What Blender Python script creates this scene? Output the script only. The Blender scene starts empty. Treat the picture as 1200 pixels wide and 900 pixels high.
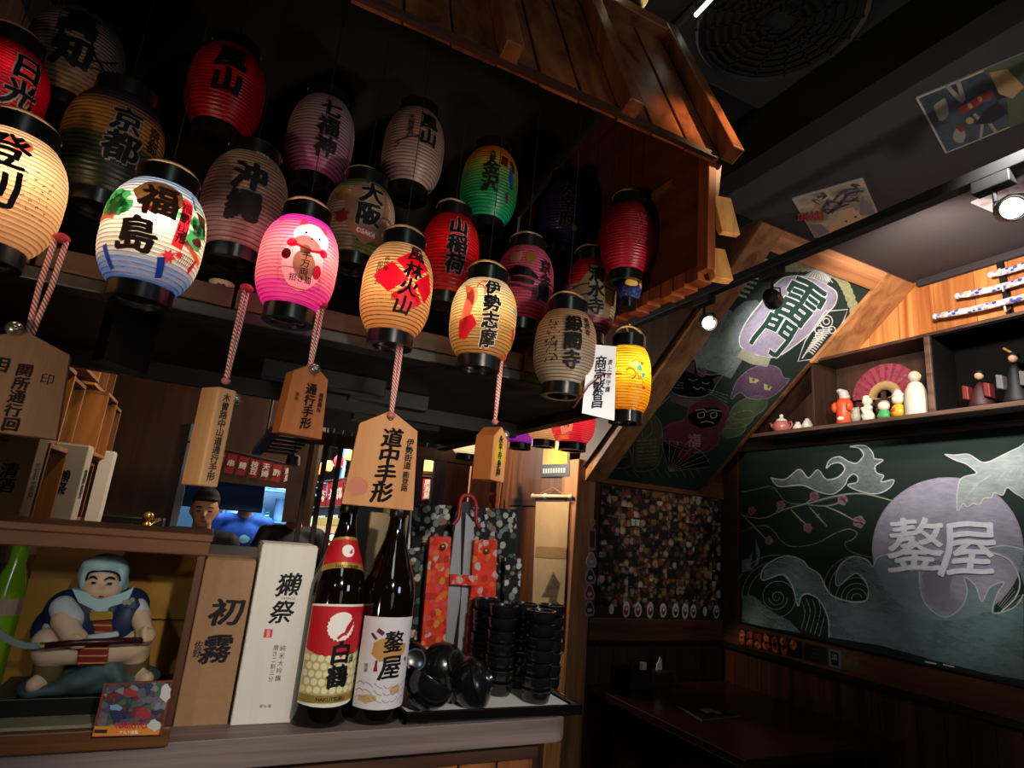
import bpy, bmesh, math, random
from mathutils import Vector, Matrix
from mathutils.geometry import tessellate_polygon
random.seed(7)
C = bpy.context.scene.collection
SC = bpy.context.scene

# ------------------------------------------------------------------ camera
CAM = Vector((0, 0, 1.5))
FPX = 699.1417                                  # focal length in pixels of the 1200 px frame
YAW, PIT, ROL = 0.439517, 0.237311, 0.0908346
F = Vector((math.sin(YAW)*math.cos(PIT), math.cos(YAW)*math.cos(PIT), math.sin(PIT)))
_r0 = Vector((math.cos(YAW), -math.sin(YAW), 0)); _u0 = _r0.cross(F)
RT = _r0*math.cos(ROL) + _u0*math.sin(ROL)
UP = -_r0*math.sin(ROL) + _u0*math.cos(ROL)
cd = bpy.data.cameras.new('camera'); cam = bpy.data.objects.new('camera', cd); C.objects.link(cam)
cam.matrix_world = Matrix(((RT.x, UP.x, -F.x, CAM.x), (RT.y, UP.y, -F.y, CAM.y), (RT.z, UP.z, -F.z, CAM.z), (0, 0, 0, 1)))
cd.sensor_width = 36; cd.lens = FPX/1200*36; cd.clip_start = .02
SC.camera = cam

# ------------------------------------------------------------------ world, exposure
w = bpy.data.worlds.new('world'); SC.world = w; w.use_nodes = True
w.node_tree.nodes['Background'].inputs[0].default_value = (.9, .8, .7, 1)
w.node_tree.nodes['Background'].inputs[1].default_value = .004
SC.view_settings.view_transform = 'Standard'; SC.view_settings.look = 'None'
SC.view_settings.gamma = 1; SC.view_settings.use_curve_mapping = False
SC.view_settings.exposure = 0.0
SC.cycles.use_denoising = True
SC.cycles.max_bounces = 6; SC.cycles.sample_clamp_indirect = 3

# ------------------------------------------------------------------ assumed lamps of the room and added fill lamps
def lamp(name, kind, loc, energy, color=(1, .78, .55), aim=None, size=.03, angle=50, blend=.6, parent=None):
    d = bpy.data.lights.new(name, kind); d.energy = energy; d.color = color
    if kind == 'SPOT': d.spot_size = math.radians(angle); d.spot_blend = blend
    if kind == 'AREA': d.size = size
    else: d.shadow_soft_size = size
    o = bpy.data.objects.new(name, d); C.objects.link(o)
    if parent is not None: o.parent = parent; o.location = loc
    else:
        o.location = loc
        if aim is not None: o.rotation_euler = (Vector(aim)-Vector(loc)).to_track_quat('-Z', 'Y').to_euler()
    return o
# assumed spots for counter, doll and chalkboard, plus unseen lamps added for other things
lamp('assumed_counter_spot', 'SPOT', (.42, -1.3, 2.25), 165, (1, .9, .78), (.40, 1.2, 1.28), .05, 30, .8)  # assumed unseen spot in front, from the light on boxes and bottles
lamp('cool_glint_fill', 'AREA', (1.9, -1.3, 1.9), 9, (.6, .76, 1), (.6, 1.2, 1.2), .5)  # assumed cool lamp, added unseen behind the camera for bluish glints on cups
lamp('right_lantern_fill', 'SPOT', (1.15, -.3, 1.3), 90, (1, .84, .68), (.62, 1.15, 2.0), .05, 36, .9)  # unseen fill added to brighten the right-hand lanterns
lamp('assumed_doll_spot', 'SPOT', (-.7, -.9, 2.0), 22, (.95, .95, 1), (-.13, 1.2, 1.3), .05, 22, .8)  # assumed unseen spot, the doll is lit from front left
lamp('left_lantern_fill', 'SPOT', (-.75, .15, 1.2), 24, (1, .74, .5), (.15, 1.2, 2.02), .05, 62, .9)  # added low fill, brightens the lantern rows from below left
lamp('assumed_chalkboard_spot', 'SPOT', (1.5, .5, 2.7), 330, (1, .95, .92), (2.93, 1.64, 1.76), .05, 36, 1)  # assumed unseen spot, from the light on the chalk moon and board top
lamp('booth_board_fill', 'SPOT', (2.15, 1.15, 1.9), 9, (1, .95, .9), (2.3, 2.35, 2.25), .04, 60, 1)  # hidden lamp added for the lower drawings on the sloped board
lamp('roof_spot_light', 'SPOT', (1.62, .15, 2.7), 300, (1, .62, .32), (.90, .9, 2.40), .03, 15, 1)  # separate lamp for the right track spotlight's assumed beam on the roof
lamp('wall_fill_light', 'SPOT', (2.15, 1.15, 2.62), 64, (1, .84, .72), (2.95, 1.45, 2.70), .05, 120, 1)  # added wash standing in for bounced light on upper wall and ceiling
lamp('print_fill_light', 'SPOT', (1.5, .2, 1.7), 24, (1, .9, .8), (1.95, 1.1, 2.86), .05, 60, 1)  # extra unseen uplight added for the ceiling prints
lamp('poster_fill_light', 'SPOT', (2.1, 1.3, 2.1), 20, (1, .85, .7), (2.42, 2.9, 1.48), .04, 31, 1)  # lamp added to brighten the food collage, no fixture there
lamp('assumed_alcove_spot', 'SPOT', (1.25, 2.9, 2.3), 70, (1, .8, .55), (1.83, 3.05, 1.82), .03, 50, .9)  # assumed lamp with no fixture, for the bright post and scroll
lamp('assumed_crate_spot', 'SPOT', (.0, 2.15, 2.55), 22, (1, .72, .4), (-.5, 2.6, 1.8), .03, 70, .8)  # assumed unseen lamp for the warm light on the crates
lamp('assumed_far_room_lamp', 'POINT', (1.0, 4.0, 2.2), 70, (1, .82, .62), None, .1)  # assumed unseen lamp for the bright far room
lamp('assumed_kitchen_lamp', 'AREA', (.35, 4.95, 2.2), 55, (.45, .75, 1), (.35, 5.0, 0), .6)  # assumed unseen fluorescent, after the bluish light of the kitchen
lamp('bar_fill_lamp', 'SPOT', (-.1, 2.2, 2.0), 12, (1, .8, .6), (-.3, 3.9, 1.2), .05, 90, 1)  # unseen lamp added to brighten banner and wall behind the bar
lamp('upper_ceiling_fill', 'POINT', (.2, -.6, 2.6), 7, (.8, 1, .9), None, .2)  # dim unseen lamp added so the upper ceiling shows
lamp('room_fill_lamp', 'POINT', (.6, -1.6, 1.4), 3.5, (1, .85, .7), None, .3)

# ------------------------------------------------------------------ measuring helper: where the ray of a photo point meets a real plane
def ray(px, py): return F + RT*((px-600)/FPX) - UP*((py-450)/FPX)
def at(px, py, x=None, y=None, z=None, p0=None, n=None):
    d = ray(px, py)
    if n is not None: t = (Vector(p0)-CAM).dot(n)/d.dot(n)
    elif x is not None: t = (x-CAM.x)/d.x
    elif y is not None: t = (y-CAM.y)/d.y
    else: t = (z-CAM.z)/d.z
    return CAM + d*t
def dep(p): return (Vector(p)-CAM).dot(F)

# ------------------------------------------------------------------ materials
def lin(h):
    h = h.lstrip('#'); v = [int(h[i:i+2], 16)/255 for i in (0, 2, 4)]
    return tuple((c/12.92 if c <= .04045 else ((c+.055)/1.055)**2.4) for c in v) + (1,)
_mats = {}
def _new(key):
    m = bpy.data.materials.new(key); m.use_nodes = True
    nt = m.node_tree; return m, nt, nt.nodes, nt.links, nt.nodes['Principled BSDF']
def mat(col, rough=.6, metal=0, spec=.4, noise=0, scale=30, emit=0, coat=0, trans=0, bump=0):
    key = ('mat', col, rough, metal, spec, noise, scale, emit, coat, trans, bump)
    if key in _mats: return _mats[key]
    m, nt, N, L, b = _new('surface'); c = lin(col)
    b.inputs['Base Color'].default_value = c; b.inputs['Roughness'].default_value = rough
    b.inputs['Metallic'].default_value = metal; b.inputs['Specular IOR Level'].default_value = spec
    b.inputs['Coat Weight'].default_value = coat; b.inputs['Transmission Weight'].default_value = trans
    if emit: b.inputs['Emission Color'].default_value = c; b.inputs['Emission Strength'].default_value = emit
    if noise or bump:
        tc = N.new('ShaderNodeTexCoord'); nz = N.new('ShaderNodeTexNoise'); nz.inputs['Scale'].default_value = scale
        nz.inputs['Detail'].default_value = 5; L.new(tc.outputs['Object'], nz.inputs['Vector'])
        if noise:
            mx = N.new('ShaderNodeMix'); mx.data_type = 'RGBA'
            mx.inputs[6].default_value = tuple(x*(1-noise) for x in c[:3])+(1,); mx.inputs[7].default_value = tuple(min(1, x*(1+noise)) for x in c[:3])+(1,)
            L.new(nz.outputs['Fac'], mx.inputs[0]); L.new(mx.outputs[2], b.inputs['Base Color'])
        if bump:
            bp = N.new('ShaderNodeBump'); bp.inputs['Strength'].default_value = bump; bp.inputs['Distance'].default_value = .002
            L.new(nz.outputs['Fac'], bp.inputs['Height']); L.new(bp.outputs[0], b.inputs['Normal'])
    _mats[key] = m; return m
def wood(c1, c2, axis='Z', scale=14, rough=.5, spec=.3, stretch=.06):
    key = ('wood', c1, c2, axis, scale, rough, spec, stretch)
    if key in _mats: return _mats[key]
    m, nt, N, L, b = _new('wood_grain')
    tc = N.new('ShaderNodeTexCoord'); oi = N.new('ShaderNodeObjectInfo'); ad = N.new('ShaderNodeVectorMath'); ad.operation = 'MULTIPLY_ADD'
    ad.inputs[1].default_value = (1, 1, 1)
    sc = N.new('ShaderNodeVectorMath'); sc.operation = 'SCALE'; sc.inputs[0].default_value = (7, 13, 5); L.new(oi.outputs['Random'], sc.inputs['Scale'])
    L.new(tc.outputs['Object'], ad.inputs[0]); L.new(sc.outputs[0], ad.inputs[2])
    mp = N.new('ShaderNodeMapping'); s = [scale]*3; s['XYZ'.index(axis)] = scale*stretch; mp.inputs['Scale'].default_value = s
    L.new(ad.outputs[0], mp.inputs['Vector'])
    nz = N.new('ShaderNodeTexNoise'); nz.inputs['Scale'].default_value = 1; nz.inputs['Detail'].default_value = 7; nz.inputs['Roughness'].default_value = .62
    nz.inputs['Distortion'].default_value = .9; L.new(mp.outputs[0], nz.inputs['Vector'])
    rp = N.new('ShaderNodeValToRGB'); rp.color_ramp.elements[0].position = .33; rp.color_ramp.elements[0].color = lin(c1)
    rp.color_ramp.elements[1].position = .67; rp.color_ramp.elements[1].color = lin(c2); L.new(nz.outputs['Fac'], rp.inputs[0])
    hv = N.new('ShaderNodeHueSaturation'); ml = N.new('ShaderNodeMath'); ml.operation = 'MULTIPLY_ADD'; ml.inputs[1].default_value = .5; ml.inputs[2].default_value = .75
    L.new(oi.outputs['Random'], ml.inputs[0]); L.new(ml.outputs[0], hv.inputs['Value']); L.new(rp.outputs[0], hv.inputs['Color'])
    L.new(hv.outputs[0], b.inputs['Base Color']); b.inputs['Roughness'].default_value = rough; b.inputs['Specular IOR Level'].default_value = spec
    bp = N.new('ShaderNodeBump'); bp.inputs['Strength'].default_value = .25; bp.inputs['Distance'].default_value = .002
    L.new(nz.outputs['Fac'], bp.inputs['Height']); L.new(bp.outputs[0], b.inputs['Normal'])
    _mats[key] = m; return m
def paper(stops, ribs=25, thick=.55, gloss=.03, thin=0):
    """lantern paper: pleats darkened where the wire lies, colours banded by height (0 bottom .. 1 top)"""
    key = ('paper', tuple(stops), ribs, thick, thin)
    if key in _mats: return _mats[key]
    m, nt, N, L, b = _new('lantern_paper'); N.remove(b)
    tc = N.new('ShaderNodeTexCoord'); sx = N.new('ShaderNodeSeparateXYZ'); L.new(tc.outputs['Generated'], sx.inputs[0])
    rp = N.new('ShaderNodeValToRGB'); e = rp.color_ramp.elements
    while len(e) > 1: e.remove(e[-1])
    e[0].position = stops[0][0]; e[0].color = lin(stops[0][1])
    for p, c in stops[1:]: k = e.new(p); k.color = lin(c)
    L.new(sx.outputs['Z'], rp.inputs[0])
    nz = N.new('ShaderNodeTexNoise'); nz.inputs['Scale'].default_value = 22; nz.inputs['Detail'].default_value = 6; L.new(tc.outputs['Object'], nz.inputs['Vector'])
    col = rp.outputs[0]
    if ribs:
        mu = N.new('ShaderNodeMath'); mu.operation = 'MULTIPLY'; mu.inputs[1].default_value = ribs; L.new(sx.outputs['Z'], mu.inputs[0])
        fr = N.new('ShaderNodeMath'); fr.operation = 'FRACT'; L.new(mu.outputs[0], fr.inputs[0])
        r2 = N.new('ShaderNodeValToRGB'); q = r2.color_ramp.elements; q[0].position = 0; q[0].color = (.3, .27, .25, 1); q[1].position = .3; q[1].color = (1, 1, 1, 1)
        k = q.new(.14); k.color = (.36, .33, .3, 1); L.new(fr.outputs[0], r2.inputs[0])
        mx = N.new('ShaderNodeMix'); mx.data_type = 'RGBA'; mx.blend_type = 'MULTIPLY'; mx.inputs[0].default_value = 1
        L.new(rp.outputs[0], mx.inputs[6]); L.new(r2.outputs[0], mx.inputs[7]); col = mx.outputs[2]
    m3 = N.new('ShaderNodeMix'); m3.data_type = 'RGBA'; m3.blend_type = 'MULTIPLY'; m3.inputs[0].default_value = .35
    L.new(col, m3.inputs[6]); L.new(nz.outputs['Fac'], m3.inputs[7]); col = m3.outputs[2]
    df = N.new('ShaderNodeBsdfDiffuse'); tr = N.new('ShaderNodeBsdfTranslucent'); L.new(col, df.inputs[0]); L.new(col, tr.inputs[0])
    ms = N.new('ShaderNodeMixShader'); ms.inputs[0].default_value = thick; L.new(df.outputs[0], ms.inputs[1]); L.new(tr.outputs[0], ms.inputs[2])
    gl = N.new('ShaderNodeBsdfGlossy'); gl.inputs['Roughness'].default_value = .35; m4 = N.new('ShaderNodeMixShader'); m4.inputs[0].default_value = gloss
    L.new(ms.outputs[0], m4.inputs[1]); L.new(gl.outputs[0], m4.inputs[2]); out = m4.outputs[0]
    if thin:                                       # thin lit paper lets part of the bulb's light straight through to the paint on it
        tp = N.new('ShaderNodeBsdfTransparent'); m5 = N.new('ShaderNodeMixShader'); m5.inputs[0].default_value = thin
        L.new(out, m5.inputs[1]); L.new(tp.outputs[0], m5.inputs[2]); out = m5.outputs[0]
    L.new(out, N['Material Output'].inputs[0])
    _mats[key] = m; return m
def chalk(col, dens=.6, scale=60):
    key = ('chalk', col, dens, scale)
    if key in _mats: return _mats[key]
    m, nt, N, L, b = _new('chalk'); b.inputs['Base Color'].default_value = lin(col); b.inputs['Roughness'].default_value = .95; b.inputs['Specular IOR Level'].default_value = .05
    tc = N.new('ShaderNodeTexCoord'); mp = N.new('ShaderNodeMapping'); mp.inputs['Rotation'].default_value = (.6, 0, 0); mp.inputs['Scale'].default_value = (1, .35, 1.2)
    nz = N.new('ShaderNodeTexNoise'); nz.inputs['Scale'].default_value = scale; nz.inputs['Detail'].default_value = 8; nz.inputs['Roughness'].default_value = .7
    n2 = N.new('ShaderNodeTexNoise'); n2.inputs['Scale'].default_value = 5; n2.inputs['Detail'].default_value = 3
    L.new(tc.outputs['Object'], mp.inputs[0]); L.new(mp.outputs[0], nz.inputs['Vector']); L.new(tc.outputs['Object'], n2.inputs['Vector'])
    ad = N.new('ShaderNodeMath'); ad.operation = 'ADD'; L.new(nz.outputs['Fac'], ad.inputs[0]); L.new(n2.outputs['Fac'], ad.inputs[1])
    mr = N.new('ShaderNodeMapRange'); mr.inputs['From Min'].default_value = .75; mr.inputs['From Max'].default_value = 1.25
    mr.inputs['To Min'].default_value = max(0, dens-.24); mr.inputs['To Max'].default_value = min(1, dens+.2); L.new(ad.outputs[0], mr.inputs['Value'])
    L.new(mr.outputs[0], b.inputs['Alpha']); _mats[key] = m; return m
def blotch(cols, scale=40, rough=.7, edge=.0, base='#0b0a09', spec=.3, coords='Object', contrast=.05):
    """printed pattern of many small coloured shapes (voronoi cells over a dark ground)"""
    key = ('blotch', tuple(cols), scale, rough, edge, base, coords)
    if key in _mats: return _mats[key]
    m, nt, N, L, b = _new('printed_pattern'); b.inputs['Roughness'].default_value = rough; b.inputs['Specular IOR Level'].default_value = spec
    tc = N.new('ShaderNodeTexCoord'); nz = N.new('ShaderNodeTexNoise'); nz.inputs['Scale'].default_value = scale*1.5; nz.inputs['Detail'].default_value = 2
    L.new(tc.outputs[coords], nz.inputs['Vector'])
    mv = N.new('ShaderNodeVectorMath'); mv.operation = 'MULTIPLY_ADD'; mv.inputs[1].default_value = (.35/scale,)*3
    L.new(nz.outputs['Color'], mv.inputs[0]); L.new(tc.outputs[coords], mv.inputs[2])
    vo = N.new('ShaderNodeTexVoronoi'); vo.inputs['Scale'].default_value = scale; L.new(mv.outputs[0], vo.inputs['Vector'])
    sp = N.new('ShaderNodeSeparateColor'); L.new(vo.outputs['Color'], sp.inputs[0])
    rp = N.new('ShaderNodeValToRGB'); rp.color_ramp.interpolation = 'CONSTANT'; e = rp.color_ramp.elements; e[0].color = lin(cols[0]); e[0].position = 0
    e.remove(e[1])
    for i, c in enumerate(cols[1:]): k = e.new((i+1)/len(cols)); k.color = lin(c)
    L.new(sp.outputs[0], rp.inputs[0])
    n2 = N.new('ShaderNodeTexNoise'); n2.inputs['Scale'].default_value = scale*3; L.new(tc.outputs[coords], n2.inputs['Vector'])
    m0 = N.new('ShaderNodeMix'); m0.data_type = 'RGBA'; m0.blend_type = 'MULTIPLY'; m0.inputs[0].default_value = .75; L.new(rp.outputs[0], m0.inputs[6]); L.new(n2.outputs['Color'], m0.inputs[7])
    mr = N.new('ShaderNodeMapRange'); mr.inputs['From Min'].default_value = edge; mr.inputs['From Max'].default_value = edge+contrast; mr.inputs['To Min'].default_value = 1; mr.inputs['To Max'].default_value = 0
    L.new(vo.outputs['Distance'], mr.inputs['Value'])
    mx = N.new('ShaderNodeMix'); mx.data_type = 'RGBA'; mx.inputs[6].default_value = lin(base); L.new(m0.outputs[2], mx.inputs[7]); L.new(mr.outputs[0], mx.inputs[0])
    L.new(mx.outputs[2], b.inputs['Base Color']); _mats[key] = m; return m
def stripes(c1, c2, axis='Z', n=40, rough=.6, duty=.5, slope=0):
    key = ('stripes', c1, c2, axis, n, rough, duty, slope)
    if key in _mats: return _mats[key]
    m, nt, N, L, b = _new('stripes'); b.inputs['Roughness'].default_value = rough
    tc = N.new('ShaderNodeTexCoord'); sx = N.new('ShaderNodeSeparateXYZ'); L.new(tc.outputs['Object'], sx.inputs[0])
    mu = N.new('ShaderNodeMath'); mu.operation = 'MULTIPLY'; mu.inputs[1].default_value = n; L.new(sx.outputs[axis], mu.inputs[0])
    ad = N.new('ShaderNodeMath'); ad.operation = 'MULTIPLY_ADD'; ad.inputs[1].default_value = n*slope; L.new(sx.outputs['X'], ad.inputs[0]); L.new(mu.outputs[0], ad.inputs[2])
    fr = N.new('ShaderNodeMath'); fr.operation = 'FRACT'; L.new(ad.outputs[0], fr.inputs[0])
    gt = N.new('ShaderNodeMath'); gt.operation = 'GREATER_THAN'; gt.inputs[1].default_value = duty; L.new(fr.outputs[0], gt.inputs[0])
    mx = N.new('ShaderNodeMix'); mx.data_type = 'RGBA'; mx.inputs[6].default_value = lin(c1); mx.inputs[7].default_value = lin(c2)
    L.new(gt.outputs[0], mx.inputs[0]); L.new(mx.outputs[2], b.inputs['Base Color']); _mats[key] = m; return m
def glass(tint='#ffffff', refl=.06, rough=.02):
    key = ('glass', tint, refl)
    if key in _mats: return _mats[key]
    m, nt, N, L, b = _new('clear_glass'); N.remove(b)
    t = N.new('ShaderNodeBsdfTransparent'); t.inputs[0].default_value = lin(tint); g = N.new('ShaderNodeBsdfGlossy'); g.inputs['Roughness'].default_value = rough
    ms = N.new('ShaderNodeMixShader'); ms.inputs[0].default_value = refl; L.new(t.outputs[0], ms.inputs[1]); L.new(g.outputs[0], ms.inputs[2])
    L.new(ms.outputs[0], N['Material Output'].inputs[0]); _mats[key] = m; return m
INK = lambda: mat('#060505', .6, spec=.25)

# ------------------------------------------------------------------ mesh helpers
def wloc(o):
    v = Vector((0, 0, 0))
    while o is not None: v += o.location; o = o.parent
    return v
class MB:
    def __init__(s): s.v = []; s.f = []
    def add(s, vs, fs):
        k = len(s.v); s.v += [Vector(v) for v in vs]; s.f += [tuple(i+k for i in f) for f in fs]; return s
    def box(s, lo, hi):
        (a, b, c), (d, e, f) = lo, hi
        a, d = min(a, d), max(a, d); b, e = min(b, e), max(b, e); c, f = min(c, f), max(c, f)
        return s.add([(a, b, c), (d, b, c), (d, e, c), (a, e, c), (a, b, f), (d, b, f), (d, e, f), (a, e, f)],
                     [(0, 3, 2, 1), (4, 5, 6, 7), (0, 1, 5, 4), (1, 2, 6, 5), (2, 3, 7, 6), (3, 0, 4, 7)])
    def obox(s, c, ax, ay, az):
        c, ax, ay, az = map(Vector, (c, ax, ay, az))
        vs = [c+ax*i+ay*j+az*k for k in (-1, 1) for (i, j) in ((-1, -1), (1, -1), (1, 1), (-1, 1))]
        fs = [(0, 3, 2, 1), (4, 5, 6, 7), (0, 1, 5, 4), (1, 2, 6, 5), (2, 3, 7, 6), (3, 0, 4, 7)]
        if ax.cross(ay).dot(az) < 0: fs = [f[::-1] for f in fs]
        return s.add(vs, fs)
    def lathe(s, prof, c=(0, 0, 0), seg=32, axis=(0, 0, 1), capb=True, capt=True):
        c = Vector(c); z = Vector(axis).normalized(); x = z.orthogonal().normalized(); y = z.cross(x)
        if abs(z.z) > .999: x, y = Vector((1, 0, 0)), Vector((0, 1, 0))*(1 if z.z > 0 else -1)
        vs = []; fs = []
        for r, h in prof:
            for i in range(seg):
                a = 2*math.pi*i/seg; vs.append(c+z*h+x*(r*math.cos(a))+y*(r*math.sin(a)))
        n = len(prof)
        for j in range(n-1):
            for i in range(seg):
                a, b = j*seg+i, j*seg+(i+1) % seg; fs.append((a, b, b+seg, a+seg))
        if capb: fs.append(tuple(range(seg))[::-1])
        if capt: fs.append(tuple((n-1)*seg+i for i in range(seg)))
        return s.add(vs, fs)
    def cyl(s, a, b, r, seg=12, r2=None):
        a, b = Vector(a), Vector(b); return s.lathe([(r, 0), (r if r2 is None else r2, (b-a).length)], a, seg, b-a)
    def tube(s, pts, r, seg=8, close=False):
        pts = [Vector(p) for p in pts]; n = len(pts); vs = []; fs = []; pv = None
        for i, p in enumerate(pts):
            t = (pts[min(i+1, n-1)]-pts[max(i-1, 0)]).normalized()
            x = t.orthogonal().normalized() if pv is None else (pv-t*pv.dot(t)).normalized()
            pv = x; y = t.cross(x); rr = r[i] if isinstance(r, (list, tuple)) else r
            vs += [p+x*(rr*math.cos(2*math.pi*k/seg))+y*(rr*math.sin(2*math.pi*k/seg)) for k in range(seg)]
        for i in range(n-1):
            for k in range(seg):
                a, b = i*seg+k, i*seg+(k+1) % seg; fs.append((a, b, b+seg, a+seg))
        fs.append(tuple(range(seg))[::-1]); fs.append(tuple((n-1)*seg+k for k in range(seg)))
        return s.add(vs, fs)
    def prism(s, poly, back):
        """closed planar polygon (3D points) extruded by vector back"""
        poly = [Vector(p) for p in poly]; back = Vector(back); n = len(poly)
        nm = Vector((0, 0, 0))
        for i in range(n): nm += poly[i].cross(poly[(i+1) % n])
        if nm.dot(back) > 0: poly = poly[::-1]
        tris = tessellate_polygon([poly]); vs = poly+[p+back for p in poly]; fs = []
        for t in tris:
            a, b, c = t
            if (poly[b]-poly[a]).cross(poly[c]-poly[a]).dot(back) > 0: a, b, c = c, b, a
            fs += [(a, b, c), (c+n, b+n, a+n)]
        for i in range(n): j = (i+1) % n; fs.append((i, i+n, j+n, j))
        return s.add(vs, fs)
    def ball(s, c, r, seg=12, rings=8):
        r = Vector((r, r, r)) if isinstance(r, (int, float)) else Vector(r); c = Vector(c)
        pr = [(math.sin(math.pi*i/rings), -math.cos(math.pi*i/rings)) for i in range(rings+1)]
        k = len(s.v); s.lathe([(max(a, 1e-4), b) for a, b in pr], (0, 0, 0), seg)
        for i in range(k, len(s.v)): v = s.v[i]; s.v[i] = c+Vector((v.x*r.x, v.y*r.y, v.z*r.z))
        return s
    def build(s, name, m, parent=None, local=False, smooth=False, bevel=0, **props):
        off = Vector((0, 0, 0)) if (local or parent is None) else wloc(parent)
        if parent is None and not local and s.v:            # top-level mesh: origin at its own centre base
            lo = Vector([min(v[i] for v in s.v) for i in range(3)]); hi = Vector([max(v[i] for v in s.v) for i in range(3)])
            off = Vector(((lo.x+hi.x)/2, (lo.y+hi.y)/2, lo.z))
        me = bpy.data.meshes.new(name); me.from_pydata([v-off for v in s.v], [], s.f); me.materials.append(m)
        if smooth:
            me.polygons.foreach_set('use_smooth', [True]*len(me.polygons))
            if smooth is not True: me.set_sharp_from_angle(angle=math.radians(smooth))
        me.update(); o = bpy.data.objects.new(name, me); C.objects.link(o); o.parent = parent
        if parent is None: o.location = off if not local else (0, 0, 0)
        if bevel:
            b = o.modifiers.new('bevel', 'BEVEL'); b.width = bevel; b.segments = 2; b.limit_method = 'ANGLE'; b.angle_limit = math.radians(40)
        for k, v in props.items(): o[k] = v
        return o
def thing(name, label, cat, loc=(0, 0, 0), group=None, rz=0):
    o = bpy.data.objects.new(name, None); C.objects.link(o); o.location = loc; o.rotation_euler = (0, 0, rz)
    o['label'] = label; o['category'] = cat
    if group: o['group'] = group
    return o
def tag(o, label, cat, group=None):
    o['label'] = label; o['category'] = cat
    if group: o['group'] = group
    return o
def struct(o): o['kind'] = 'structure'; return o
def bx(name, lo, hi, m, parent=None, bevel=0, **k): return MB().box(lo, hi).build(name, m, parent, bevel=bevel, **k)
def dup(root, loc, label=None, group=None, rz=None):
    r = root.copy(); C.objects.link(r); r.location = loc
    if rz is not None: r.rotation_euler = (0, 0, rz)
    if label: r['label'] = label
    if group: r['group'] = group
    for ch in list(root.children):
        c = ch.copy(); C.objects.link(c); c.parent = r
        for g in ch.children: d = g.copy(); C.objects.link(d); d.parent = c
    return r

# ------------------------------------------------------------------ flat print: glyphs and drawn shapes as thin ink or chalk geometry
_fo = bpy.data.objects.new('glyph_source', bpy.data.curves.new('glyph_source', 'FONT')); C.objects.link(_fo)
_fo.data.align_x = 'CENTER'; _fo.data.align_y = 'CENTER'; _fo.data.size = 1; _fo.data.resolution_u = 3
_gc = {}
def glyph(s):
    """2D triangles of a string, about one unit em, centred, split small enough to follow a curved surface"""
    key = s
    if key in _gc: return _gc[key]
    _fo.data.body = s
    dg = bpy.context.evaluated_depsgraph_get(); dg.update(); e = _fo.evaluated_get(dg); me = e.to_mesh()
    vs = [(v.co.x, v.co.y) for v in me.vertices]; fs = [tuple(p.vertices) for p in me.polygons]
    if vs:
        cy = (min(v[1] for v in vs)+max(v[1] for v in vs))/2; cx = (min(v[0] for v in vs)+max(v[0] for v in vs))/2
        if len(s) == 1 and ord(s) < 0x3000: cy = cy
        vs = [(a-cx, b-cy) for a, b in vs]
    e.to_mesh_clear(); vs, fs = cut2d(vs, fs, .15); _gc[key] = (vs, fs); return _gc[key]
def cut2d(V, T, step):
    if not T: return V, T
    bm = bmesh.new(); vs = [bm.verts.new((a, b, 0)) for a, b in V]
    for f in T:
        try: bm.faces.new([vs[i] for i in f])
        except ValueError: pass
    for ax in (0, 1):
        q = [v[ax] for v in V]; k = math.ceil(min(q)/step)
        while k*step < max(q):
            co = [0, 0, 0]; no = [0, 0, 0]; co[ax] = k*step; no[ax] = 1
            bmesh.ops.bisect_plane(bm, geom=bm.verts[:]+bm.edges[:]+bm.faces[:], plane_co=co, plane_no=no); k += 1
    bm.verts.index_update(); V = [(v.co.x, v.co.y) for v in bm.verts]; T = [tuple(v.index for v in f.verts) for f in bm.faces]; bm.free(); return V, T
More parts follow.
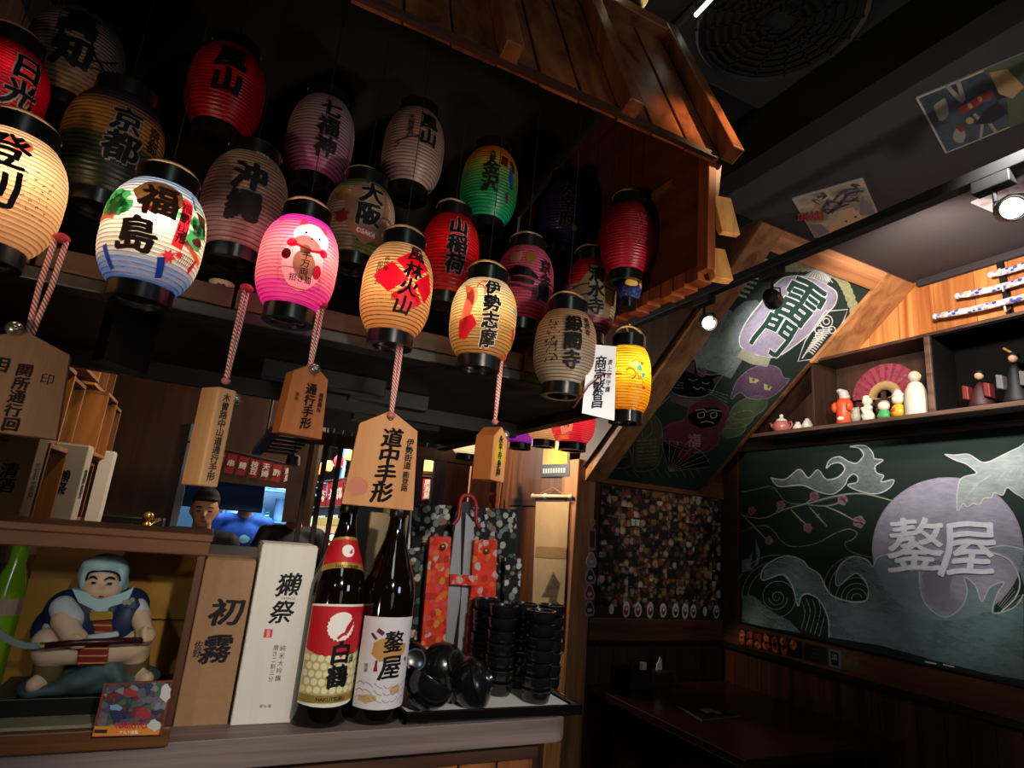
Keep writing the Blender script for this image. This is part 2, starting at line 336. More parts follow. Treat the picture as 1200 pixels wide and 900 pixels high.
class Shape:
    """flat 2D triangles"""
    def __init__(s): s.v = []; s.f = []; s.pre = True; s.lift = {}
    def text(s, t, cx, cy, size, bold=0, vertical=True, pitch=.98, rot=0, sx=1, sy=1, slant=0):
        ca, sa = math.cos(rot), math.sin(rot)
        items = [(ch, 0, -(i-(len(t)-1)/2)*pitch) for i, ch in enumerate(t)] if vertical else [(t, 0, 0)]
        for ch, ox, oy in items:
            if not ch.strip(): continue
            vs, fs = glyph(ch)
            # brush weight: the glyph is laid down several times, slightly shifted
            for kk, (mx, my) in enumerate([(0, 0)]+([(bold*(.95*math.cos(q*math.pi/3)*.87+.5*math.sin(q*math.pi/3)*.5), bold*(-.95*math.cos(q*math.pi/3)*.5+.5*math.sin(q*math.pi/3)*.87)) for q in range(6)] if bold > .005 else [])):
                k = len(s.v)
                if kk:
                    for i in range(len(vs)): s.lift[k+i] = kk*.00009
                for a, b in vs:
                    if bold > .005 and vertical: b = b+.09*a+.018*math.sin(9*a+2); a = a+.016*math.sin(8*b+1)   # hand brushed lean
                    X = (a+ox+mx)*size*sx+slant*(b+oy)*size; Y = (b+oy+my)*size*sy; s.v.append((cx+X*ca-Y*sa, cy+X*sa+Y*ca))
                s.f += [tuple(i+k for i in f) for f in fs]
        return s
    def poly(s, pts):
        s.pre = False; k = len(s.v); s.v += [tuple(p) for p in pts]
        s.f += [tuple(i+k for i in t) for t in tessellate_polygon([[Vector((p[0], p[1], 0)) for p in pts]])]; return s
    def blob(s, cx, cy, rx, ry=None, n=20, rot=0, wob=0, seed=0):
        ry = rx if ry is None else ry; rnd = random.Random(seed); ca, sa = math.cos(rot), math.sin(rot); pts = []
        for i in range(n):
            a = 2*math.pi*i/n; q = 1+wob*rnd.uniform(-1, 1); X, Y = rx*q*math.cos(a), ry*q*math.sin(a)
            pts.append((cx+X*ca-Y*sa, cy+X*sa+Y*ca))
        return s.poly(pts)
    def stroke(s, pts, w, smooth=True, taper=False):
        if smooth and len(pts) > 2: pts = spline(pts)
        n = len(pts); L = []; R = []
        for i, p in enumerate(pts):
            a = pts[max(i-1, 0)]; b = pts[min(i+1, n-1)]; dx, dy = b[0]-a[0], b[1]-a[1]; l = math.hypot(dx, dy) or 1
            ww = w*(.35+.65*math.sin(math.pi*(i+.5)/n)) if taper else w
            nx, ny = -dy/l*ww/2, dx/l*ww/2; L.append((p[0]+nx, p[1]+ny)); R.append((p[0]-nx, p[1]-ny))
        s.pre = False; k = len(s.v); s.v += L+R; s.f += [(k+i, k+i+1, k+n+i+1, k+n+i) for i in range(n-1)]; return s
    def outline(s, pts, w, smooth=True): return s.stroke(list(pts)+[pts[0]], w, smooth)
    def cut(s, step):
        """split long triangles so that the print can follow a curved surface"""
        if not s.pre: s.v, s.f = cut2d(s.v, s.f, step)
        return s
    def lay(s, fn, name, m, parent, local=False, **props):
        """fn maps 2D to 3D"""
        b = MB(); b.v = [Vector(fn(a, c)) for a, c in s.v]; b.f = list(s.f)
        if s.lift and s.pre and s.v:               # each pass of the brush lies a hair prouder than the one below
            xs = [v[0] for v in s.v]; e = (max(xs)-min(xs))*.01+1e-6
            for i, h in s.lift.items():
                a, c = s.v[i]; P = b.v[i]; n = (Vector(fn(a+e, c))-P).cross(Vector(fn(a, c+e))-P).normalized()
                if not local and n.dot(CAM-P) < 0: n = -n
                b.v[i] = P+n*h
        return b.build(name, m, parent, local=local, **props)
def spline(p, k=6):
    out = []
    for i in range(len(p)-1):
        a, b, c, d = p[max(i-1, 0)], p[i], p[i+1], p[min(i+2, len(p)-1)]
        for j in range(k):
            t = j/k; out.append(tuple(.5*(2*b[q]+(c[q]-a[q])*t+(2*a[q]-5*b[q]+4*c[q]-d[q])*t*t+(3*b[q]-a[q]-3*c[q]+d[q])*t**3) for q in (0, 1)))
    return out+[tuple(p[-1])]
def plane_fn(o, ex, ey, off=.0006):
    o, ex, ey = Vector(o), Vector(ex).normalized(), Vector(ey).normalized(); n = ex.cross(ey)*off
    return lambda a, b: o+ex*a+ey*b+n
def wrap_fn(prof, off):
    """local lantern or bottle frame, front is -Y"""
    def f(u, v):
        R = prof(v); R0 = prof(0); a = u/R0; return Vector(((R+off)*math.sin(a), -(R+off)*math.cos(a), v))
    return f
def wrapped(sh, prof, off, name, m, parent, step=.008, **props): return sh.cut(step).lay(wrap_fn(prof, off), name, m, parent, True, **props)
def sculpt(parts, name, m, parent=None, voxel=.006, smooth_it=3, local=False, **props):
    """one continuous skin over overlapping capsules (a, b, ra, rb) and ellipsoids (c, (rx, ry, rz))"""
    b = MB()
    for q in parts:
        if len(q) == 2: b.ball(q[0], q[1], 16, 12)
        else:
            a, e, ra, rb = q; a, e = Vector(a), Vector(e); L = (e-a).length; pr = []
            for i in range(7): t = math.pi/2*i/6; pr.append((max(ra*math.sin(t), 1e-4), -ra*math.cos(t)))
            for i in range(7): t = math.pi/2*i/6; pr.append((max(rb*math.cos(t), 1e-4), L+rb*math.sin(t)))
            b.lathe(pr, a, 16, e-a if L > 1e-6 else (0, 0, 1))
    o = b.build(name, m, parent, local=local, **props)
    r = o.modifiers.new('r', 'REMESH'); r.mode = 'VOXEL'; r.voxel_size = voxel; r.use_smooth_shade = True
    s = o.modifiers.new('s', 'SMOOTH'); s.iterations = smooth_it; s.factor = .5
    dg = bpy.context.evaluated_depsgraph_get(); me = bpy.data.meshes.new_from_object(o.evaluated_get(dg)); o.modifiers.clear(); old = o.data; o.data = me
    if not me.materials: me.materials.append(m)
    bpy.data.meshes.remove(old); return o

# =================================================================== THE ROOM
XW, YW, ZC = 2.934, 2.9, 2.865                   # right wall, back wall of the booth, lower ceiling
SL = .835                                        # pitch of the sloped board over the booth
S0 = Vector((1.9, 1.645, ZC)); SN = Vector((0, SL, 1)).normalized(); SD = Vector((0, 1, -SL)).normalized()
D_WALL = wood('#2a150b', '#5a3018', 'Z', 16, .55)
D_TRIM = wood('#3a2012', '#6d4222', 'Y', 18, .5)
D_TRIMX = wood('#3a2012', '#6d4222', 'X', 18, .5)
WARM = wood('#8a4a22', '#d08a4c', 'Z', 13, .5)
WARM_S = wood('#8f5228', '#d8965a', 'Y', 13, .5)
WARM_X = wood('#8f5c38', '#cf9468', 'X', 13, .5)
BLACK = mat('#0a0909', .6, noise=.3, scale=20)
fl = struct(bx('floor', (-3.2, -1.5, -.06), (3.3, 6.6, 0), mat('#1b1411', .45, noise=.4, scale=6)))
wr = struct(bx('wall_right', (XW+.004, -1.5, 0), (XW+.14, 3.06, 2.45), D_WALL))
wb = struct(bx('wall_back', (1.93, YW+.004, 0), (XW, YW+.14, 2.2), D_WALL))
for i in range(11):                               # wainscot boards of the booth
    bx('plank', (1.945+i*.09, YW-.008, .05), (1.945+i*.09+.087, YW+.004, .925), D_WALL, wb, .002)
for i in range(22):
    y = YW-.012-i*.095; bx('plank', (XW-.008, y-.092, .05), (XW+.004, y, .925), D_WALL, wr, .002)
MB().box((XW-.022, .6, .955), (XW+.004, YW-.02, 1.083)).build('trim_rail', D_TRIM, wr, bevel=.004)
MB().box((XW-.03, .6, .93), (XW+.004, YW-.02, .955)).build('trim_ledge', mat('#140a06', .5), wr)
MB().box((1.945, YW-.022, .955), (XW, YW+.004, 1.07)).build('trim_rail', D_TRIMX, wb, bevel=.004)
MB().box((1.945, YW-.03, .93), (XW, YW+.004, .955)).build('trim_ledge', mat('#140a06', .5), wb)
MB().box((1.945, YW-.022, 1.80), (XW, YW+.004, 1.90)).build('trim_rail', D_TRIMX, wb, bevel=.004)
MB().box((XW-.022, 2.76, 1.083), (XW+.004, YW-.02, 2.19)).build('trim_post', wood('#2f1a0e', '#5c361c', 'Z', 18), wr, bevel=.003)
# upper right wall of warm boards above the niche shelf, one object per board
wu = struct(bx('wall_right_upper', (XW+.01, -1.0, 2.46), (XW+.12, 2.6, ZC+.1), WARM))
y = 2.2; k = 0; rw = random.Random(3)
while y > .3:
    wd = rw.uniform(.13, .2); bx('plank', (XW-.006, y-wd+.002, 2.46), (XW+.01, y, ZC), WARM, wu, .0015); y -= wd
# ceilings
struct(bx('ceiling', (1.6, -1.2, ZC), (3.2, 1.66, ZC+.08), mat('#373335', .75, noise=.12, scale=50)))
struct(bx('ceiling_upper', (-3.2, -1.5, 3.06), (1.6, 1.75, 3.14), mat('#17191c', .8)))
struct(bx('ceiling_beam', (1.5, -1.2, ZC-.015), (1.6, 1.66, 3.06), mat('#060606', .6)))
struct(bx('ceiling_bar', (-3.2, 1.75, 2.9), (1.85, 6.6, 2.98), mat('#0b0a0a', .8)))
struct(bx('wall_left', (-3.24, -1.5, 0), (-3.2, 6.6, 3.1), D_WALL))
struct(bx('wall_far', (-3.2, 6.5, 0), (3.3, 6.6, 3.0), mat('#120d0b', .8)))
struct(bx('trim_cornice', (XW-.03, -.8, ZC-.035), (XW, 1.62, ZC), mat('#2b2729', .7), None, .004))

# sloped panel over the booth: board with a wooden frame
def slope(px, py): return at(px, py, p0=S0, n=SN)
def sl(x, d, h=0): return Vector((x, S0.y, S0.z)) + SD*d + SN*(-h)
bd = thing('sloped_chalkboard', 'sloped dark green chalkboard over the booth with a chalk temple lantern, cat and red daruma', 'chalkboard', sl(2.4, 1.6))
LEN = 1.64
def slab(name, x0, x1, d0, d1, h0, h1, m, par, bevel=.003):
    a = [sl(x0, d0, h0), sl(x1, d0, h0), sl(x1, d1, h0), sl(x0, d1, h0)]
    return MB().prism(a, SN*(h0-h1)).build(name, m, par, bevel=bevel)
slab('board', 1.99, 2.715, .1, LEN, .004, -.03, mat('#16261f', .8, noise=.25, scale=7), bd, 0)
W_SL = wood('#8a5630', '#c98f5c', 'Y', 13, .5)
f1 = slab('frame_side', 1.87, 2.0, 0, LEN, .02, -.04, W_SL, bd)
MB().prism([sl(2.705, 0, .02), sl(XW, 0, .02), sl(XW, .475, .02), sl(2.705, .563, .02)], SN*.06).build('frame_side', W_SL, bd, bevel=.003)
slab('frame_edge', 2.705, 2.73, .57, LEN, .012, -.04, D_TRIM, bd)
slab('frame_top', 2.0, 2.705, 0, .1, .018, -.04, WARM_X, bd)
# triangular cheek above the sloped board, seen from the bar
ch = struct(MB().prism([(1.87, 1.66, ZC), sl(1.87, LEN, -.04), (1.87, YW, ZC)], (-.02, 0, 0)).build('wall_gable', wood('#2a150b', '#55301a', 'Z', 12)))
# post at the end of the booth wall and the side wall of the passage behind it
po = struct(MB().box((1.82, YW-.01, 0), (1.945, YW+.16, 1.92)).build('pillar', wood('#6a3d1e', '#b57a44', 'Z', 16), bevel=.004))
ps = struct(bx('wall_passage', (1.83, YW+.16, 0), (1.93, 4.0, 2.9), wood('#4a2712', '#7d4a26', 'Z', 14)))
MB().box((1.815, YW+.1, 1.655), (1.83, 3.75, 1.70)).build('trim_rail', wood('#3a1f10', '#6d4224', 'Y', 16), ps)
struct(bx('wall_passage_far', (1.42, 4.0, 0), (1.93, 4.06, 2.9), wood('#2b160c', '#4e2b17', 'Z', 14)))

# =================================================================== BAR COUNTER
bc = thing('bar_counter', 'bar counter with grey brown wooden top and reddish board front under the sake bottles', 'counter', (-.2, 1.4, 0))
pts = []
x1, y0, y1, rr = .757, 1.15, 1.66, .05
for i in range(7): a = -math.pi/2+math.pi/2*i/6; pts.append((x1-rr+rr*math.cos(a), y0+.012+rr+rr*math.sin(a), 1.13))
poly = [(-1.3, y0-.012, 1.13)]+pts+[(x1, y1, 1.13), (-1.3, y1, 1.13)]
MB().prism(poly, (0, 0, -.046)).build('counter_top', wood('#443837', '#786863', 'X', 26, .5, .3, .03), bc, bevel=.006)
MB().box((-1.3, 1.2, 1.045), (.70, 1.64, 1.084)).build('under_strip', wood('#2b1b12', '#4f3320', 'X', 16), bc)
for i in range(16):
    bx('front_board', (.70-(i+1)*.085+.002, 1.215, .03), (.70-i*.085-.002, 1.235, 1.045), wood('#6b3a1c', '#a7683a', 'Z', 15), bc, .002)
MB().box((-1.3, 1.236, .03), (.70, 1.64, 1.045)).build('carcass', D_WALL, bc)

# =================================================================== ROOF OVER THE BAR
E0 = at(868, 190, y=.85); RS = math.radians(66); RD = Vector((0, math.cos(RS), math.sin(RS))); RN = Vector((0, -math.sin(RS), math.cos(RS)))
XE = E0.x-.012; RL = .565
ro = thing('bar_roof', 'steep little roof of reddish wooden boards hanging over the lantern rows of the bar', 'roof', (.2, E0.y, E0.z))
RW = wood('#48200f', '#8f4f26', 'Z', 15, .42, .4); RW2 = wood('#45200e', '#93552a', 'Z', 15, .42, .4)
def rbox(name, x0, x1, s0, s1, h0, h1, m, bev=.002):
    c = Vector(((x0+x1)/2, E0.y, E0.z))+RD*((s0+s1)/2)+RN*((h0+h1)/2)
    return MB().obox(c, (abs(x1-x0)/2, 0, 0), RD*((s1-s0)/2), RN*((h1-h0)/2)).build(name, m, ro, bevel=bev)
x = XE-.035
for i in range(17):
    rbox('roof_board', x-.088, x-.002, .004+.004*(i % 2), RL, -.03, -.012-.003*(i % 3), RW); x -= .0895
for bxn in (XE, XE-.27, XE-.54, XE-.81, XE-1.08): rbox('batten', bxn-.035, bxn, 0, RL, -.014, .026, RW2, .003)
rbox('ridge_cap', XE-1.55, XE+.01, RL-.03, RL+.03, -.03, .02, RW2, .003)
MB().obox(Vector(((XE*2-1.58)/2, E0.y+.014, E0.z-.002)), (.74, 0, 0), (0, .006, 0), (0, 0, .006)).build('eave_fascia', wood('#241008', '#44200f', 'X', 15), ro)
top = E0+RD*RL
MB().prism([(XE-1.5, top.y+.01, top.z), (XE-.01, top.y+.01, top.z), (XE-.01, 1.92, 2.68), (XE-1.5, 1.92, 2.68)], (0, .01, .02)).build('rear_slope', mat('#0d0806', .8), ro)
MB().box((XE-2.2, 1.92, 1.9), (XE-.03, 1.94, 2.7)).build('back_panel', mat('#0a0706', .8), ro)  # black panel added behind the lanterns to keep the roof interior dark
GX = XE-.03
gp = at(846, 306, x=GX); gq = at(735, 366, x=GX); zg = (gp.z+gq.z)/2
MB().prism([(GX, E0.y+.06, zg), (GX, 1.9, zg), (GX, 1.9, 2.66), (GX, top.y, top.z-.03), (GX, E0.y+.03, E0.z)], (.016, 0, 0)).build('gable_panel', wood('#3a170b', '#6b3117', 'Y', 12), ro)
MB().box((GX-.022, E0.y+.03, zg-.005), (GX, E0.y+.062, E0.z+.03)).build('gable_post', wood('#4a200f', '#7d3d1d', 'Z', 15), ro, bevel=.002)
MB().box((GX-.014, E0.y+.16, 2.335), (GX, E0.y+.42, 2.352)).build('gable_rail', wood('#5a2e16', '#8d5028', 'Y', 15), ro)
for i in range(22):
    y = E0.y+.06+i*.042; MB().box((GX-.02, y, zg-.02-.004*(i % 3)), (GX+.02, y+.036, zg+.012)).build('edge_block', wood('#4a1f0e', '#8a421e', 'Z', 15), ro, bevel=.002)
for q in (((857, 232), (868, 275), (863, 279), (855, 262)), ((850, 292), (860, 328), (853, 334), (849, 318))):
    w_ = [at(a, b, x=XE+.012) for a, b in q]; MB().prism(w_, (GX-XE-.010, .012, 0)).build('verge_board', wood('#a5672f', '#e0a660', 'Z', 15), ro, bevel=.002)

# =================================================================== CANOPY SHELF OF THE BAR
zk = 1.835
ca = thing('bar_canopy', 'black canopy shelf under the lantern rows with a brown front board', 'canopy', (0, 1.9, zk))
MB().box((-1.3, 1.24, zk+.01), (.914, 1.83, zk+.06)).build('deck', BLACK, ca, bevel=.003)
MB().box((.22, 1.83, zk+.01), (.914, 2.6, zk+.06)).build('deck', BLACK, ca, bevel=.003)
for i in range(7):
    xx = .9-(i+1)*.31; MB().box((xx+.002, 1.2, zk+.022), (xx+.306, 1.24, zk+.062)).build('front_board', wood('#2a160d', '#4d2a17', 'X', 14), ca, bevel=.002)
MB().box((-1.3, 1.196, zk-.004), (.914, 1.245, zk+.02)).build('front_lip', mat('#191614', .45), ca, bevel=.003)
MB().box((.885, 1.2, zk-.012), (.93, 2.64, zk+.04)).build('side_rail', wood('#2a150c', '#4a2413', 'Y', 14), ca, bevel=.003)
MB().box((-1.3, 1.80, zk-.035), (.88, 1.83, zk+.01)).build('rail', mat('#1a1817', .5), ca)
for xx, yy, l in ((.05, 1.5, .3), (.28, 1.6, .22), (.36, 1.95, .3)):
    MB().box((xx, yy, zk-.035), (xx+l, yy+.05, zk+.01)).build('light_housing', mat('#161617', .4), ca, bevel=.004)
MB().obox((-.2, 1.32, zk-.045), (.03, .05, 0), (-.012, .02, 0), (0, 0, .06)).build('bracket', mat('#0d0c0c', .5), ca)
for k, (yy, zz) in enumerate(((1.10, 2.72), (1.22, 2.74), (1.32, 2.76))):
    lr = thing('hanging_rail', ('front', 'middle', 'rear')[k]+' of the black rails under the bar roof that carry the lantern cords', 'rail', (-.2, yy, zz))
    MB().box((-1.3, yy-.012, zz), (GX+.002, yy+.012, zz+.02)).build('rail_bar', BLACK, lr)
    for xx in (-.6, .1, .7): MB().cyl((xx, yy, zz+.02), (xx, yy, 3.06), .003, 6).build('rail_hanger', BLACK, lr)

# =================================================================== LANTERNS
def lprof(R, H, k=.37, p=3.0): return lambda v: R*(1-k*min(1, abs(2*v/H))**p)
BLK = mat('#0b0b0c', .28, spec=.5, coat=.2)
def lantern(px, py, y, label, stops, R=.07, H=.168, du=0, lit=0, lcol=(1, .72, .42), group=None, texts=(), motifs=(), k=.37, ribs=25, cord=True, bulb=(0, -.040, .018), ztop=None, tilt=0, rope=None, x=None):
    c = at(px, py, y=y) if x is None else at(px, py, x=x)
    th = math.atan2(-c.x, c.y)*1.0; th = math.atan2(CAM.x-c.x, c.y-CAM.y)+math.asin(max(-.95, min(.95, du)))
    t = thing('paper_lantern', label, 'lantern', c, group, th)
    if tilt: t.rotation_euler[1] = tilt
    pf = lprof(R, H, k); n = ribs*4; prof = []
    for i in range(n+1):
        v = -H/2+H*i/n; prof.append((pf(v)-.0014+.0018*abs(math.sin(math.pi*ribs*i/n)), v))
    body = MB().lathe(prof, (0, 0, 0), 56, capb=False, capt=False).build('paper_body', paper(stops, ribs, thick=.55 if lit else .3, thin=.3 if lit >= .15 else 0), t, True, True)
    re = pf(H/2)
    MB().lathe([(.001, -H/2-.012), (re-.006, -H/2-.012), (re-.006, -H/2-.009), (.001, -H/2-.009)], (0, 0, 0), 32).build('bottom_plate', BLK, t, True)
    for s, hh in ((1, .034), (-1, .03)):
        z0, z1 = (H/2-.006, H/2-.006+hh) if s > 0 else (-H/2+.006-hh, -H/2+.006)
        MB().lathe([(re-.012, z0), (re+.001, z0), (re+.001, z1), (re-.012, z1)], (0, 0, 0), 40, capb=False, capt=False).build('top_collar' if s > 0 else 'bottom_collar', BLK, t, True, 35)
    zt = H/2+.026
    MB().tube([(re*math.cos(a), 0, zt-.004+.034*math.sin(a)) for a in [math.pi*i/12 for i in range(13)]], .0026, 6).build('wire_handle', mat('#9a7a58', .6), t, True, True)
    MB().tube([(-re, .002, H/2+.01), (re, .002, H/2+.01)], .003, 6).build('cross_bar', BLK, t, True)
    if cord:
        zz = (ztop if ztop else {1.10: 2.72, 1.22: 2.74, 1.32: 2.76}[y])-c.z
        MB().tube([(0, 0, zt+.028), (0, 0, zz+.002)], .0009, 5).build('cord', mat('#090909', .7), t, True)
    for (s, u, v, size, bold, ink, halo, *opt) in texts:
        o = opt[0] if opt else {}
        if halo: wrapped(Shape().text(s, u, v, size, bold+.06, **o), pf, .0012, 'lettering_halo', paper(((0, halo),), 0), t)
        wrapped(Shape().text(s, u, v, size, bold, **o), pf, .0019, 'lettering', mat(ink, .6, spec=.2), t)
    for j, (sh, col) in enumerate(motifs):
        wrapped(sh, pf, .0006+.0002*(j % 5), 'painted_motif', paper(((0, col),), 0, .75), t)
    if lit: lamp('lantern_bulb', 'POINT', bulb, lit, lcol, None, .012, parent=t)
    return t
CRM = ((0, '#c9a27c'), (.5, '#d8b48c'), (1, '#cfa980'))
R1 = 1.10; R2 = 1.22; R3 = 1.32
def star(cx, cy, r, n=8):
    return [(cx+(r if i % 2 == 0 else r*.55)*math.cos(math.pi*i/n), cy+(r if i % 2 == 0 else r*.55)*math.sin(math.pi*i/n)) for i in range(2*n)]
rnd = random.Random(11)
# --- front row
scr = Shape()
for i in range(4):
    for j in range(6): x0 = .02+i*.012; y0 = .03-j*.012-.004*i; scr.stroke([(x0+rnd.uniform(-.003, .003), y0+rnd.uniform(-.003, .003)) for _ in range(4)], .0011)
lantern(2, 228, R1, 'large cream lantern at the left edge with handwritten purple notes on its side', ((0, '#e8b58a'), (.5, '#ffd2a8'), (1, '#ffe6c8')), R=.078, H=.18, lit=.75, du=.0,
        texts=(('登別', -.012, .012, .062, .03, '#0b0807', None), ), motifs=((scr, '#5a2a55'), (Shape().blob(.0, .058, .024, .012, 9, 0, .3, 3), '#b05a48')))
fk = [(Shape().poly([(-.045, .05), (-.03, .072), (0, .078), (.03, .07), (.036, .05), (.02, .02), (-.01, .015), (-.03, .03)]), '#5a3a20'),
      (Shape().blob(-.075, .03, .03, .025, 18, 0, .25, 1), '#3f9a5e'), (Shape().blob(-.06, .02, .02, .02, 15, 0, .3, 2), '#2f7d48'),
      (Shape().poly([(-.035, .018), (-.01, .026), (.02, .016)]), '#ff4a5a'),
      (Shape().poly([(.034, .06), (.052, .058), (.046, -.028), (.028, -.026)]), '#f02a3c'),
      (Shape().blob(.075, .022, .022, .018, 16, 0, .35, 4), '#2f8a58'), (Shape().blob(.062, -.004, .022, .015, 16, 0, .35, 5), '#3f9a5e'), (Shape().blob(.072, .0, .01, .008, 10, 0, .3, 6), '#e83a3a'),
      (Shape().stroke([(.048, -.012), (.07, -.022), (.095, -.03)], .01), '#e8602c'), (Shape().stroke([(-.1, -.0), (-.08, .004), (-.06, .002)], .012), '#c8663a'),
      (Shape().poly(star(.03, -.045, .013)), '#e8283a'), (Shape().poly(star(.045, -.036, .008)), '#e8283a'), (Shape().poly([(.07, -.05), (.078, -.03), (.084, -.028), (.078, -.058)]), '#e8283a'),
      (Shape().stroke([(.02, -.05), (.028, -.08)], .012), '#1c3f9a'), (Shape().stroke([(-.07, -.045), (-.06, -.08)], .01), '#24479a'), (Shape().stroke([(.055, .075), (.058, .05)], .005), '#1f4a9a'),
      (Shape().poly([(.06, .05), (.088, .05), (.09, .03), (.072, .028)]), '#4a2d1c'), (Shape().stroke([(.055, .058), (.075, .057), (.095, .046)], .005), '#5ab05a')]
for (a_, b_, r_, n_) in ((-.072, .028, .026, 16), (.072, .012, .024, 14), (.03, .03, .012, 6)):
    for i in range(n_): fk.append((Shape().blob(a_+rnd.uniform(-r_, r_), b_+rnd.uniform(-r_, r_)*.8, rnd.uniform(.003, .006), None, 7, 0, .3, i), rnd.choice(('#1f6a44', '#58b878', '#2f8a58', '#c8d8a0', '#174a34'))))
for i in range(7): fk.append((Shape().stroke([(.056+i*.006, -.014-i*.003), (.06+i*.006, -.024-i*.003)], .0018), '#f0c060'))
for i in range(9): fk.append((Shape().stroke([(.05+i*.004, -.03), (.046+i*.004, -.05)], .0012), '#3a2a2a'))
lantern(180, 281, R1, 'round scenic lantern in white and blue with brown brush characters and a red banner', ((0, '#4a6fc0'), (.16, '#5f86cc'), (.24, '#f0e2d4'), (.5, '#fff0dc'), (.78, '#fff4e8'), (.9, '#b8cdf0'), (1, '#8aa8e0')),
        R=.075, H=.18, lit=.8, lcol=(1, .84, .62), texts=(('福', -.002, .040, .058, .05, '#3b2412', None), ('島', -.02, -.024, .06, .05, '#2a1a0d', None), ('福島山形', .040, .017, .0185, .02, '#6a0a14', None)), motifs=fk, du=-.05)
cat = [(Shape().blob(.004, -.015, .036, .05, 24), '#ffd8cc'), (Shape().blob(.012, .036, .033, .026, 24), '#fff4e4'), (Shape().poly([(-.014, .052), (-.012, .075), (.004, .062)]), '#ff4a6a'), (Shape().poly([(.026, .06), (.04, .066), (.042, .046)]), '#ff4a6a'),
       (Shape().stroke([(-.012, .014), (.012, .008), (.036, .014)], .005), '#f02050'), (Shape().blob(-.02, .016, .009, .008), '#e8204a'), (Shape().blob(.036, .012, .008, .008), '#e8204a'), (Shape().blob(.03, -.026, .008, .013), '#e8204a'), (Shape().blob(-.026, -.006, .008, .01), '#5a1020'),
       (Shape().blob(.006, -.02, .019, .027, 18, .2), '#b9b08a'), (Shape().blob(.004, .008, .01, .009), '#8a8a5a'),
       (Shape().outline([(-.034, -.052), (0, -.062), (.036, -.056), (.038, -.035), (-.03, -.03)], .0015), '#c02060'), (Shape().stroke([(-.034, -.03), (-.04, .0), (-.03, .03)], .001), '#c05070')]
ln = lantern(349, 313, R1, 'glowing pink lantern with a waving lucky cat, hanging over the white sake box', ((0, '#ff2fb8'), (.2, '#ff3fb4'), (.24, '#ff8a9c'), (.6, '#ffa8a0'), (.86, '#ff8ab0'), (.9, '#ff50d0'), (1, '#f040e0')), R=.069, H=.17, lit=.8, lcol=(1, .6, .6), du=.05,
        texts=(('招き猫', .004, -.045, .013, .02, '#1a0a10', None, dict(vertical=False)), ('千万両', .007, -.018, .0155, .02, '#141008', None)), motifs=cat, bulb=(.006, -.036, .02))
eye = Shape().blob(.0, .04, .0022, .0022).blob(.024, .035, .0022, .0022).blob(.011, .03, .0015)
wrapped(eye, lprof(.069, .17), .002, 'cat_eyes', INK(), ln)
kam = [(Shape().poly([(-.056, .006), (-.02, .036), (.016, .004), (-.02, -.026)]), '#ff1238'), (Shape().poly([(-.014, .04), (.022, .07), (.058, .04), (.022, .008)]), '#ff1238'), (Shape().poly([(-.014, -.03), (.02, -.002), (.05, -.032), (.018, -.06)]), '#f01238'), (Shape().poly([(.026, .002), (.06, .034), (.075, .0), (.056, -.03)]), '#f01238')]
lantern(465, 343, R1, 'cream lantern with a red four diamond crest and a column of brush characters', ((0, '#e09a5a'), (.5, '#f0b87c'), (1, '#ffd8a8')), R=.068, H=.178, lit=.42, du=.05,
        texts=(('風林火山', .020, .008, .037, .04, '#0c0706', None, dict(slant=.1, rot=-.06)), ('疾徐侵', -.03, .03, .011, .01, '#3a1c14', None), ('如掠山火', -.043, .012, .012, .01, '#241410', None), ('動', -.008, -.035, .012, .01, '#a02018', None)), motifs=kam, bulb=(-.01, -.03, .0))
ebi = [(Shape().stroke([(-.03, .05), (-.02, .066), (-.002, .062), (.002, .035)], .003), '#f03a3a'), (Shape().stroke([(-.055, .055), (-.04, .03), (-.045, -.01), (-.052, -.04)], .02, True, True), '#ff6a58'), (Shape().stroke([(-.03, .06), (-.012, .05), (-.01, .02)], .002), '#e03030'),
       (Shape().poly([(-.06, -.02), (-.03, -.01), (-.02, -.03), (-.045, -.06), (-.062, -.055)]), '#f02236'), (Shape().blob(-.035, .03, .012, .02, 12, .3, .3, 8), '#ff9a80'),
       (Shape().stroke([(.062, .02), (.085, .012)], .008), '#5aa8d8'), (Shape().stroke([(.062, .01), (.085, .002)], .004), '#e84a3a'), (Shape().stroke([(.07, -.02), (.08, -.045)], .012), '#d82a3a'), (Shape().blob(.07, .04, .012, .012, 12, 0, .3, 9), '#f0c850')]
lantern(566, 377, R1, 'bright tan lantern with white edged characters and a red lobster', ((0, '#a8763c'), (.3, '#d2a060'), (.6, '#ecc88c'), (1, '#fff0cc')), R=.069, H=.165, lit=.5, lcol=(1, .8, .5), du=.12,
        texts=(('伊勢志摩', .006, .0, .0365, .05, '#0c0806', '#fff6e0'),), motifs=ebi, bulb=(-.008, -.034, .016))
pat = Shape()
for i in range(46): a = rnd.uniform(-.062, -.03); b = rnd.uniform(-.045, .05); pat.stroke([(a, b), (a+rnd.uniform(-.006, .006), b+rnd.uniform(-.008, .008))], .0028)
lantern(662, 410, R1, 'unlit cream lantern at the canopy corner with three heavy black characters', ((0, '#a8988a'), (.4, '#b09a84'), (1, '#d0a078')), R=.069, H=.165, du=.2,
        texts=(('銀閣寺', .002, .0, .041, .05, '#080606', None), ('慈照寺', .036, .040, .0145, .03, '#0c0a0a', None)), motifs=((pat, '#2a1c16'),))
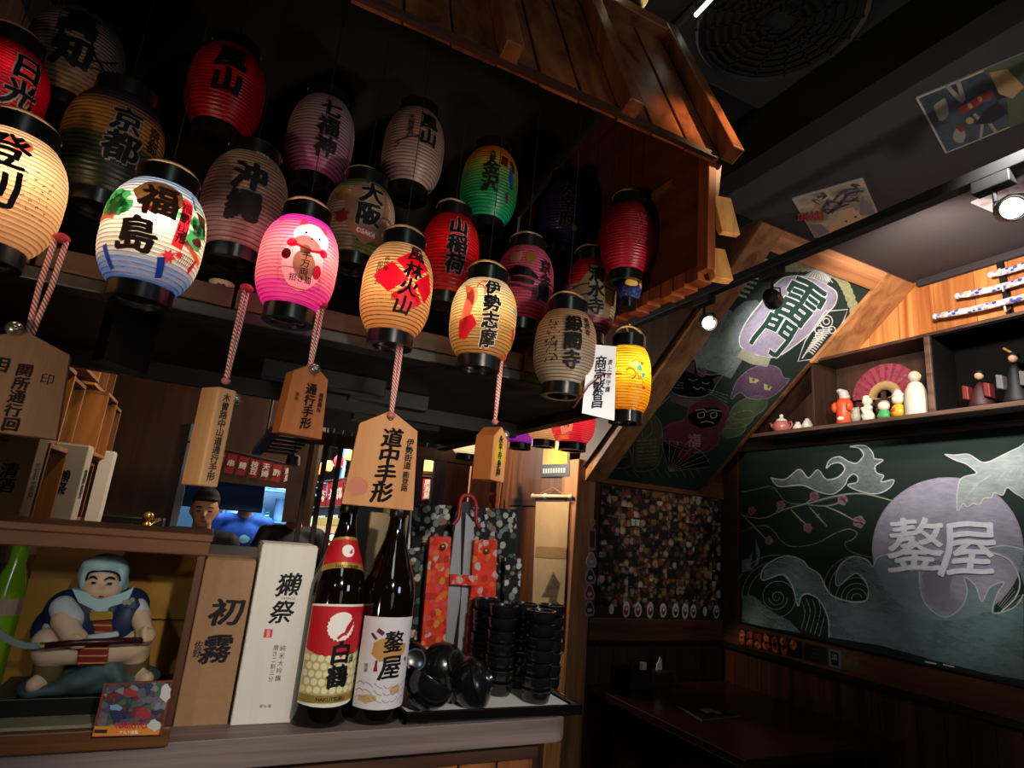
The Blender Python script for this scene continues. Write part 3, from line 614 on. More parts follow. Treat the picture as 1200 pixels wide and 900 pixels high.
yl = [(Shape().blob(.002, .028, .012, .009, 14, .3, .35, 4), '#f2d0a0'), (Shape().blob(.012, .018, .006, .007, 9, 0, .2, 5), '#2a86d8'), (Shape().blob(.022, .004, .005, .007, 9, 0, .2, 6), '#2a86d8'), (Shape().stroke([(-.018, .01), (-.008, .016), (.004, .002), (-.006, -.01)], .003), '#6a2a20'), (Shape().stroke([(-.008, .03), (.006, .036), (.018, .03)], .002), '#b02a20'),
      (Shape().stroke([(.014, -.002), (.022, -.012), (.02, -.02)], .003), '#e0602c'), (Shape().stroke([(.006, .01), (.012, -.01)], .002), '#5a2a20'), (Shape().blob(.018, .03, .004, .004), '#d83a2a')]
yel = lantern(735, 446, R1, 'small glowing yellow lantern beside the white card at the right end of the row', ((0, '#ff9c10'), (.4, '#ffb818'), (1, '#ffd040')), R=.054, H=.155, lit=.62, cord=False, lcol=(1, .78, .3), du=.28, ribs=24,
        texts=(('ソーラン節', .008, -.026, .0085, .02, '#8a3010', None, dict(vertical=False)),), motifs=yl, k=.3, bulb=(.008, -.022, .02))
c = wloc(yel); MB().tube([c+Vector((0, 0, .137)), c+Vector((.01, .03, .15)), Vector((.905, 1.19, 1.94)), Vector((.905, 1.215, 1.875))], .003, 8).build('hook', mat('#8a6a4a', .45, metal=.4))
hk = bpy.data.objects['hook']; tag(hk, 'bent wire hook that holds the yellow lantern to the canopy corner', 'hook'); hk.name = 'wire_hook'
# --- second row
lantern(131, 177, R2, 'gold and purple second row lantern with white edged characters, above the scenic lantern', ((0, '#17201a'), (.22, '#2c3626'), (.42, '#4a4a2c'), (.5, '#c08038'), (.72, '#b8783a'), (.84, '#4a2c3c'), (1, '#2a1a2c')), R=.08, H=.2, du=.1,
        texts=(('京', .002, .028, .05, .045, '#060505', '#b8aca0'), ('都', .004, -.024, .058, .045, '#060505', '#b8aca0'), ('京都', .052, .018, .026, .02, '#0a0808', None)))
lantern(286, 243, R2, 'cream lantern with dark layered characters and a rosy lower side, behind the pink lantern', ((0, '#b07a78'), (.3, '#bb8c82'), (1, '#c49878')), R=.078, H=.198, du=-.02,
        texts=(('沖繩', .0, .0, .062, .07, '#181314', None), ('商売繁昌', .02, .094, .009, .02, '#e8e0d0', None, dict(vertical=False))))
osk = [(Shape().blob(.004, .004, .05, .07, 22, 0, .05, 3), '#d8b090'), (Shape().poly([(-.034, -.034), (.0, -.04), (.045, -.046), (.045, -.06), (0, -.056), (-.034, -.05)]), '#e0a078'), (Shape().blob(-.06, .03, .018, .02, 14, 0, .3, 7), '#d8b060'), (Shape().blob(-.05, -.02, .014, .016, 14, 0, .3, 8), '#c84a50')]
lantern(421, 263, R2, 'cream and green lantern with a brown OSAKA band under two brush characters', ((0, '#4d6a3a'), (.18, '#5a7444'), (.3, '#c8b090'), (.7, '#d0b090'), (.9, '#6a6a4a'), (1, '#3a4a34')), R=.073, H=.168, du=.15,
        texts=(('大阪', .006, .018, .052, .06, '#0b0a0a', '#d8c8a8'), ('OSAKA', .006, -.0475, .013, .01, '#fff2e0', None, dict(vertical=False, rot=-.08))), motifs=osk)
lantern(526, 303, R2, 'deep red lantern of the second row with pale edged black characters, behind the lobster lantern', ((0, '#d81024'), (.5, '#c80c1c'), (1, '#a00814')), R=.067, H=.19, du=.22, lit=.10, lcol=(1, .3, .2),
        texts=(('山稲荷', .0, .008, .047, .05, '#0a0606', '#c8a8a0'),))
kin = [(Shape().poly([(-.06, .012), (-.03, .026), (.0, .022), (.02, .006), (.028, -.004), (-.02, .002), (-.055, -.002)]), '#2a1a18'), (Shape().poly([(-.04, .0), (.015, -.008), (.015, -.02), (-.04, -.014)]), '#4a2c24'), (Shape().blob(.004, .05, .014, .017, 12), '#c89a3a'), (Shape().blob(-.034, .05, .013, .018, 10, 0, .3, 2), '#d8b080'), (Shape().stroke([(-.05, -.02), (0, -.03), (.03, -.04)], .006), '#8a3040')]
lantern(614, 337, R2, 'dusty pink lantern painted with a dark temple, behind the tan and the unlit cream lantern', ((0, '#b02848'), (.4, '#c04a68'), (1, '#c85878')), R=.071, H=.185, du=.1, texts=(('京金閣', .045, .0, .036, .05, '#150a0e', None),), motifs=kin)
kyo = [(Shape().poly([(-.02, .05), (-.01, .03), (.04, .03), (.05, .0), (.05, -.06), (-.055, -.05), (-.06, -.01)]), '#c0a888'), (Shape().stroke([(-.06, .005), (-.02, .014), (.05, .01)], .004), '#5a2a20'), (Shape().stroke([(.05, .05), (.062, .02), (.056, -.02)], .004), '#c83040'), (Shape().stroke([(-.05, -.02), (-.01, -.01)], .003), '#6a3a28')]
lantern(690, 351, R2, 'red topped lantern of the second row with a white strip of three black characters', ((0, '#6a1428'), (.15, '#7a2030'), (.25, '#b0a080'), (.55, '#b8a080'), (.62, '#b01c24'), (1, '#8a0c18')), R=.069, H=.195, du=.22,
        motifs=kyo+[(Shape().poly([(-.016, .066), (.022, .066), (.022, -.06), (-.016, -.06)]), '#cfc0a4')], texts=(('清水寺', .003, .0, .043, .05, '#080606', None),))
# --- third row
wav = Shape().stroke([(.01, .04), (.03, -.01), (.06, -.03)], .004).stroke([(.02, -.03), (.05, -.012), (.075, .01)], .003).stroke([(-.02, -.03), (.01, -.045), (.05, -.03)], .003)
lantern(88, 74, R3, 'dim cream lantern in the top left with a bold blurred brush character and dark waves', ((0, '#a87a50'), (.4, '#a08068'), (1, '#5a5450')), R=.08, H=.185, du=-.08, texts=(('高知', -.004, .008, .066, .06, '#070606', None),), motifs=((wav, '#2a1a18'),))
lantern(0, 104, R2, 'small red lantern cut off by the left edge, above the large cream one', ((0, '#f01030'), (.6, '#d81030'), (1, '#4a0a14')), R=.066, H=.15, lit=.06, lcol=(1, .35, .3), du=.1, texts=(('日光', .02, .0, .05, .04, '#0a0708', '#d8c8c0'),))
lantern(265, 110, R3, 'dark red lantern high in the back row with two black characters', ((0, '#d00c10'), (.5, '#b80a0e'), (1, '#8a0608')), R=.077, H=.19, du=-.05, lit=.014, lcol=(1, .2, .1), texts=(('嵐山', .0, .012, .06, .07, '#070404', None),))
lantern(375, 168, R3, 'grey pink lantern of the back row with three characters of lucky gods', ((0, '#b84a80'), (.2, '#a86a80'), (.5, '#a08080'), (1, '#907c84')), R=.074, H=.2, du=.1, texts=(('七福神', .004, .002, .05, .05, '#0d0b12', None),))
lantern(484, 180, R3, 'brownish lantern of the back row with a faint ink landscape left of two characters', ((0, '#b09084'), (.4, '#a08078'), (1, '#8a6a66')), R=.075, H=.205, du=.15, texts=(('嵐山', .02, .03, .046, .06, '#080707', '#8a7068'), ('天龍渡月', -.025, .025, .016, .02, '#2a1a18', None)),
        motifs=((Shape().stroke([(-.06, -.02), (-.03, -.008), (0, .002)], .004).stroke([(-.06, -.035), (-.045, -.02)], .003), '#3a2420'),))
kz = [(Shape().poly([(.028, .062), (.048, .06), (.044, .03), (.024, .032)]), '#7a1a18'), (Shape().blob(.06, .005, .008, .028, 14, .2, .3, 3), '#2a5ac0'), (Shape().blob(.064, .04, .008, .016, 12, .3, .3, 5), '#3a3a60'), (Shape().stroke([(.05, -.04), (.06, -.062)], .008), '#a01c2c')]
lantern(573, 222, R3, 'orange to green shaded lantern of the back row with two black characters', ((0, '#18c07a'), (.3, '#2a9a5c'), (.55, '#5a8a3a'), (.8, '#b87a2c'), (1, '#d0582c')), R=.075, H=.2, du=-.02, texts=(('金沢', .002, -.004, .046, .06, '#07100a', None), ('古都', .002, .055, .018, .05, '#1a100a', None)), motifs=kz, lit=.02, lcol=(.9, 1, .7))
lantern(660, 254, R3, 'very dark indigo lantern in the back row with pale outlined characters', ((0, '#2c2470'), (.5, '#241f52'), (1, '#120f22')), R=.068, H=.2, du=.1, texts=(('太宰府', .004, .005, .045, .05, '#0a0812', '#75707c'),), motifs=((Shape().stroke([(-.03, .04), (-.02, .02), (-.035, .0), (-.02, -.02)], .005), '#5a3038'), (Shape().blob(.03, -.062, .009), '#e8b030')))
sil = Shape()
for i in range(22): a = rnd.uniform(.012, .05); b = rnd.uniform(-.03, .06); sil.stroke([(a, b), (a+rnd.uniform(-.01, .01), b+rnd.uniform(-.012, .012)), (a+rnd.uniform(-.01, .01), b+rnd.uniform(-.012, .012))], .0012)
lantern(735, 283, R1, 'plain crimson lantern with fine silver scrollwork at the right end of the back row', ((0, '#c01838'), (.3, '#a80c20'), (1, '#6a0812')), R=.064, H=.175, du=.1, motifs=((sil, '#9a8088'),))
# small gold and blue pot lantern under the crimson one
c = at(737, 342, y=R1); t = thing('small_lantern', 'little black, gold and blue pot lantern hanging under the crimson lantern', 'lantern', c)
MB().lathe([(.02, .034), (.028, .034), (.029, .014), (.026, .012)], (0, 0, 0), 28).build('top_collar', BLK, t, True, 35)
MB().lathe([(.018, -.02), (.026, -.012), (.029, .0), (.028, .014)], (0, 0, 0), 28).build('body', blotch(('#2a3f9a', '#1a2a70', '#3a56b8', '#20306a'), 160, base='#0a1238', edge=.6), t, True, True)
wrapped(Shape().blob(-.012, .012, .016, .009).blob(.018, .012, .009, .009), lambda v: .0285, .001, 'painted_motif', mat('#d8a850', .4), t)
MB().lathe([(.017, -.042), (.02, -.042), (.02, -.02), (.017, -.02)], (0, 0, 0), 24).build('bottom_collar', BLK, t, True, 35)
MB().tube([(0, 0, .034), (0, 0, .09)], .001, 5).build('cord', BLK, t, True)

# lanterns of the inner row along the right edge of the canopy, and one above the ridge
lantern(672, 492, 1.72, 'red lantern with a cream panel hanging under the canopy edge beside the yellow one', ((0, '#ff2a4a'), (.5, '#ff2038'), (1, '#f01830')), R=.075, H=.165, lit=.7, lcol=(1, .6, .5), du=-.3, ztop=2.9, motifs=((Shape().poly([(-.03, .05), (.03, .05), (.02, -.05), (-.02, -.06)]), '#ffe0b0'),), texts=(('酒肴', 0, -.01, .03, .01, '#6a2018', None),))
lantern(639, 492, 2.0, 'cream lantern of the inner row between the purple and the red one', ((0, '#ffd09a'), (1, '#ffe0b8')), R=.07, H=.165, lit=.6, ztop=2.9)
lantern(611, 498, 2.3, 'purple lantern of the inner row behind the hanging wooden tag', ((0, '#c030c8'), (1, '#a028b0')), R=.075, H=.165, lit=.5, lcol=(.9, .5, 1), ztop=2.9)
lantern(549, 513, 2.75, 'white lantern glowing far back under the canopy edge', ((0, '#fff0d0'), (1, '#ffe8c8')), R=.085, H=.17, lit=1.0, lcol=(1, .9, .7), ztop=2.9)
lantern(737, -14, 1.16, 'yellow lantern standing out above the roof ridge at the top of the picture', ((0, '#fff4d8'), (.25, '#fff0c8'), (.35, '#ffc820'), (1, '#ffb010')), R=.06, H=.13, lit=.7, lcol=(1, .85, .5), ztop=3.06)

# =================================================================== THINGS ON THE COUNTER
ZT = 1.13
KR = mat('#8f6c4a', .75, noise=.12, scale=90, bump=.15)
def ptext(par, name, items, fn, m):
    s = Shape()
    for it in items: s.text(*it[:4], **(it[4] if len(it) > 4 else {}))
    return s.lay(fn, name, m, par)
def carton(label, x0, x1, y0, dy, h, m, lidline):
    t = thing('sake_box', label, 'box', ((x0+x1)/2, y0+dy/2, ZT))
    MB().box((x0, y0, ZT), (x1, y0+dy, ZT+h)).build('carton', m, t, bevel=.0025)
    MB().box((x0+.002, y0+.003, ZT+h), (x1-.002, y0+dy-.003, ZT+h+.002)).build('lid', m, t, bevel=.001)
    return t, plane_fn(((x0+x1)/2, y0, ZT+h/2), (1, 0, 0), (0, 0, 1), .0006)
b1, fn = carton('tall brown kraft sake box with two cursive black characters', .010, .094, 1.222, .085, .272, KR, 0)
ptext(b1, 'lettering', [('初', .007, .048, .048, dict(bold=.035, slant=.12, sx=1.2)), ('霧', .003, -.014, .050, dict(bold=.03, slant=.1))], fn, INK())
ptext(b1, 'lettering', [('佐野', -.027, -.014, .014, dict(bold=.01))], fn, INK())
WB = wood('#c9c2b4', '#dcd7cb', 'Z', 9, .6)
b2, fn = carton('tall white wooden sake box, the tallest box on the counter', .098, .198, 1.216, .095, .303, WB, 0)
ptext(b2, 'lettering', [('獺', .008, .083, .043, dict(bold=.025, slant=.12)), ('祭', .004, .035, .042, dict(bold=.025, slant=.12))], fn, INK())
ptext(b2, 'lettering', [('DASSAI 23', .01, .0585, .0055, dict(vertical=False)), ('純米大吟醸', .0155, -.052, .0105, dict(pitch=1.2)), ('磨き二割三分', .0035, -.052, .0095, dict(pitch=1.1)), ('蔵元 旭', .002, -.122, .006, dict(vertical=False))], fn, mat('#1c1a1a', .6))
sl_ = Shape().poly([(-.021, .005), (-.007, .005), (-.007, -.009), (-.021, -.009)]); sl_.lay(fn, 'red_seal', mat('#c8343a', .7), b2)
Shape().text('旭酒', -.014, -.002, .006, pitch=.95).lay(plane_fn((.148, 1.216, ZT+.1515), (1, 0, 0), (0, 0, 1), .0011), 'seal_mark', mat('#e8d8d0', .7), b2)

# sake bottles
BP = [(.045, 0), (.050, .003), (.0525, .010), (.0525, .225), (.051, .240), (.046, .258), (.038, .280), (.029, .305), (.0215, .328), (.0175, .348), (.016, .365), (.016, .378)]
def bprof(v):
    for (r0, h0), (r1, h1) in zip(BP, BP[1:]):
        if h0 <= v <= h1: return r0+(r1-r0)*(v-h0)/(h1-h0+1e-9)
    return .05
AMB = mat('#120803', .06, spec=.6, trans=.25, coat=.3)
def bottle(label, x, y, capc, rz=0):
    t = thing('sake_bottle', label, 'bottle', (x, y, ZT), None, rz)
    MB().lathe(BP, (0, 0, 0), 48).build('glass_body', AMB, t, True, 50)
    MB().lathe([(.0165, .372), (.0178, .374), (.0178, .392), (.0165, .395), (.004, .3955)], (0, 0, 0), 32).build('cap', capc, t, True, 40)
    return t
def arc_label(z0, z1, a, top=0, bot=0, n=14):
    """wrapped label outline; top and bot bow its edges"""
    p = [(a*(2*i/n-1), z0-bot*(1-(2*i/n-1)**2)) for i in range(n+1)]+[(a*(1-2*i/n), z1+top*(1-(1-2*i/n)**2)) for i in range(n+1)]
    return Shape().poly(p)
def wl(sh, off, name, m, t, prof=bprof):
    s = sh.cut(.006); R0 = .0525
    def f(u, v): r = prof(v); a = u/max(r, .02); return Vector(((r+off)*math.sin(a), -(r+off)*math.cos(a), v))
    return s.lay(f, name, m, t, True)
GOLD = mat('#b99a4e', .35, metal=.5); RED = mat('#b8101c', .5); CREAM = mat('#e4dfd2', .6)
t = bottle('brown sake bottle with a red and gold crane label', .246, 1.222, mat('#1a1311', .3), .12)
wl(arc_label(.040, .205, .062, .004, .004), .0006, 'label_edge', CREAM, t); wl(arc_label(.043, .142, .060), .0010, 'gold_label', mat('#cdbd7a', .4, metal=.25), t)
wl(arc_label(.130, .202, .060, .003, .012), .0013, 'red_label', RED, t); wl(arc_label(.043, .056, .060), .0016, 'label_band', GOLD, t)
for i in range(5):
    s = Shape()
    for j in range(9): s.blob(-.054+j*.0135+(i % 2)*.0067, .064+i*.013, .0058, .0058, 12)
    wl(s, .0014, 'scale_pattern', mat('#e4dcb0', .5), t)
wing = Shape(); pts_ = []
for i in range(44): a = 2*math.pi*i/44; q = .0255*(1.0 if (i % 2 == 0 or 6 < i < 18) else .9); pts_.append((.000+q*math.cos(a), .170+q*math.sin(a)))
wing.poly(pts_); wl(wing, .0018, 'crane_emblem', mat('#f2ece4', .6), t)
wl(Shape().poly([(.006, .158), (.010, .171), (.019, .184), (.023, .186), (.022, .172), (.014, .159)]).stroke([(-.004, .150), (.004, .157), (.012, .158)], .005), .0022, 'crane_head', RED, t)
wl(Shape().text('白鶴', .006, .107, .040, .05), .0026, 'lettering', INK(), t)
wl(Shape().text('上撰', .029, .118, .011, .03), .0022, 'lettering', mat('#2a2410', .6), t)
wl(Shape().text('HAKUTSURU', .0, .0495, .0088, .03, vertical=False), .0022, 'lettering', mat('#33260e', .6), t)
wl(arc_label(.262, .312, .052, .016, -.010), .0006, 'neck_label_edge', GOLD, t); wl(arc_label(.272, .308, .049, .015, -.010), .0010, 'neck_label', RED, t)
wl(Shape().blob(.0, .302, .0115, .011, 18), .0016, 'neck_emblem', mat('#f2ece4', .6), t); wl(Shape().poly([(.002, .297), (.004, .303), (.008, .307), (.007, .298)]), .002, 'neck_emblem', RED, t)
wl(Shape().text('HAKUTSURU', 0, .2745, .0075, .02, vertical=False), .0018, 'lettering', mat('#3a2a10', .6), t)
t = bottle('brown sake bottle with a white label of brush characters and an orange patch', .346, 1.222, mat('#141110', .3), .1)
wl(arc_label(.030, .186, .062, .002, .002), .0006, 'label', mat('#d8d0d2', .6, noise=.06, scale=40), t)
wl(Shape().poly([(-.034, .142), (-.02, .15), (.004, .152), (.014, .142), (.034, .140), (.03, .124), (.012, .112), (-.02, .110), (-.036, .122)]), .0010, 'orange_patch', mat('#c08a4a', .6), t)
wl(Shape().text('鏊', .004, .146, .040, .03).text('屋', .003, .100, .044, .03, slant=.08), .0016, 'lettering', INK(), t)
wl(Shape().stroke([(-.03, .165), (-.018, .158)], .008).stroke([(-.04, .158), (-.03, .148)], .005).blob(.036, .112, .004), .0014, 'ink_dab', mat('#5a2430', .6), t)
s = Shape()
for i in range(7):
    for j in range(3): s.stroke([(-.058+.017*i+.008*k, .045+.012*j+.005*math.sin(k*1.5+i)) for k in range(3)], .0011)
wl(s, .0012, 'wave_lines', mat('#7a7a8a', .6), t); wl(Shape().blob(.02, .062, .012, .009, 12, 0, .3, 4).blob(-.035, .047, .016, .008, 12, 0, .3, 6), .0010, 'gold_cloud', mat('#c8a06a', .5), t)
wl(Shape().poly([(-.029, .093), (-.021, .093), (-.023, .104), (-.023, .112), (-.027, .112), (-.027, .104)]), .0014, 'red_bottle_mark', mat('#7a1422', .6), t)
wl(Shape().text('純米大吟醸', .052, .15, .008).text('清酒', -.043, .098, .008), .0014, 'lettering', mat('#2a2426', .6), t)

# big wooden paddle behind the bottles
p0 = at(443, 588, y=1.42); p1 = at(440, 735, y=1.42)
t = thing('wooden_paddle', 'pale worn wooden paddle standing blade down behind the two sake bottles', 'paddle', (p1.x, 1.42, ZT))
prof = [(.008, 0), (.014, .03), (.026, .10), (.036, .17), (.043, .24), (.046, .32), (.046, .38)]
MB().prism([(p1.x+a, 1.42, ZT+b) for a, b in prof]+[(p1.x-a, 1.42, ZT+b) for a, b in prof[::-1]], (0, .02, 0)).build('blade', wood('#6b5a3e', '#a5906a', 'Z', 22, .7), t, bevel=.004)
MB().cyl((p1.x, 1.43, ZT+.38), (p1.x, 1.43, ZT+.46), .016, 14).build('handle', wood('#6b5a3e', '#a5906a', 'Z', 22, .7), t, smooth=40)

# third bottle, half hidden behind the paddle
t = bottle('dark sake bottle standing behind, between paddle and floral screen', .41, 1.44, mat('#0e0b0a', .3)); t.scale = (.9, .9, .98)

# tray with lacquer ware
tx0, tx1, ty0, ty1 = .392, .786, 1.172, 1.40
tr = thing('serving_tray', 'black lacquer tray lined with white paper at the end of the counter', 'tray', ((tx0+tx1)/2, (ty0+ty1)/2, ZT))
LAC = mat('#0d0b0b', .18, spec=.5, coat=.5); LACB = mat('#111214', .24, spec=.5, coat=.4)
MB().box((tx0+.006, ty0+.006, ZT+.004), (tx1-.006, ty1-.006, ZT+.010)).build('tray_base', LAC, tr)
for a, b in (((tx0, ty0), (tx1, ty0+.007)), ((tx0, ty1-.007), (tx1, ty1)), ((tx0, ty0), (tx0+.007, ty1)), ((tx1-.007, ty0), (tx1, ty1))):
    MB().box((*a, ZT), (*b, ZT+.021)).build('tray_rim', LAC, tr, bevel=.0015)
for a in (tx0+.03, tx1-.05): MB().box((a, ty0-.001, ZT-.0), (a+.02, ty0+.004, ZT+.006)).build('tray_foot', LAC, tr)
MB().box((tx0+.012, ty0+.012, ZT+.010), (tx1-.012, ty1-.012, ZT+.0115)).build('paper_liner', mat('#e6e4e0', .85, noise=.05, scale=40, bump=.4), tr)
z0 = ZT+.0115
BOW = [(.001, .0), (.024, .0), (.026, .001), (.027, .009), (.034, .013), (.048, .025), (.055, .040), (.0575, .058), (.0575, .061), (.0555, .061), (.053, .041), (.045, .027), (.030, .017), (.001, .014)]
def bowl(label, c, axis, s=1.0, lid=False):
    t = thing('soup_bowl', label, 'bowl', c)
    MB().lathe([(r*s, h*s) for r, h in BOW], (0, 0, 0), 44, axis, False, False).build('bowl', LACB, t, True, 45)
    A = Vector(axis).normalized()
    MB().lathe([(r*s, h*s) for r, h in ((.022, .0025), (.0262, -.0012), (.0292, -.001), (.0292, .004), (.027, .0055))], (0, 0, 0), 36, axis).build('foot_ring', mat('#2e3135', .3), t, True, 40)  # foot ring lighter than the lacquer, reflected light put into its colour
    if lid: MB().lathe([(.057*s, .062*s), (.058*s, .064*s), (.057*s, .066*s), (.054*s, .072*s), (.04*s, .084*s), (.026*s, .09*s), (.024*s, .096*s), (.022*s, .097*s), (.02*s, .091*s), (.001, .09*s)], (0, 0, 0), 44, axis, False, False).build('lid', LACB, t, True, 45)
    return t
# foot point, opening direction
bowl('black bowl at the rear left of the tray showing its round foot ring', at(487, 773, y=1.232), (.03, .93, -.35), .72)
bowl('black bowl behind the lidded one, its foot ring turned to the right', at(536, 776, y=1.262), (-.35, .85, -.35), .86)
c_ = at(489, 830, y=1.212); c_.z = max(c_.z, z0+.008)
bowl('black bowl leaning at the front left corner of the tray, mouth up', c_, (.45, .03, .85), .9)
A_ = Vector((.80, -.42, .36)).normalized(); bowl('black lidded bowl lying on its side in the front middle of the tray', at(552, 801, y=1.232)-A_*.044, tuple(A_), .9, True)
ordw = ['topmost', 'second from the top', 'third from the top', 'fourth from the top', 'fifth from the top', 'sixth from the top', 'lowest']
cup0 = None
for (px, py, n, nm) in ((627, 822, 7, 'front right stack'), (582, 813, 7, 'front left stack'), (607, 805, 7, 'middle rear stack'), (563, 798, 7, 'far left rear stack'), (640, 806, 7, 'far right rear stack')):
    dz = .0268; q_ = at(px, py, z=z0); x, y = q_.x, q_.y
    for k in range(n):
        z = z0+(n-1-k)*dz; lab = 'black lacquer cup, %s in the %s on the tray' % (ordw[k if k < n-1 else 6], nm)
        if cup0 is None:
            cup0 = thing('lacquer_cup', lab, 'cup', (x, y, z), 'stacked lacquer cups on the tray')
            MB().lathe([(.001, .0), (.026, 0), (.0285, .002), (.0312, .012), (.0318, .0225), (.0322, .0262)], (0, 0, 0), 36, capb=False, capt=False).build('cup_wall', LACB, cup0, True, 40)
            MB().lathe([(.0322, .0232), (.0332, .0242), (.0334, .0258), (.0326, .0268), (.0306, .0268), (.029, .022), (.001, .021)], (0, 0, 0), 36, capb=False, capt=False).build('rim', LACB, cup0, True, 40)
        else: dup(cup0, (x+rnd.uniform(-.0012, .0012), y+rnd.uniform(-.001, .001), z), lab)

# black floral screen and orange floral vest-like bottle holder behind the tray
FLW = blotch(('#b9bdb6', '#0c0c0d', '#7f8a86', '#d8d8cf', '#3d4444', '#8a8f8d', '#5a6a60', '#0c0c0d', '#a0705e', '#c9cbc4'), 62, base='#0a0a0b', edge=.5, contrast=.12)
ORG = blotch(('#d8331c', '#e8481e', '#d42a1a', '#f07a2a', '#e85a58', '#e0c0b4', '#d8381c', '#f09a3c'), 62, base='#d4301a', edge=.5, contrast=.2)
yS = 1.50
def quad(px, y): return [at(a, b, y=y) for a, b in px]
t = thing('floral_screen', 'black floral fabric folding screen standing behind the lacquer tray', 'screen', at(545, 765, y=yS))
MB().prism(quad([(484, 590), (606, 597), (600, 765), (480, 765)], yS+.03), (0, .012, 0)).build('panel', FLW, t)
MB().prism(quad([(472, 645), (499, 640), (494, 775), (470, 775)], yS), (0, .01, 0)).build('side_panel', FLW, t)
MB().prism(quad([(592, 652), (612, 655), (604, 760), (590, 760)], yS), (0, .01, 0)).build('side_panel', FLW, t)
MB().tube([at(482, 590, y=yS+.025), at(479, 640, y=yS+.025), at(478, 650, y=yS+.025)], .003, 6).build('white_edge', mat('#d8d4cc', .7), t)
MB().box(tuple(at(476, 762, y=yS-.012)-Vector((0, 0, .004))), tuple(at(604, 762, y=yS-.002))).build('red_base_strip', mat('#a01c28', .5), t)
t = thing('bottle_holder', 'orange floral bottle holder with gold buttons and a red edged grey hood', 'holder', at(540, 758, y=1.46))
yH = 1.46
MB().prism(quad([(504, 629), (529, 629), (522, 758), (493, 762)], yH), (0, .014, 0)).build('left_strap', ORG, t, bevel=.002)
MB().prism(quad([(556, 633), (583, 633), (581, 700), (575, 716), (552, 765), (547, 765)], yH), (0, .014, 0)).build('right_strap', ORG, t, bevel=.002)
MB().prism(quad([(527, 673), (560, 675), (559, 687), (527, 685)], yH-.006), (0, .008, 0)).build('cross_strap', ORG, t, bevel=.001)
GRY = mat('#8f8f96', .35, noise=.2, scale=25, spec=.5)
MB().prism(quad([(534, 612), (541, 592), (540, 700), (531, 760), (522, 760), (526, 675)], yH+.016), (0, .01, 0)).build('grey_flap', GRY, t, bevel=.002)
MB().prism(quad([(546, 600), (555, 612), (558, 680), (548, 765), (536, 765), (541, 690)], yH+.018), (0, .01, 0)).build('grey_flap', GRY, t, bevel=.002)
MB().prism(quad([(538, 588), (551, 588), (551, 620), (546, 680), (538, 760), (532, 760), (538, 680)], yH+.03), (0, .01, 0)).build('dark_lining', mat('#0d0c0e', .5), t)
MB().tube([at(a, b, y=yH+.012) for a, b in spline([(531, 615), (537, 606), (539, 590), (543, 581), (553, 582), (558, 592), (558, 610), (562, 618)])], .0055, 8).build('red_edge', mat('#8e1420', .5), t, smooth=True)
for a, b in ((519, 641), (570, 646)): MB().ball(at(a, b, y=yH-.002), (.0085, .005, .0085), 14, 8).build('gold_button', mat('#7a5a2c', .35, metal=.7), t, smooth=True)

# glass fronted case with the doll
cx0, cx1, cy0, cy1 = at(30, 700, y=1.34).x, .008, 1.135, 1.34
czt = at(250, 636, y=cy0).z
t = thing('display_case', 'wooden display case with golden back board that holds the warrior doll', 'case', ((cx0+cx1)/2, (cy0+cy1)/2, ZT))
CW = wood('#3f2110', '#70431f', 'X', 17, .45); CWZ = wood('#331b0e', '#5c371b', 'Z', 17, .45)
xl = -.34
MB().box((xl, cy0, ZT), (cx1, cy0+.016, ZT+.028)).build('bottom_rail', CW, t, bevel=.002)
MB().box((xl, cy0, czt-.022), (cx1+.004, cy0+.016, czt)).build('top_rail', CW, t, bevel=.002)
MB().box((cx1-.012, cy0, ZT+.028), (cx1, cy0+.016, czt-.022)).build('stile', CWZ, t, bevel=.002)
MB().box((xl, cy0, czt), (cx1+.006, cy1, czt+.012)).build('top_board', CW, t, bevel=.002)
MB().box((xl, cy0+.016, ZT), (cx1, cy1, ZT+.032)).build('base_board', mat('#9a8c74', .8, noise=.35, scale=160), t)
MB().box((cx0, cy1-.008, ZT+.02), (cx1, cy1, czt)).build('back_board', mat('#a8761c', .45, noise=.1, scale=12), t)
MB().box((cx1-.008, cy0+.016, ZT+.02), (cx1, cy1-.008, czt)).build('side_board', mat('#a8761c', .45, noise=.1, scale=12), t)
MB().box((cx0+.01, cy0+.062, ZT+.032), (cx1-.008, cy1-.008, ZT+.058)).build('black_plinth', mat('#0b0a0a', .4), t, bevel=.002)
MB().box((cx1-.16, cy1-.012, ZT+.15), (cx1-.008, cy1-.008, ZT+.152)).build('back_seam', mat('#1a1208', .6), t)
MB().box((xl, cy0+.006, ZT+.028), (cx1-.012, cy0+.009, czt-.022)).build('glass_pane', glass('#f4f6f4', .025), t)
# the doll: pixel measured in the plane of its chest
yD = 1.235
def dp(px, py, dy=0): return at(px, py, y=yD+dy)
d0 = dp(110, 812); zb = ZT+.058
sk = mat('#d6b096', .4, spec=.4); navy = mat('#15264a', .5, noise=.15, scale=60); hood = mat('#9fbcc8', .45, noise=.1, scale=30)
t = thing('warrior_doll', 'painted clay warrior boy doll in pale blue hood and navy vest holding a long blade', 'doll', (d0.x, yD, zb))
sculpt([(dp(64, 803, .0), (.05, .04, .013)), (dp(105, 796, .01), (.06, .045, .022)), (dp(122, 776, .0), (.032, .034, .036)), (dp(150, 792, .01), (.05, .04, .018)), (dp(40, 809, -.01), (.022, .03, .009)), (dp(112, 786, -.02), (.02, .02, .024)), (dp(134, 788, -.018), (.018, .02, .02)), (dp(90, 798, -.024), (.024, .018, .014)), (dp(122, 766, -.018), dp(100, 800, -.035), .010, .008), (dp(128, 768, -.018), dp(140, 798, -.035), .010, .008)], 'rock_base', mat('#3c4f52', .6, noise=.4, scale=60, bump=.6), t, .005, 2)
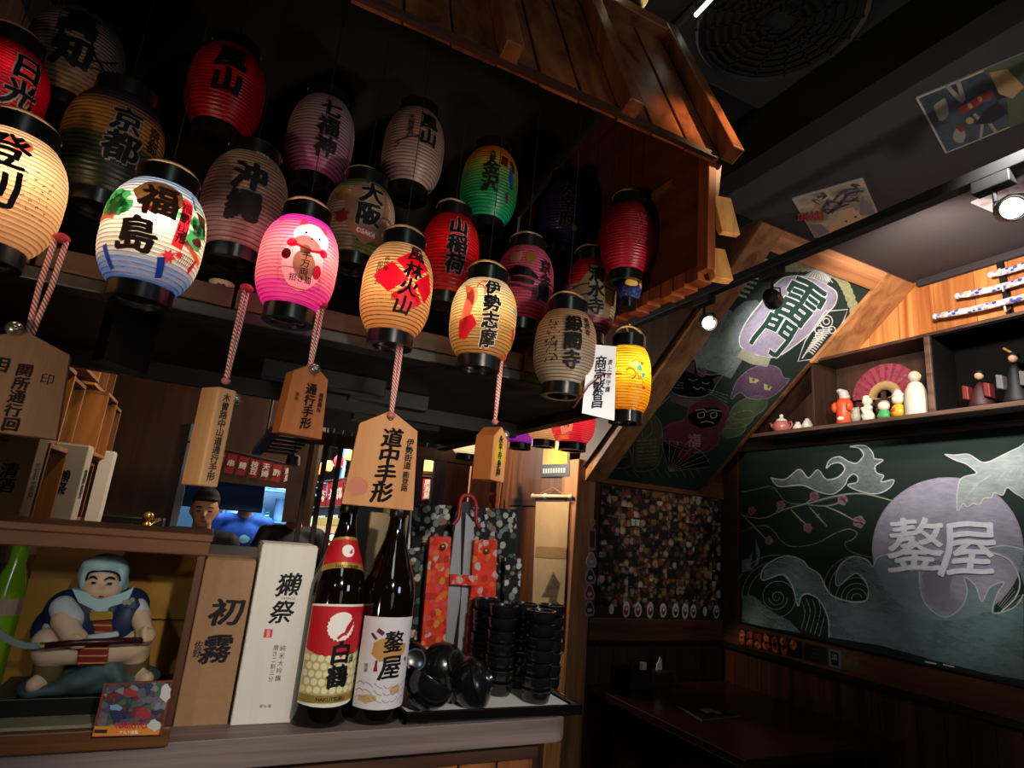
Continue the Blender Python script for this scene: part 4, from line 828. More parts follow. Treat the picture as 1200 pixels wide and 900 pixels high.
sculpt([(dp(114, 718), (.05, .034, .055)), (dp(78, 716, .0), (.032, .03, .034)), (dp(152, 713, .0), (.03, .03, .034)), (dp(62, 736, .012), (.03, .024, .034)), (dp(84, 735, -.012), (.028, .026, .034)), (dp(147, 727, -.014), (.024, .026, .04))], 'torso', navy, t, .005)
sculpt([(dp(112, 752, .006), (.04, .03, .024)), (dp(56, 762, -.022), dp(92, 762, -.02), .022, .022), (dp(156, 757, -.022), dp(126, 762, -.02), .023, .022), (dp(55, 752, -.02), dp(58, 778, -.012), .022, .018), (dp(160, 752, -.02), dp(158, 778, -.006), .024, .018),
        (dp(54, 796, -.012), dp(40, 802, -.03), .014, .012), (dp(160, 792, -.006), dp(172, 795, -.03), .014, .011)], 'legs', sk, t, .0045)
sculpt([(dp(58, 776, -.012), dp(56, 788, -.012), .021, .0205), (dp(158, 770, -.008), dp(158, 782, -.006), .0215, .021)], 'leggings', mat('#5d4a26', .7, noise=.2, scale=80), t, .004)
sculpt([(dp(74, 712, -.02), dp(82, 726, -.028), .019, .021), (dp(160, 711, -.014), dp(165, 722, -.02), .016, .016), (dp(60, 738, -.01), (.014, .012, .018))], 'sleeves', mat('#b8bcc4', .6), t, .004)
def hand(wrist, direc, par, s=1, m=sk):
    w_ = Vector(wrist); d = Vector(direc).normalized(); sd = d.cross(Vector((0, 1, 0))).normalized(); q = [(w_+d*.004*s, (.010*s, .009*s, .010*s))]
    return q
sculpt([(dp(76, 726, -.03), dp(86, 746, -.05), .019, .0145), (dp(89, 748, -.052), (.016, .014, .015))]+[(dp(86+i*3.2, 750, -.062), dp(87+i*3.2, 757, -.058), .0052, .0048) for i in range(4)]+[(dp(85, 747, -.062), dp(91, 746, -.067), .005, .0045)], 'right_arm', sk, t, .0028, 2)
sculpt([(dp(164, 722, -.022), dp(169, 738, -.045), .0155, .0125), (dp(171, 745, -.05), (.015, .013, .014))]+[(dp(176, 740+i*3, -.058), dp(169, 741+i*3, -.066), .0052, .0046) for i in range(4)]+[(dp(166, 740, -.058), dp(170, 737, -.066), .005, .0045)], 'left_arm', sk, t, .0028, 2)
hd = sculpt([(dp(121, 682, -.01), (.031, .03, .031)), (dp(121, 690, -.018), (.027, .024, .02)), (dp(121, 687, -.042), (.0035, .005, .0045)), (dp(121, 710, 0), dp(121, 695, 0), .016, .018)], 'head', sk, t, .003, 2)
sculpt([(dp(122, 672, .004), (.037, .035, .033)), (dp(103, 685, .0), dp(107, 703, -.004), .012, .012), (dp(142, 683, .0), dp(138, 703, -.004), .012, .012), (dp(122, 680, .02), (.036, .02, .036)), (dp(121, 663, -.014), (.031, .026, .0165)), (dp(101, 676, -.014), (.009, .018, .022)), (dp(143, 676, -.014), (.009, .018, .022))], 'hood', hood, t, .004)
MB().prism([dp(*p, -.035) for p in ((84, 690), (100, 694), (122, 701), (146, 694), (157, 688), (150, 705), (128, 712), (122, 722), (108, 714), (92, 706))], (0, .02, 0)).build('collar_scarf', hood, t, bevel=.004)
armor = stripes('#7a0f16', '#b88a34', 'Z', 95, .4, .8)
MB().prism([dp(*p, -.034) for p in ((105, 712), (128, 710), (133, 742), (110, 744))], (0, .012, 0)).build('chest_armour', armor, t, bevel=.003)
MB().prism([dp(*p, -.046) for p in ((104, 718), (132, 716), (132, 726), (105, 728))], (0, .006, 0)).build('gold_band', mat('#b08a3a', .35, metal=.5), t, bevel=.002)
MB().prism([dp(*p, -.05) for p in ((92, 754), (128, 750), (125, 779), (89, 781))], (0, .012, 0)).build('apron_armour', armor, t, bevel=.003)
MB().prism([dp(*p, -.048) for p in ((100, 745), (138, 740), (140, 746), (102, 752))], (0, .01, 0)).build('white_sash', mat('#b9bcc0', .6), t, bevel=.003)
MB().tube([dp(50, 757, -.062), dp(88, 753, -.066), dp(168, 750, -.066)], .0048, 10).build('shaft', mat('#3a1216', .35), t, smooth=True)
MB().prism([dp(*p, -.062) for p in spline([(50, 754), (30, 753), (10, 745), (-6, 732), (-8, 738), (8, 753), (28, 760), (50, 760)], 3)], (0, .004, 0)).build('blade', mat('#9fb0b8', .3, metal=.5), t)
MB().cyl(dp(53, 757, -.062), dp(47, 757.3, -.062), .0055, 10).build('blade_collar', mat('#a08040', .3, metal=.7), t)
fe = Shape(); F2 = lambda a, b: dp(a, b, 0)
def face_fn(a, b):
    p = at(a, b, y=yD-.02); c = dp(121, 684, -.012); d = (p-CAM).normalized(); 
    # foremost point of the head along that line of the face
    q = p-c; r2 = .031**2-q.x**2-q.z**2
    return Vector((p.x, c.y-math.sqrt(max(r2, 1e-5))-.0035, p.z))
fe.stroke([(107, 676), (112, 674), (117, 677)], 2.2).stroke([(125, 678), (131, 675), (137, 677)], 2.2)
fe.blob(112.5, 681, 3.2, 1.5, 10).blob(131, 682, 3.2, 1.5, 10); fe.cut(2).lay(face_fn, 'brows_and_eyes', INK(), t)
Shape().blob(121, 697, 3.2, 1.2, 10).cut(2).lay(face_fn, 'lips', mat('#9c3a34', .5), t)
MB().tube([dp(*p, -.036) for p in spline([(101, 680), (105, 671), (121, 669), (137, 672), (141, 681)], 4)], .0016, 8).build('hair_fringe', INK(), t, smooth=True)
for a, b in ((146, 703), (151, 708), (149, 699), (153, 702)): pass
Shape().blob(151, 705, 4, 4, 8).blob(146, 706, 3, 3, 8).blob(155, 703, 3, 3, 8).lay(lambda a, b: dp(a, b, -.037), 'gold_crest', mat('#8a8a86', .5), t)
MB().ball(dp(150, 716, -.028), (.017, .006, .024), 12, 8).build('vest_flap', navy, t, smooth=True)
# comic card leaning on the case
yC = cy0-.012
q = [at(a, b, y=yC) for a, b in ((122, 801), (203, 797), (190, 861), (107, 864))]
t = thing('picture_card', 'small colourful picture card with an orange strip leaning on the display case', 'card', (q[2]+q[3])/2)
MB().prism(q, (0, .003, 0)).build('card', mat('#6a2418', .6), t)
def cf(a, b, o=.0008): return at(a, b, y=yC-o)
Shape().poly([(124, 803), (200, 799), (190, 850), (113, 852)]).lay(cf, 'picture', blotch(('#3a3f48', '#7a6a70', '#4a6a4c', '#5a4a66', '#7a2a30', '#8a8a90', '#33405a', '#6a6068'), 110, base='#24262c', edge=.6, contrast=.3), t)
Shape().blob(138, 838, 12, 6, 12, .1, .25, 3).lay(lambda a, b: cf(a, b, .0012), 'dark_blue_patch', mat('#1a1e3e', .6), t)
Shape().blob(168, 836, 9, 6, 12, .1, .3, 5).blob(152, 812, 8, 5, 12, .1, .3, 6).lay(lambda a, b: cf(a, b, .0012), 'red_patch', mat('#8a2028', .6), t)
Shape().blob(136, 829, 9, 4, 12, .1, .3, 7).lay(lambda a, b: cf(a, b, .0014), 'pale_blue_patch', mat('#6a8ab0', .6), t)
Shape().blob(194, 812, 6, 11, 14, .1, .15, 8).blob(181, 850, 8, 7, 12, 0, .2, 9).lay(lambda a, b: cf(a, b, .0014), 'white_patch', mat('#b8b4ae', .6), t)
Shape().poly([(111, 851), (189, 849), (186, 861), (108, 863)]).lay(lambda a, b: cf(a, b, .001), 'orange_strip', mat('#c87a22', .6), t)
Shape().poly([(111, 855), (126, 855), (125, 859), (110, 859)]).lay(lambda a, b: cf(a, b, .0016), 'dark_strip', mat('#1a1210', .6), t)
nr = Shape().text('NARUTO', 0, 0, 10.5, .03, vertical=False, sx=.85); Shape_ = [(a+154, 850-b) for a, b in nr.v]; nr.v = Shape_; nr.lay(lambda a, b: cf(a, b, .002), 'lettering', mat('#b4202a', .6), t)
nr = Shape().text('ナルト疾風', 0, 0, 4.5, .02, vertical=False); nr.v = [(a+151, 858-b) for a, b in nr.v]; nr.lay(lambda a, b: cf(a, b, .002), 'lettering', mat('#e8e0d0', .6), t)

# =================================================================== HANGING WOODEN TAGS
ROPE = stripes('#b01c2c', '#d8c8b8', 'Z', 150, .7, .5, 1.2)
BELL = mat('#b8b4aa', .25, metal=.9)
def rope(par, top, bot, gap=.009, r=.0034, name='rope'):
    top, bot = Vector(top), Vector(bot); d = Vector((gap/2, 0, 0))
    MB().tube([bot-d*.3, (top+bot)/2-d, top-d], r, 7).tube([top+d, (top+bot)/2+d, bot+d*.3], r, 7).build(name, ROPE, par, smooth=True)
    MB().ball(top, (.012, .010, .008), 12, 8).build('rope_knot', mat('#b02830', .6), par, smooth=True)
    MB().ball(bot, (.008, .007, .006), 12, 8).build('rope_knot', mat('#a86a60', .6), par, smooth=True)
def bell(par, c, r=.010):
    o = MB().ball(c, r, 16, 10).build('bell', BELL, par, smooth=True)
    c = Vector(c); MB().lathe([(r*.99, -.001), (r*1.04, -.001), (r*1.04, .0012), (r*.99, .0012)], c, 20, capb=False, capt=False).build('bell_seam', mat('#5a5650', .4, metal=.6), o)
TAGW = wood('#a87040', '#c08a58', 'Z', 16, .6); TAGO = wood('#8a4c20', '#b06c34', 'Z', 16, .6)
def tagshape(label, px_, y, w_, h, th_, top, rot, m, extra=.03, name='wooden_tag', mside=None):
    """house shaped tag: px_ is its hole; local frame x right, -y front"""
    p = at(*px_, y=y); t = thing(name, label, 'tag', p, None, rot)
    sh = .30*w_ if top is None else top
    MB().prism([(-w_*.42, -th_/2, -sh+.012), (0, -th_/2, .014), (w_*.42, -th_/2, -sh+.012), (w_*.5, -th_/2, -h), (-w_*.5, -th_/2, -h)], (0, th_, 0)).build('tag_board', m, t, True, bevel=.0012)
    return t, p
def tagtext(t, items, th_, col='#0c0806'):
    s = Shape()
    for it in items: s.text(*it[:4], **(it[4] if len(it) > 4 else {}))
    s.lay(lambda a, b: Vector((a, -th_/2-.0007, b)), 'lettering', mat(col, .65, spec=.1), t, True)
yT = 1.085
t, p = tagshape('large pale wooden tag with a column of brush characters, hanging in front over the bottles', (457, 490), yT, .128, .163, .012, .03, -.08, TAGW)
tagtext(t, [('道中手形', .006, -.086, .0365, dict(bold=.045, pitch=.92, slant=.06, sx=1.08)), ('伊勢街道', .042, -.062, .0145, dict(bold=.03)), ('能登路', .042, -.112, .0125, dict(bold=.03))], .012)
Shape().blob(-.042, -.13, .02, .016, 14, 0, .15, 3).lay(lambda a, b: Vector((a, -.0066, b)), 'red_stamp', mat('#b87058', .7), t, True)
MB().lathe([(.004, -.0065), (.0055, -.0066), (.0055, -.0072), (.004, -.0072)], (0, 0, 0), 14, (0, 1, 0), False, False).build('hole', INK(), t, True)
rope(t, at(470, 396, y=yT)-p+p, p+Vector((0, -.008, .004)), .007)
t, p = tagshape('orange brown wooden tag with thick pale edge, second hanging tag from the left', (361, 436), yT, .078, .115, .03, .02, .35, TAGO)
tagtext(t, [('通行手形', .004, -.062, .0205, dict(bold=.05)), ('箱根関所', .024, -.052, .009, dict(bold=.02)), ('御用', -.02, -.05, .008)], .03, '#1c0c06')
rope(t, at(377, 357, y=yT), p+Vector((0, -.004, .008)), .007); bell(t, p+Vector((.002, -.018, .004)))
p = at(258, 452, y=yT); t = thing('wooden_tag', 'long square wooden block tag with a small bell, left of the orange tag', 'tag', p, None, .62)
MB().box((-.017, -.023, -.165), (.017, .023, -.006)).build('tag_block', wood('#9a7046', '#c29668', 'Z', 16, .65), t, True, bevel=.003)
Shape().text('木曽路中山道通行手形', 0, -.085, .0145, .03).lay(lambda a, b: Vector((a, -.0237, b)), 'lettering', mat('#2a1c12', .7), t, True)
rope(t, at(291, 337, y=yT), at(266, 446, y=yT), .007); bell(t, at(276, 466, y=yT-.01), .0105)
p = at(578, 500, y=yT); t = thing('wooden_tag', 'small wooden block tag with yellow crest, hanging right of the large tag', 'tag', p, None, .60)
MB().prism([(-.026, -.02, -.022), (0, -.02, 0), (.026, -.02, -.022), (.026, -.02, -.108), (-.026, -.02, -.108)], (0, .042, 0)).build('tag_block', TAGO, t, True, bevel=.0015)
Shape().poly([(-.0255, -.023), (0, -.001), (.0255, -.023), (.0255, -.1075), (-.0255, -.1075)]).lay(lambda a, b: Vector((a, -.0205, b)), 'pale_face', TAGW, t, True)
Shape().blob(0, -.055, .018, .026, 20).lay(lambda a, b: Vector((a, -.0210, b)), 'yellow_crest', mat('#c8a830', .6), t, True)
Shape().text('永平寺参拝', .0, -.058, .0165, .04).lay(lambda a, b: Vector((a, -.0215, b)), 'lettering', INK(), t, True)
rope(t, at(589, 418, y=yT), at(581, 494, y=yT), .007); bell(t, at(595, 508, y=yT-.012), .010)
t, p = tagshape('wide dark wooden tag with printed stamps at the left edge, on a double rope', (30, 402), yT, .135, .135, .03, .02, .12, wood('#6d4c30', '#947050', 'Z', 16, .7))
tagtext(t, [('関所通行', .01, -.072, .02, dict(bold=.04)), ('相', -.02, -.04, .024, dict(bold=.03)), ('大', -.03, -.08, .02), ('印', .038, -.05, .018), ('回', .012, -.122, .02, dict(bold=.06))], .03, '#22130c')
rope(t, at(72, 279, y=yT), p+Vector((.002, -.004, .006)), .014, .004); bell(t, p+Vector((-.014, -.02, .014)), .011)
# white card
q = [at(a, b, y=1.05) for a, b in ((690, 403), (722, 406), (720, 493), (682, 484))]
t = thing('paper_card', 'white paper card with two columns of brush characters in front of the yellow lantern', 'card', (q[0]+q[1])/2)
MB().prism(q, (0, .0012, 0)).build('card', mat('#dfe3ea', .8), t)
u = (q[1]-q[0]).normalized(); v = (q[0]-q[3]).normalized(); cc = sum(q, Vector((0, 0, 0)))/4
cfn = plane_fn(cc, u, v, .0008)
Shape().text('商売繁昌', -.004, -.003, .0325, .03, pitch=.9).lay(cfn, 'lettering', INK(), t)
Shape().text('波上宮守護', .020, .012, .0135, .02, pitch=1.15).lay(cfn, 'lettering', mat('#33302e', .7), t)
MB().tube([at(672, 478, y=1.05), at(690, 452, y=1.045), at(708, 438, y=1.045), at(728, 438, y=1.06)], .0016, 6).build('red_cord', mat('#6a1820', .7), t, smooth=True)
# white cups and odds on the canopy shelf
for (px, py, r, h, lab) in ((261, 328, .024, .036, 'white cup with a dark ring on the canopy shelf, behind the pink lantern'), (236, 326, .013, .02, 'tiny brown jar beside the white cup on the canopy shelf'), (130, 300, .02, .03, 'pale cup on the canopy shelf left of the scenic lantern')):
    p = at(px, py, y=1.29); p.z = zk+.06
    t = thing('sake_cup', lab, 'cup', p)
    MB().lathe([(r*.7, 0), (r*.75, .002), (r, h), (r*.92, h), (r*.6, .006)], (0, 0, 0), 28, capt=True).build('cup', mat('#b9ac98' if r > .015 else '#5a3a22', .4), t, True, 40)
    MB().lathe([(r*.3, -.002), (r*.42, -.002), (r*.42, .0015), (r*.3, .0015)], (0, -r*.86, h*.55), 16, (0, -1, 0)).build('painted_ring', mat('#3a2018', .5), t, True)

# =================================================================== BOOTH: chalkboard, niche shelf, poster, table
# ---- chalkboard on the right wall
t = thing('chalkboard', 'large chalkboard on the right wall with a chalk moon, crane, plum branch and rolling waves', 'chalkboard', (XW, 1.7, 1.09))
MB().box((XW-.012, .55, 1.088), (XW+.003, 2.757, 2.095)).build('board', mat('#14251e', .75, noise=.3, scale=5), t)
MB().box((XW-.035, .55, 2.095), (XW+.003, 2.78, 2.15)).build('frame_top', wood('#4a3324', '#8a6a50', 'Y', 16, .5), t, bevel=.003)
MB().box((XW-.03, 1.0, 1.083), (XW-.002, 2.757, 1.09)).build('chalk_ledge', mat('#0d1110', .5), t)
xb = XW-.0125
def wp(o):
    return lambda a, b: at(860+a/3, 500+b/3, x=xb-o)
def draw(sh, col, dens, lvl, name='chalk_drawing', par=None, fn=None, sc=60):
    return sh.lay(fn or wp(.0006+.0006*lvl), name, chalk(col, dens, sc), par or t)
C1, C2, CW_, PNK = '#5f6b66', '#8fa3a4', '#d8dcd6', '#a07a84'
draw(Shape().blob(752, 430, 264, 250, 48), '#aaa4b6', .84, 0, 'chalk_moon')
draw(Shape().outline([(752+264*math.cos(a*.131), 430+250*math.sin(a*.131)) for a in range(48)], 5, False), '#b0a4b8', .7, 1, 'chalk_moon_rim')
draw(Shape().blob(30, 230, 5).text('', 0, 0, 1), C1, .1, 0)
cloud = [(130, 180), (180, 185), (230, 150), (262, 180), (295, 152), (325, 185), (365, 178), (390, 150), (375, 128), (345, 130), (325, 146), (338, 116), (372, 106), (402, 122), (432, 128), (456, 100), (440, 76), (408, 70), (460, 67), (488, 92), (494, 112), (525, 118), (497, 138), (502, 162), (526, 172), (518, 194), (562, 187), (546, 216), (500, 236), (440, 226), (400, 205), (432, 196), (436, 178), (420, 166), (400, 182), (390, 205), (350, 236), (300, 230), (240, 206), (160, 210)]
draw(Shape().poly(cloud), '#8a958e', .6, 1, 'chalk_cloud'); draw(Shape().outline(cloud, 4), CW_, .75, 2, 'chalk_cloud_outline')
br = Shape()
for p in ([(25, 310), (100, 322), (180, 290), (260, 270), (350, 245), (440, 235), (520, 250), (585, 275), (572, 320)], [(200, 290), (230, 322), (255, 345)], [(265, 282), (300, 320), (328, 352)], [(290, 318), (300, 306)], [(320, 280), (370, 300), (428, 332)], [(262, 275), (330, 278), (385, 262)], [(30, 310), (70, 350), (115, 398)], [(60, 312), (62, 296)], [(150, 298), (165, 280)], [(255, 268), (282, 248)]): br.stroke(p, 5.5, True, True)
draw(br, '#a8a890', .75, 3, 'chalk_branch')
ln_ = Shape()
for p in ([(25, 370), (75, 352), (115, 350), (145, 372), (165, 400), (210, 422), (290, 410), (350, 378), (400, 360), (432, 372), (420, 395), (392, 408), (400, 432), (440, 450), (490, 462)], [(25, 230), (80, 220), (130, 210), (158, 235), (180, 262), (225, 272), (300, 262), (400, 235)]): ln_.stroke(p, 3.5)
draw(ln_, '#8a9080', .6, 2, 'chalk_line')
bl = Shape()
for a, b, r in ((63, 295, 13), (165, 276, 15), (283, 245, 16), (382, 258, 17), (260, 356, 15), (440, 335, 20), (123, 400, 14)):
    for k in range(5): bl.blob(a+r*.55*math.cos(k*1.257), b+r*.55*math.sin(k*1.257), r*.6, r*.6, 9)
draw(bl, PNK, .75, 5, 'chalk_blossom')
wv = [(335, 740), (330, 670), (300, 610), (262, 588), (236, 598), (225, 630), (205, 560), (170, 520), (100, 540), (110, 490), (180, 455), (240, 470), (262, 495), (300, 520), (340, 590), (410, 615), (465, 610), (470, 560), (430, 515), (365, 560), (362, 510), (385, 475), (425, 457), (470, 470), (488, 492), (505, 460), (545, 450), (585, 475), (620, 505), (650, 505), (655, 570), (680, 630), (740, 670), (795, 640), (820, 585), (812, 530), (850, 560), (872, 615), (900, 565), (950, 547), (925, 590), (912, 655), (985, 635), (1018, 590), (1020, 890), (900, 870), (700, 820), (520, 770)]
draw(Shape().poly(wv), '#7f9c9a', .62, 2, 'chalk_wave', sc=30); draw(Shape().stroke(wv[:-4], 4.5, True), CW_, .7, 6, 'chalk_wave_outline')
draw(Shape().poly([(30, 592), (70, 595), (110, 630), (150, 660), (200, 685), (235, 725), (28, 690)]), '#7a9a94', .6, 2, 'chalk_wave'); draw(Shape().poly([(28, 515), (60, 500), (80, 470), (75, 390), (92, 440), (88, 480), (60, 508), (28, 510), (28, 468), (50, 465), (66, 440)]), '#7f9c9a', .6, 2, 'chalk_wave')
draw(Shape().poly([(1020, 420), (960, 416), (890, 430), (960, 445), (1000, 490), (1020, 560)]), '#8fa3a4', .7, 4, 'chalk_wave_crest'); draw(Shape().stroke([(880, 430), (950, 418), (1020, 432)], 5).stroke([(900, 440), (970, 470), (1005, 540), (990, 600), (940, 650)], 5), CW_, .8, 6, 'chalk_wave_outline')
sp_ = Shape()
for (cx_, cy_, r0, r1, a0, a1) in ((152, 600, 8, 30, 0, 9.4), (152, 600, 35, 78, 0, 9.4)): sp_.stroke([(cx_+(r0+(r1-r0)*k/40)*math.cos(a0+(a1-a0)*k/40), cy_+(r0+(r1-r0)*k/40)*math.sin(a0+(a1-a0)*k/40)) for k in range(41)], 3.2)
for r in (100, 122, 146): sp_.stroke([(150+r*math.cos(a), 600+r*math.sin(a)*1.02) for a in [3.1+.25*k for k in range(11)]], 2.6)
for r in (18, 36, 54, 74): sp_.stroke([(432+r*math.cos(a), 605+r*math.sin(a)) for a in [3.0+.25*k for k in range(13)]], 3)
for r in (96, 116): sp_.stroke([(432+r*math.cos(a), 570+r*math.sin(a)) for a in [2.9+.22*k for k in range(9)]], 2.6)
for k in range(5): sp_.stroke([(232+k*22, 600+k*4), (250+k*18, 650), (236+k*16, 712+k*6)], 3)
for k in range(6): sp_.stroke([(975+k*8, 560+k*8), (928+k*5, 628+k*4)], 2.5)
draw(sp_, '#aab0a4', .6, 4, 'chalk_spiral')
crane = [(740, 97), (775, 100), (822, 97), (850, 112), (872, 125), (900, 122), (950, 98), (1000, 74), (1075, 45), (1075, 260), (1000, 240), (962, 214), (945, 240), (915, 232), (905, 250), (880, 252), (862, 275), (842, 270), (820, 282), (806, 270), (786, 294), (786, 230), (800, 182), (852, 165), (842, 150), (815, 130), (780, 118)]
draw(Shape().poly(crane), '#a3ada8', .8, 3, 'chalk_crane'); draw(Shape().outline(crane, 4), CW_, .75, 6, 'chalk_crane_outline')
fw = Shape()
for k in range(9): fw.stroke([(880+k*22, 190+k*3), (905+k*24, 170-k*6)], 3).stroke([(800+k*9, 270-k*10), (850+k*7, 200-k*4)], 2)
draw(fw, CW_, .5, 7, 'chalk_feather')
def btext(s, cx_, cy_, size, bold, rot=0, sx=1, sy=1, slant=0):
    sh = Shape().text(s, 0, 0, size, bold, rot=0, sx=sx, sy=sy, slant=slant); ca, sa = math.cos(rot), math.sin(rot)
    sh.v = [(cx_+a*ca-b*sa*1 if False else cx_+(a*ca+b*sa), cy_+(a*sa-b*ca)) for a, b in sh.v]; return sh
WCH = mat('#e6e4ea', .95, noise=.14, scale=70, spec=.05)
for ch_, X_, Y_, z_, r_ in (('鏊', 640, 412, 205, .04), ('屋', 822, 430, 212, .06)):    # chalk strokes laid over each other, each a little prouder
    mb_ = MB()
    for k in range(7):
        a_ = k*math.pi/3; d_ = z_*.017 if k else 0; sh = btext(ch_, X_+d_*(math.cos(a_)-.3*math.sin(a_)), Y_-d_*(.6*math.sin(a_)-.4*math.cos(a_)), z_, .0051, r_); f_ = wp(.0042+.0004*k); sh_ = Shape(); g0 = len(sh.v)//7
        n_ = g0; mb_.add([f_(*v) for v in sh.v[:n_]], [f for f in sh.f if max(f) < n_])
    mb_.build('chalk_lettering', WCH, t)
draw(Shape().blob(715, 560, 50, 90, 18, 0, .2, 3).blob(770, 630, 40, 30, 14, 0, .3, 4), '#6a6672', .3, 1, 'chalk_smudge')
dots = Shape().stroke([(672, 826), (712, 834)], 6).stroke([(735, 836), (775, 845)], 5); draw(dots, '#c9ccd0', .9, 1, 'chalk_stick', fn=lambda a, b: at(860+a/3, 500+b/3, x=xb-.004))

# ---- drawing on the sloped board
def sp2(o, ox=700, oy=250, s=2.811): return lambda a, b: at(ox+a/s, oy+b/s, p0=S0+SN*-(.0046+o), n=SN)
def sdraw(sh, col, dens, lvl, name='chalk_drawing', up=False, sc=60):
    f = sp2(.0006*lvl+.0006, 860, 270, 6) if up else sp2(.0006*lvl+.0006)
    return sh.lay(f, name, chalk(col, dens, sc), bd)
G = '#16281f'
lan = [(490, 322), (575, 340), (660, 388), (722, 440), (712, 520), (650, 590), (560, 700), (480, 770), (420, 815), (340, 870), (265, 892), (170, 880), (60, 830), (38, 765), (62, 690), (110, 610), (180, 520), (262, 410), (330, 345), (400, 322)]
sdraw(Shape().poly(lan), '#9c93a8', .8, 1, 'chalk_temple_lantern', True); sdraw(Shape().outline(lan, 8), CW_, .85, 2, 'chalk_outline', True)
def btxt2(s, cx_, cy_, size, bold, rot, sx=1, sy=1): return btext(s, cx_, cy_, size, bold, rot, sx, sy)
sdraw(btxt2('雷', 470, 505, 300, .055, .62, 1.05, 1.15), '#e6e4ea', .95, 3, 'chalk_lettering_edge', True); sdraw(btxt2('門', 285, 735, 265, .055, .62, 1.0, 1.12), '#e6e4ea', .95, 3, 'chalk_lettering_edge', True)
for (c_, x_, y_, z_) in (('雷', 470, 505, 300), ('門', 285, 735, 265)): btxt2(c_, x_, y_, z_, .030, .62, 1.05 if c_ == '雷' else 1, 1.15 if c_ == '雷' else 1.12).lay(sp2(.0030, 860, 270, 6), 'board_lettering', mat('#16382c', .8), bd)
sdraw(Shape().poly([(60, 830), (170, 880), (262, 895), (235, 960), (120, 940), (20, 890)]), '#a5a58c', .75, 3, 'chalk_lantern_cap', True)
sdraw(Shape().poly([(490, 322), (560, 330), (650, 385), (690, 330), (640, 270), (580, 250), (540, 290)]), '#b8b8b4', .6, 3, 'chalk_lantern_cap', True)
tk = Shape()
for k in range(9): tk.stroke([(600, 255), (520+k*22, 320+k*6)], 6)
sdraw(tk, CW_, .8, 4, 'chalk_rope_knot', True)
rp_ = Shape()
for k in range(13): u_ = k/12; rp_.blob(110+u_*450, 215+u_*40+18*math.sin(u_*3.1), 40-u_*6, 42-u_*8, 14, .4)
for k in range(11): u_ = k/10; rp_.blob(690+u_*160, 300+u_*u_*270, 30+10*u_, 36, 14, .8)
sdraw(rp_, '#b0b084', .75, 2, 'chalk_rope', True)
ro_ = Shape()
for k in range(12): u_ = k/11; ro_.stroke([(100+u_*450, 190+u_*40), (118+u_*450, 240+u_*40)], 4)
sdraw(ro_, CW_, .6, 4, 'chalk_rope_twist', True)
kb = Shape().outline([(640, 570), (800, 555), (770, 640), (700, 760), (600, 900), (450, 920), (500, 780)], 7, False)
for (a, b, r) in ((650, 640, 44), (650, 640, 22), (600, 700, 30), (600, 740, 26), (690, 700, 24)): kb.outline([(a+r*math.cos(.52*k), b+r*math.sin(.52*k)) for k in range(12)], 7)
for k in range(12): kb.stroke([(480+k*10, 900-k*18), (520+k*14, 850-k*14), (560+k*12, 870-k*16)], 9)
sdraw(kb, '#dcdcd8', .8, 2, 'chalk_mask', True)
sdraw(Shape().poly([(0, 560), (70, 500), (160, 490), (210, 530), (130, 620), (60, 690), (0, 900)]), '#7e8a90', .55, 1, 'chalk_smoke', True, 25)
bldg = Shape()
for k in range(5): bldg.stroke([(0+k*20, 440-k*30), (90+k*24, 470-k*32)], 16)
sdraw(bldg, '#b8c8c4', .6, 1, 'chalk_cloud', True)
sdraw(Shape().poly([(335, 330), (400, 300), (460, 330), (480, 400), (480, 480), (440, 545), (380, 520), (300, 500), (270, 470), (290, 400)]), '#8d978f', .55, 0, 'chalk_haze', False, 40)
catp = [(232, 560), (240, 520), (275, 505), (320, 480), (332, 520), (372, 532), (412, 530), (392, 562), (376, 590), (340, 606), (290, 604), (250, 592)]
sdraw(Shape().poly(catp), '#0a0c0b', .9, 1, 'black_cat_head'); sdraw(Shape().outline(catp, 2.2), '#a8aaa6', .6, 2, 'chalk_outline')
sdraw(Shape().poly([(270, 512), (322, 486), (320, 530)]).poly([(380, 545), (408, 533), (388, 565)]).blob(345, 525, 16, 14), '#7a4a58', .6, 2, 'chalk_ear')
wh = Shape().stroke([(300, 545), (316, 552), (330, 545)], 2).stroke([(345, 556), (358, 562), (370, 556)], 2).stroke([(315, 570), (330, 580), (342, 574), (355, 582)], 2)
for k in range(3): wh.stroke([(285, 560+k*8), (225, 545+k*14)], 1.5).stroke([(365, 580+k*6), (430, 600+k*12)], 1.5)
wh.stroke([(240, 600), (200, 640), (130, 700)], 2).stroke([(210, 560), (160, 600)], 2)
sdraw(wh, '#a8aaa6', .6, 3, 'chalk_whisker')
sdraw(Shape().poly([(240, 590), (300, 610), (350, 612), (300, 640), (240, 620)]), '#7a5a50', .5, 2, 'chalk_collar')
dar = [(300, 640), (340, 612), (390, 612), (430, 640), (432, 690), (405, 720), (395, 760), (330, 790), (215, 745), (230, 700), (285, 680)]
sdraw(Shape().poly(dar), '#6a2f3c', .65, 2, 'chalk_daruma'); sdraw(Shape().outline(dar, 2.2), '#8a5a64', .6, 3, 'chalk_outline')
sdraw(Shape().poly([(300, 665), (340, 640), (400, 640), (412, 668), (392, 700), (340, 708), (305, 690)]), '#0b0d0c', .95, 4, 'daruma_face')
dm = Shape().outline([(330, 660), (350, 655), (352, 670), (335, 674)], 2.5).outline([(372, 660), (390, 655), (392, 670), (376, 674)], 2.5).stroke([(322, 650), (350, 645), (360, 655), (375, 648), (408, 652)], 3).stroke([(340, 690), (362, 685), (385, 692)], 2.5)
sdraw(dm, '#b0aaa4', .7, 5, 'chalk_face'); sdraw(btext('福', 318, 748, 46, .03, .1), '#a07078', .7, 4, 'chalk_lettering')
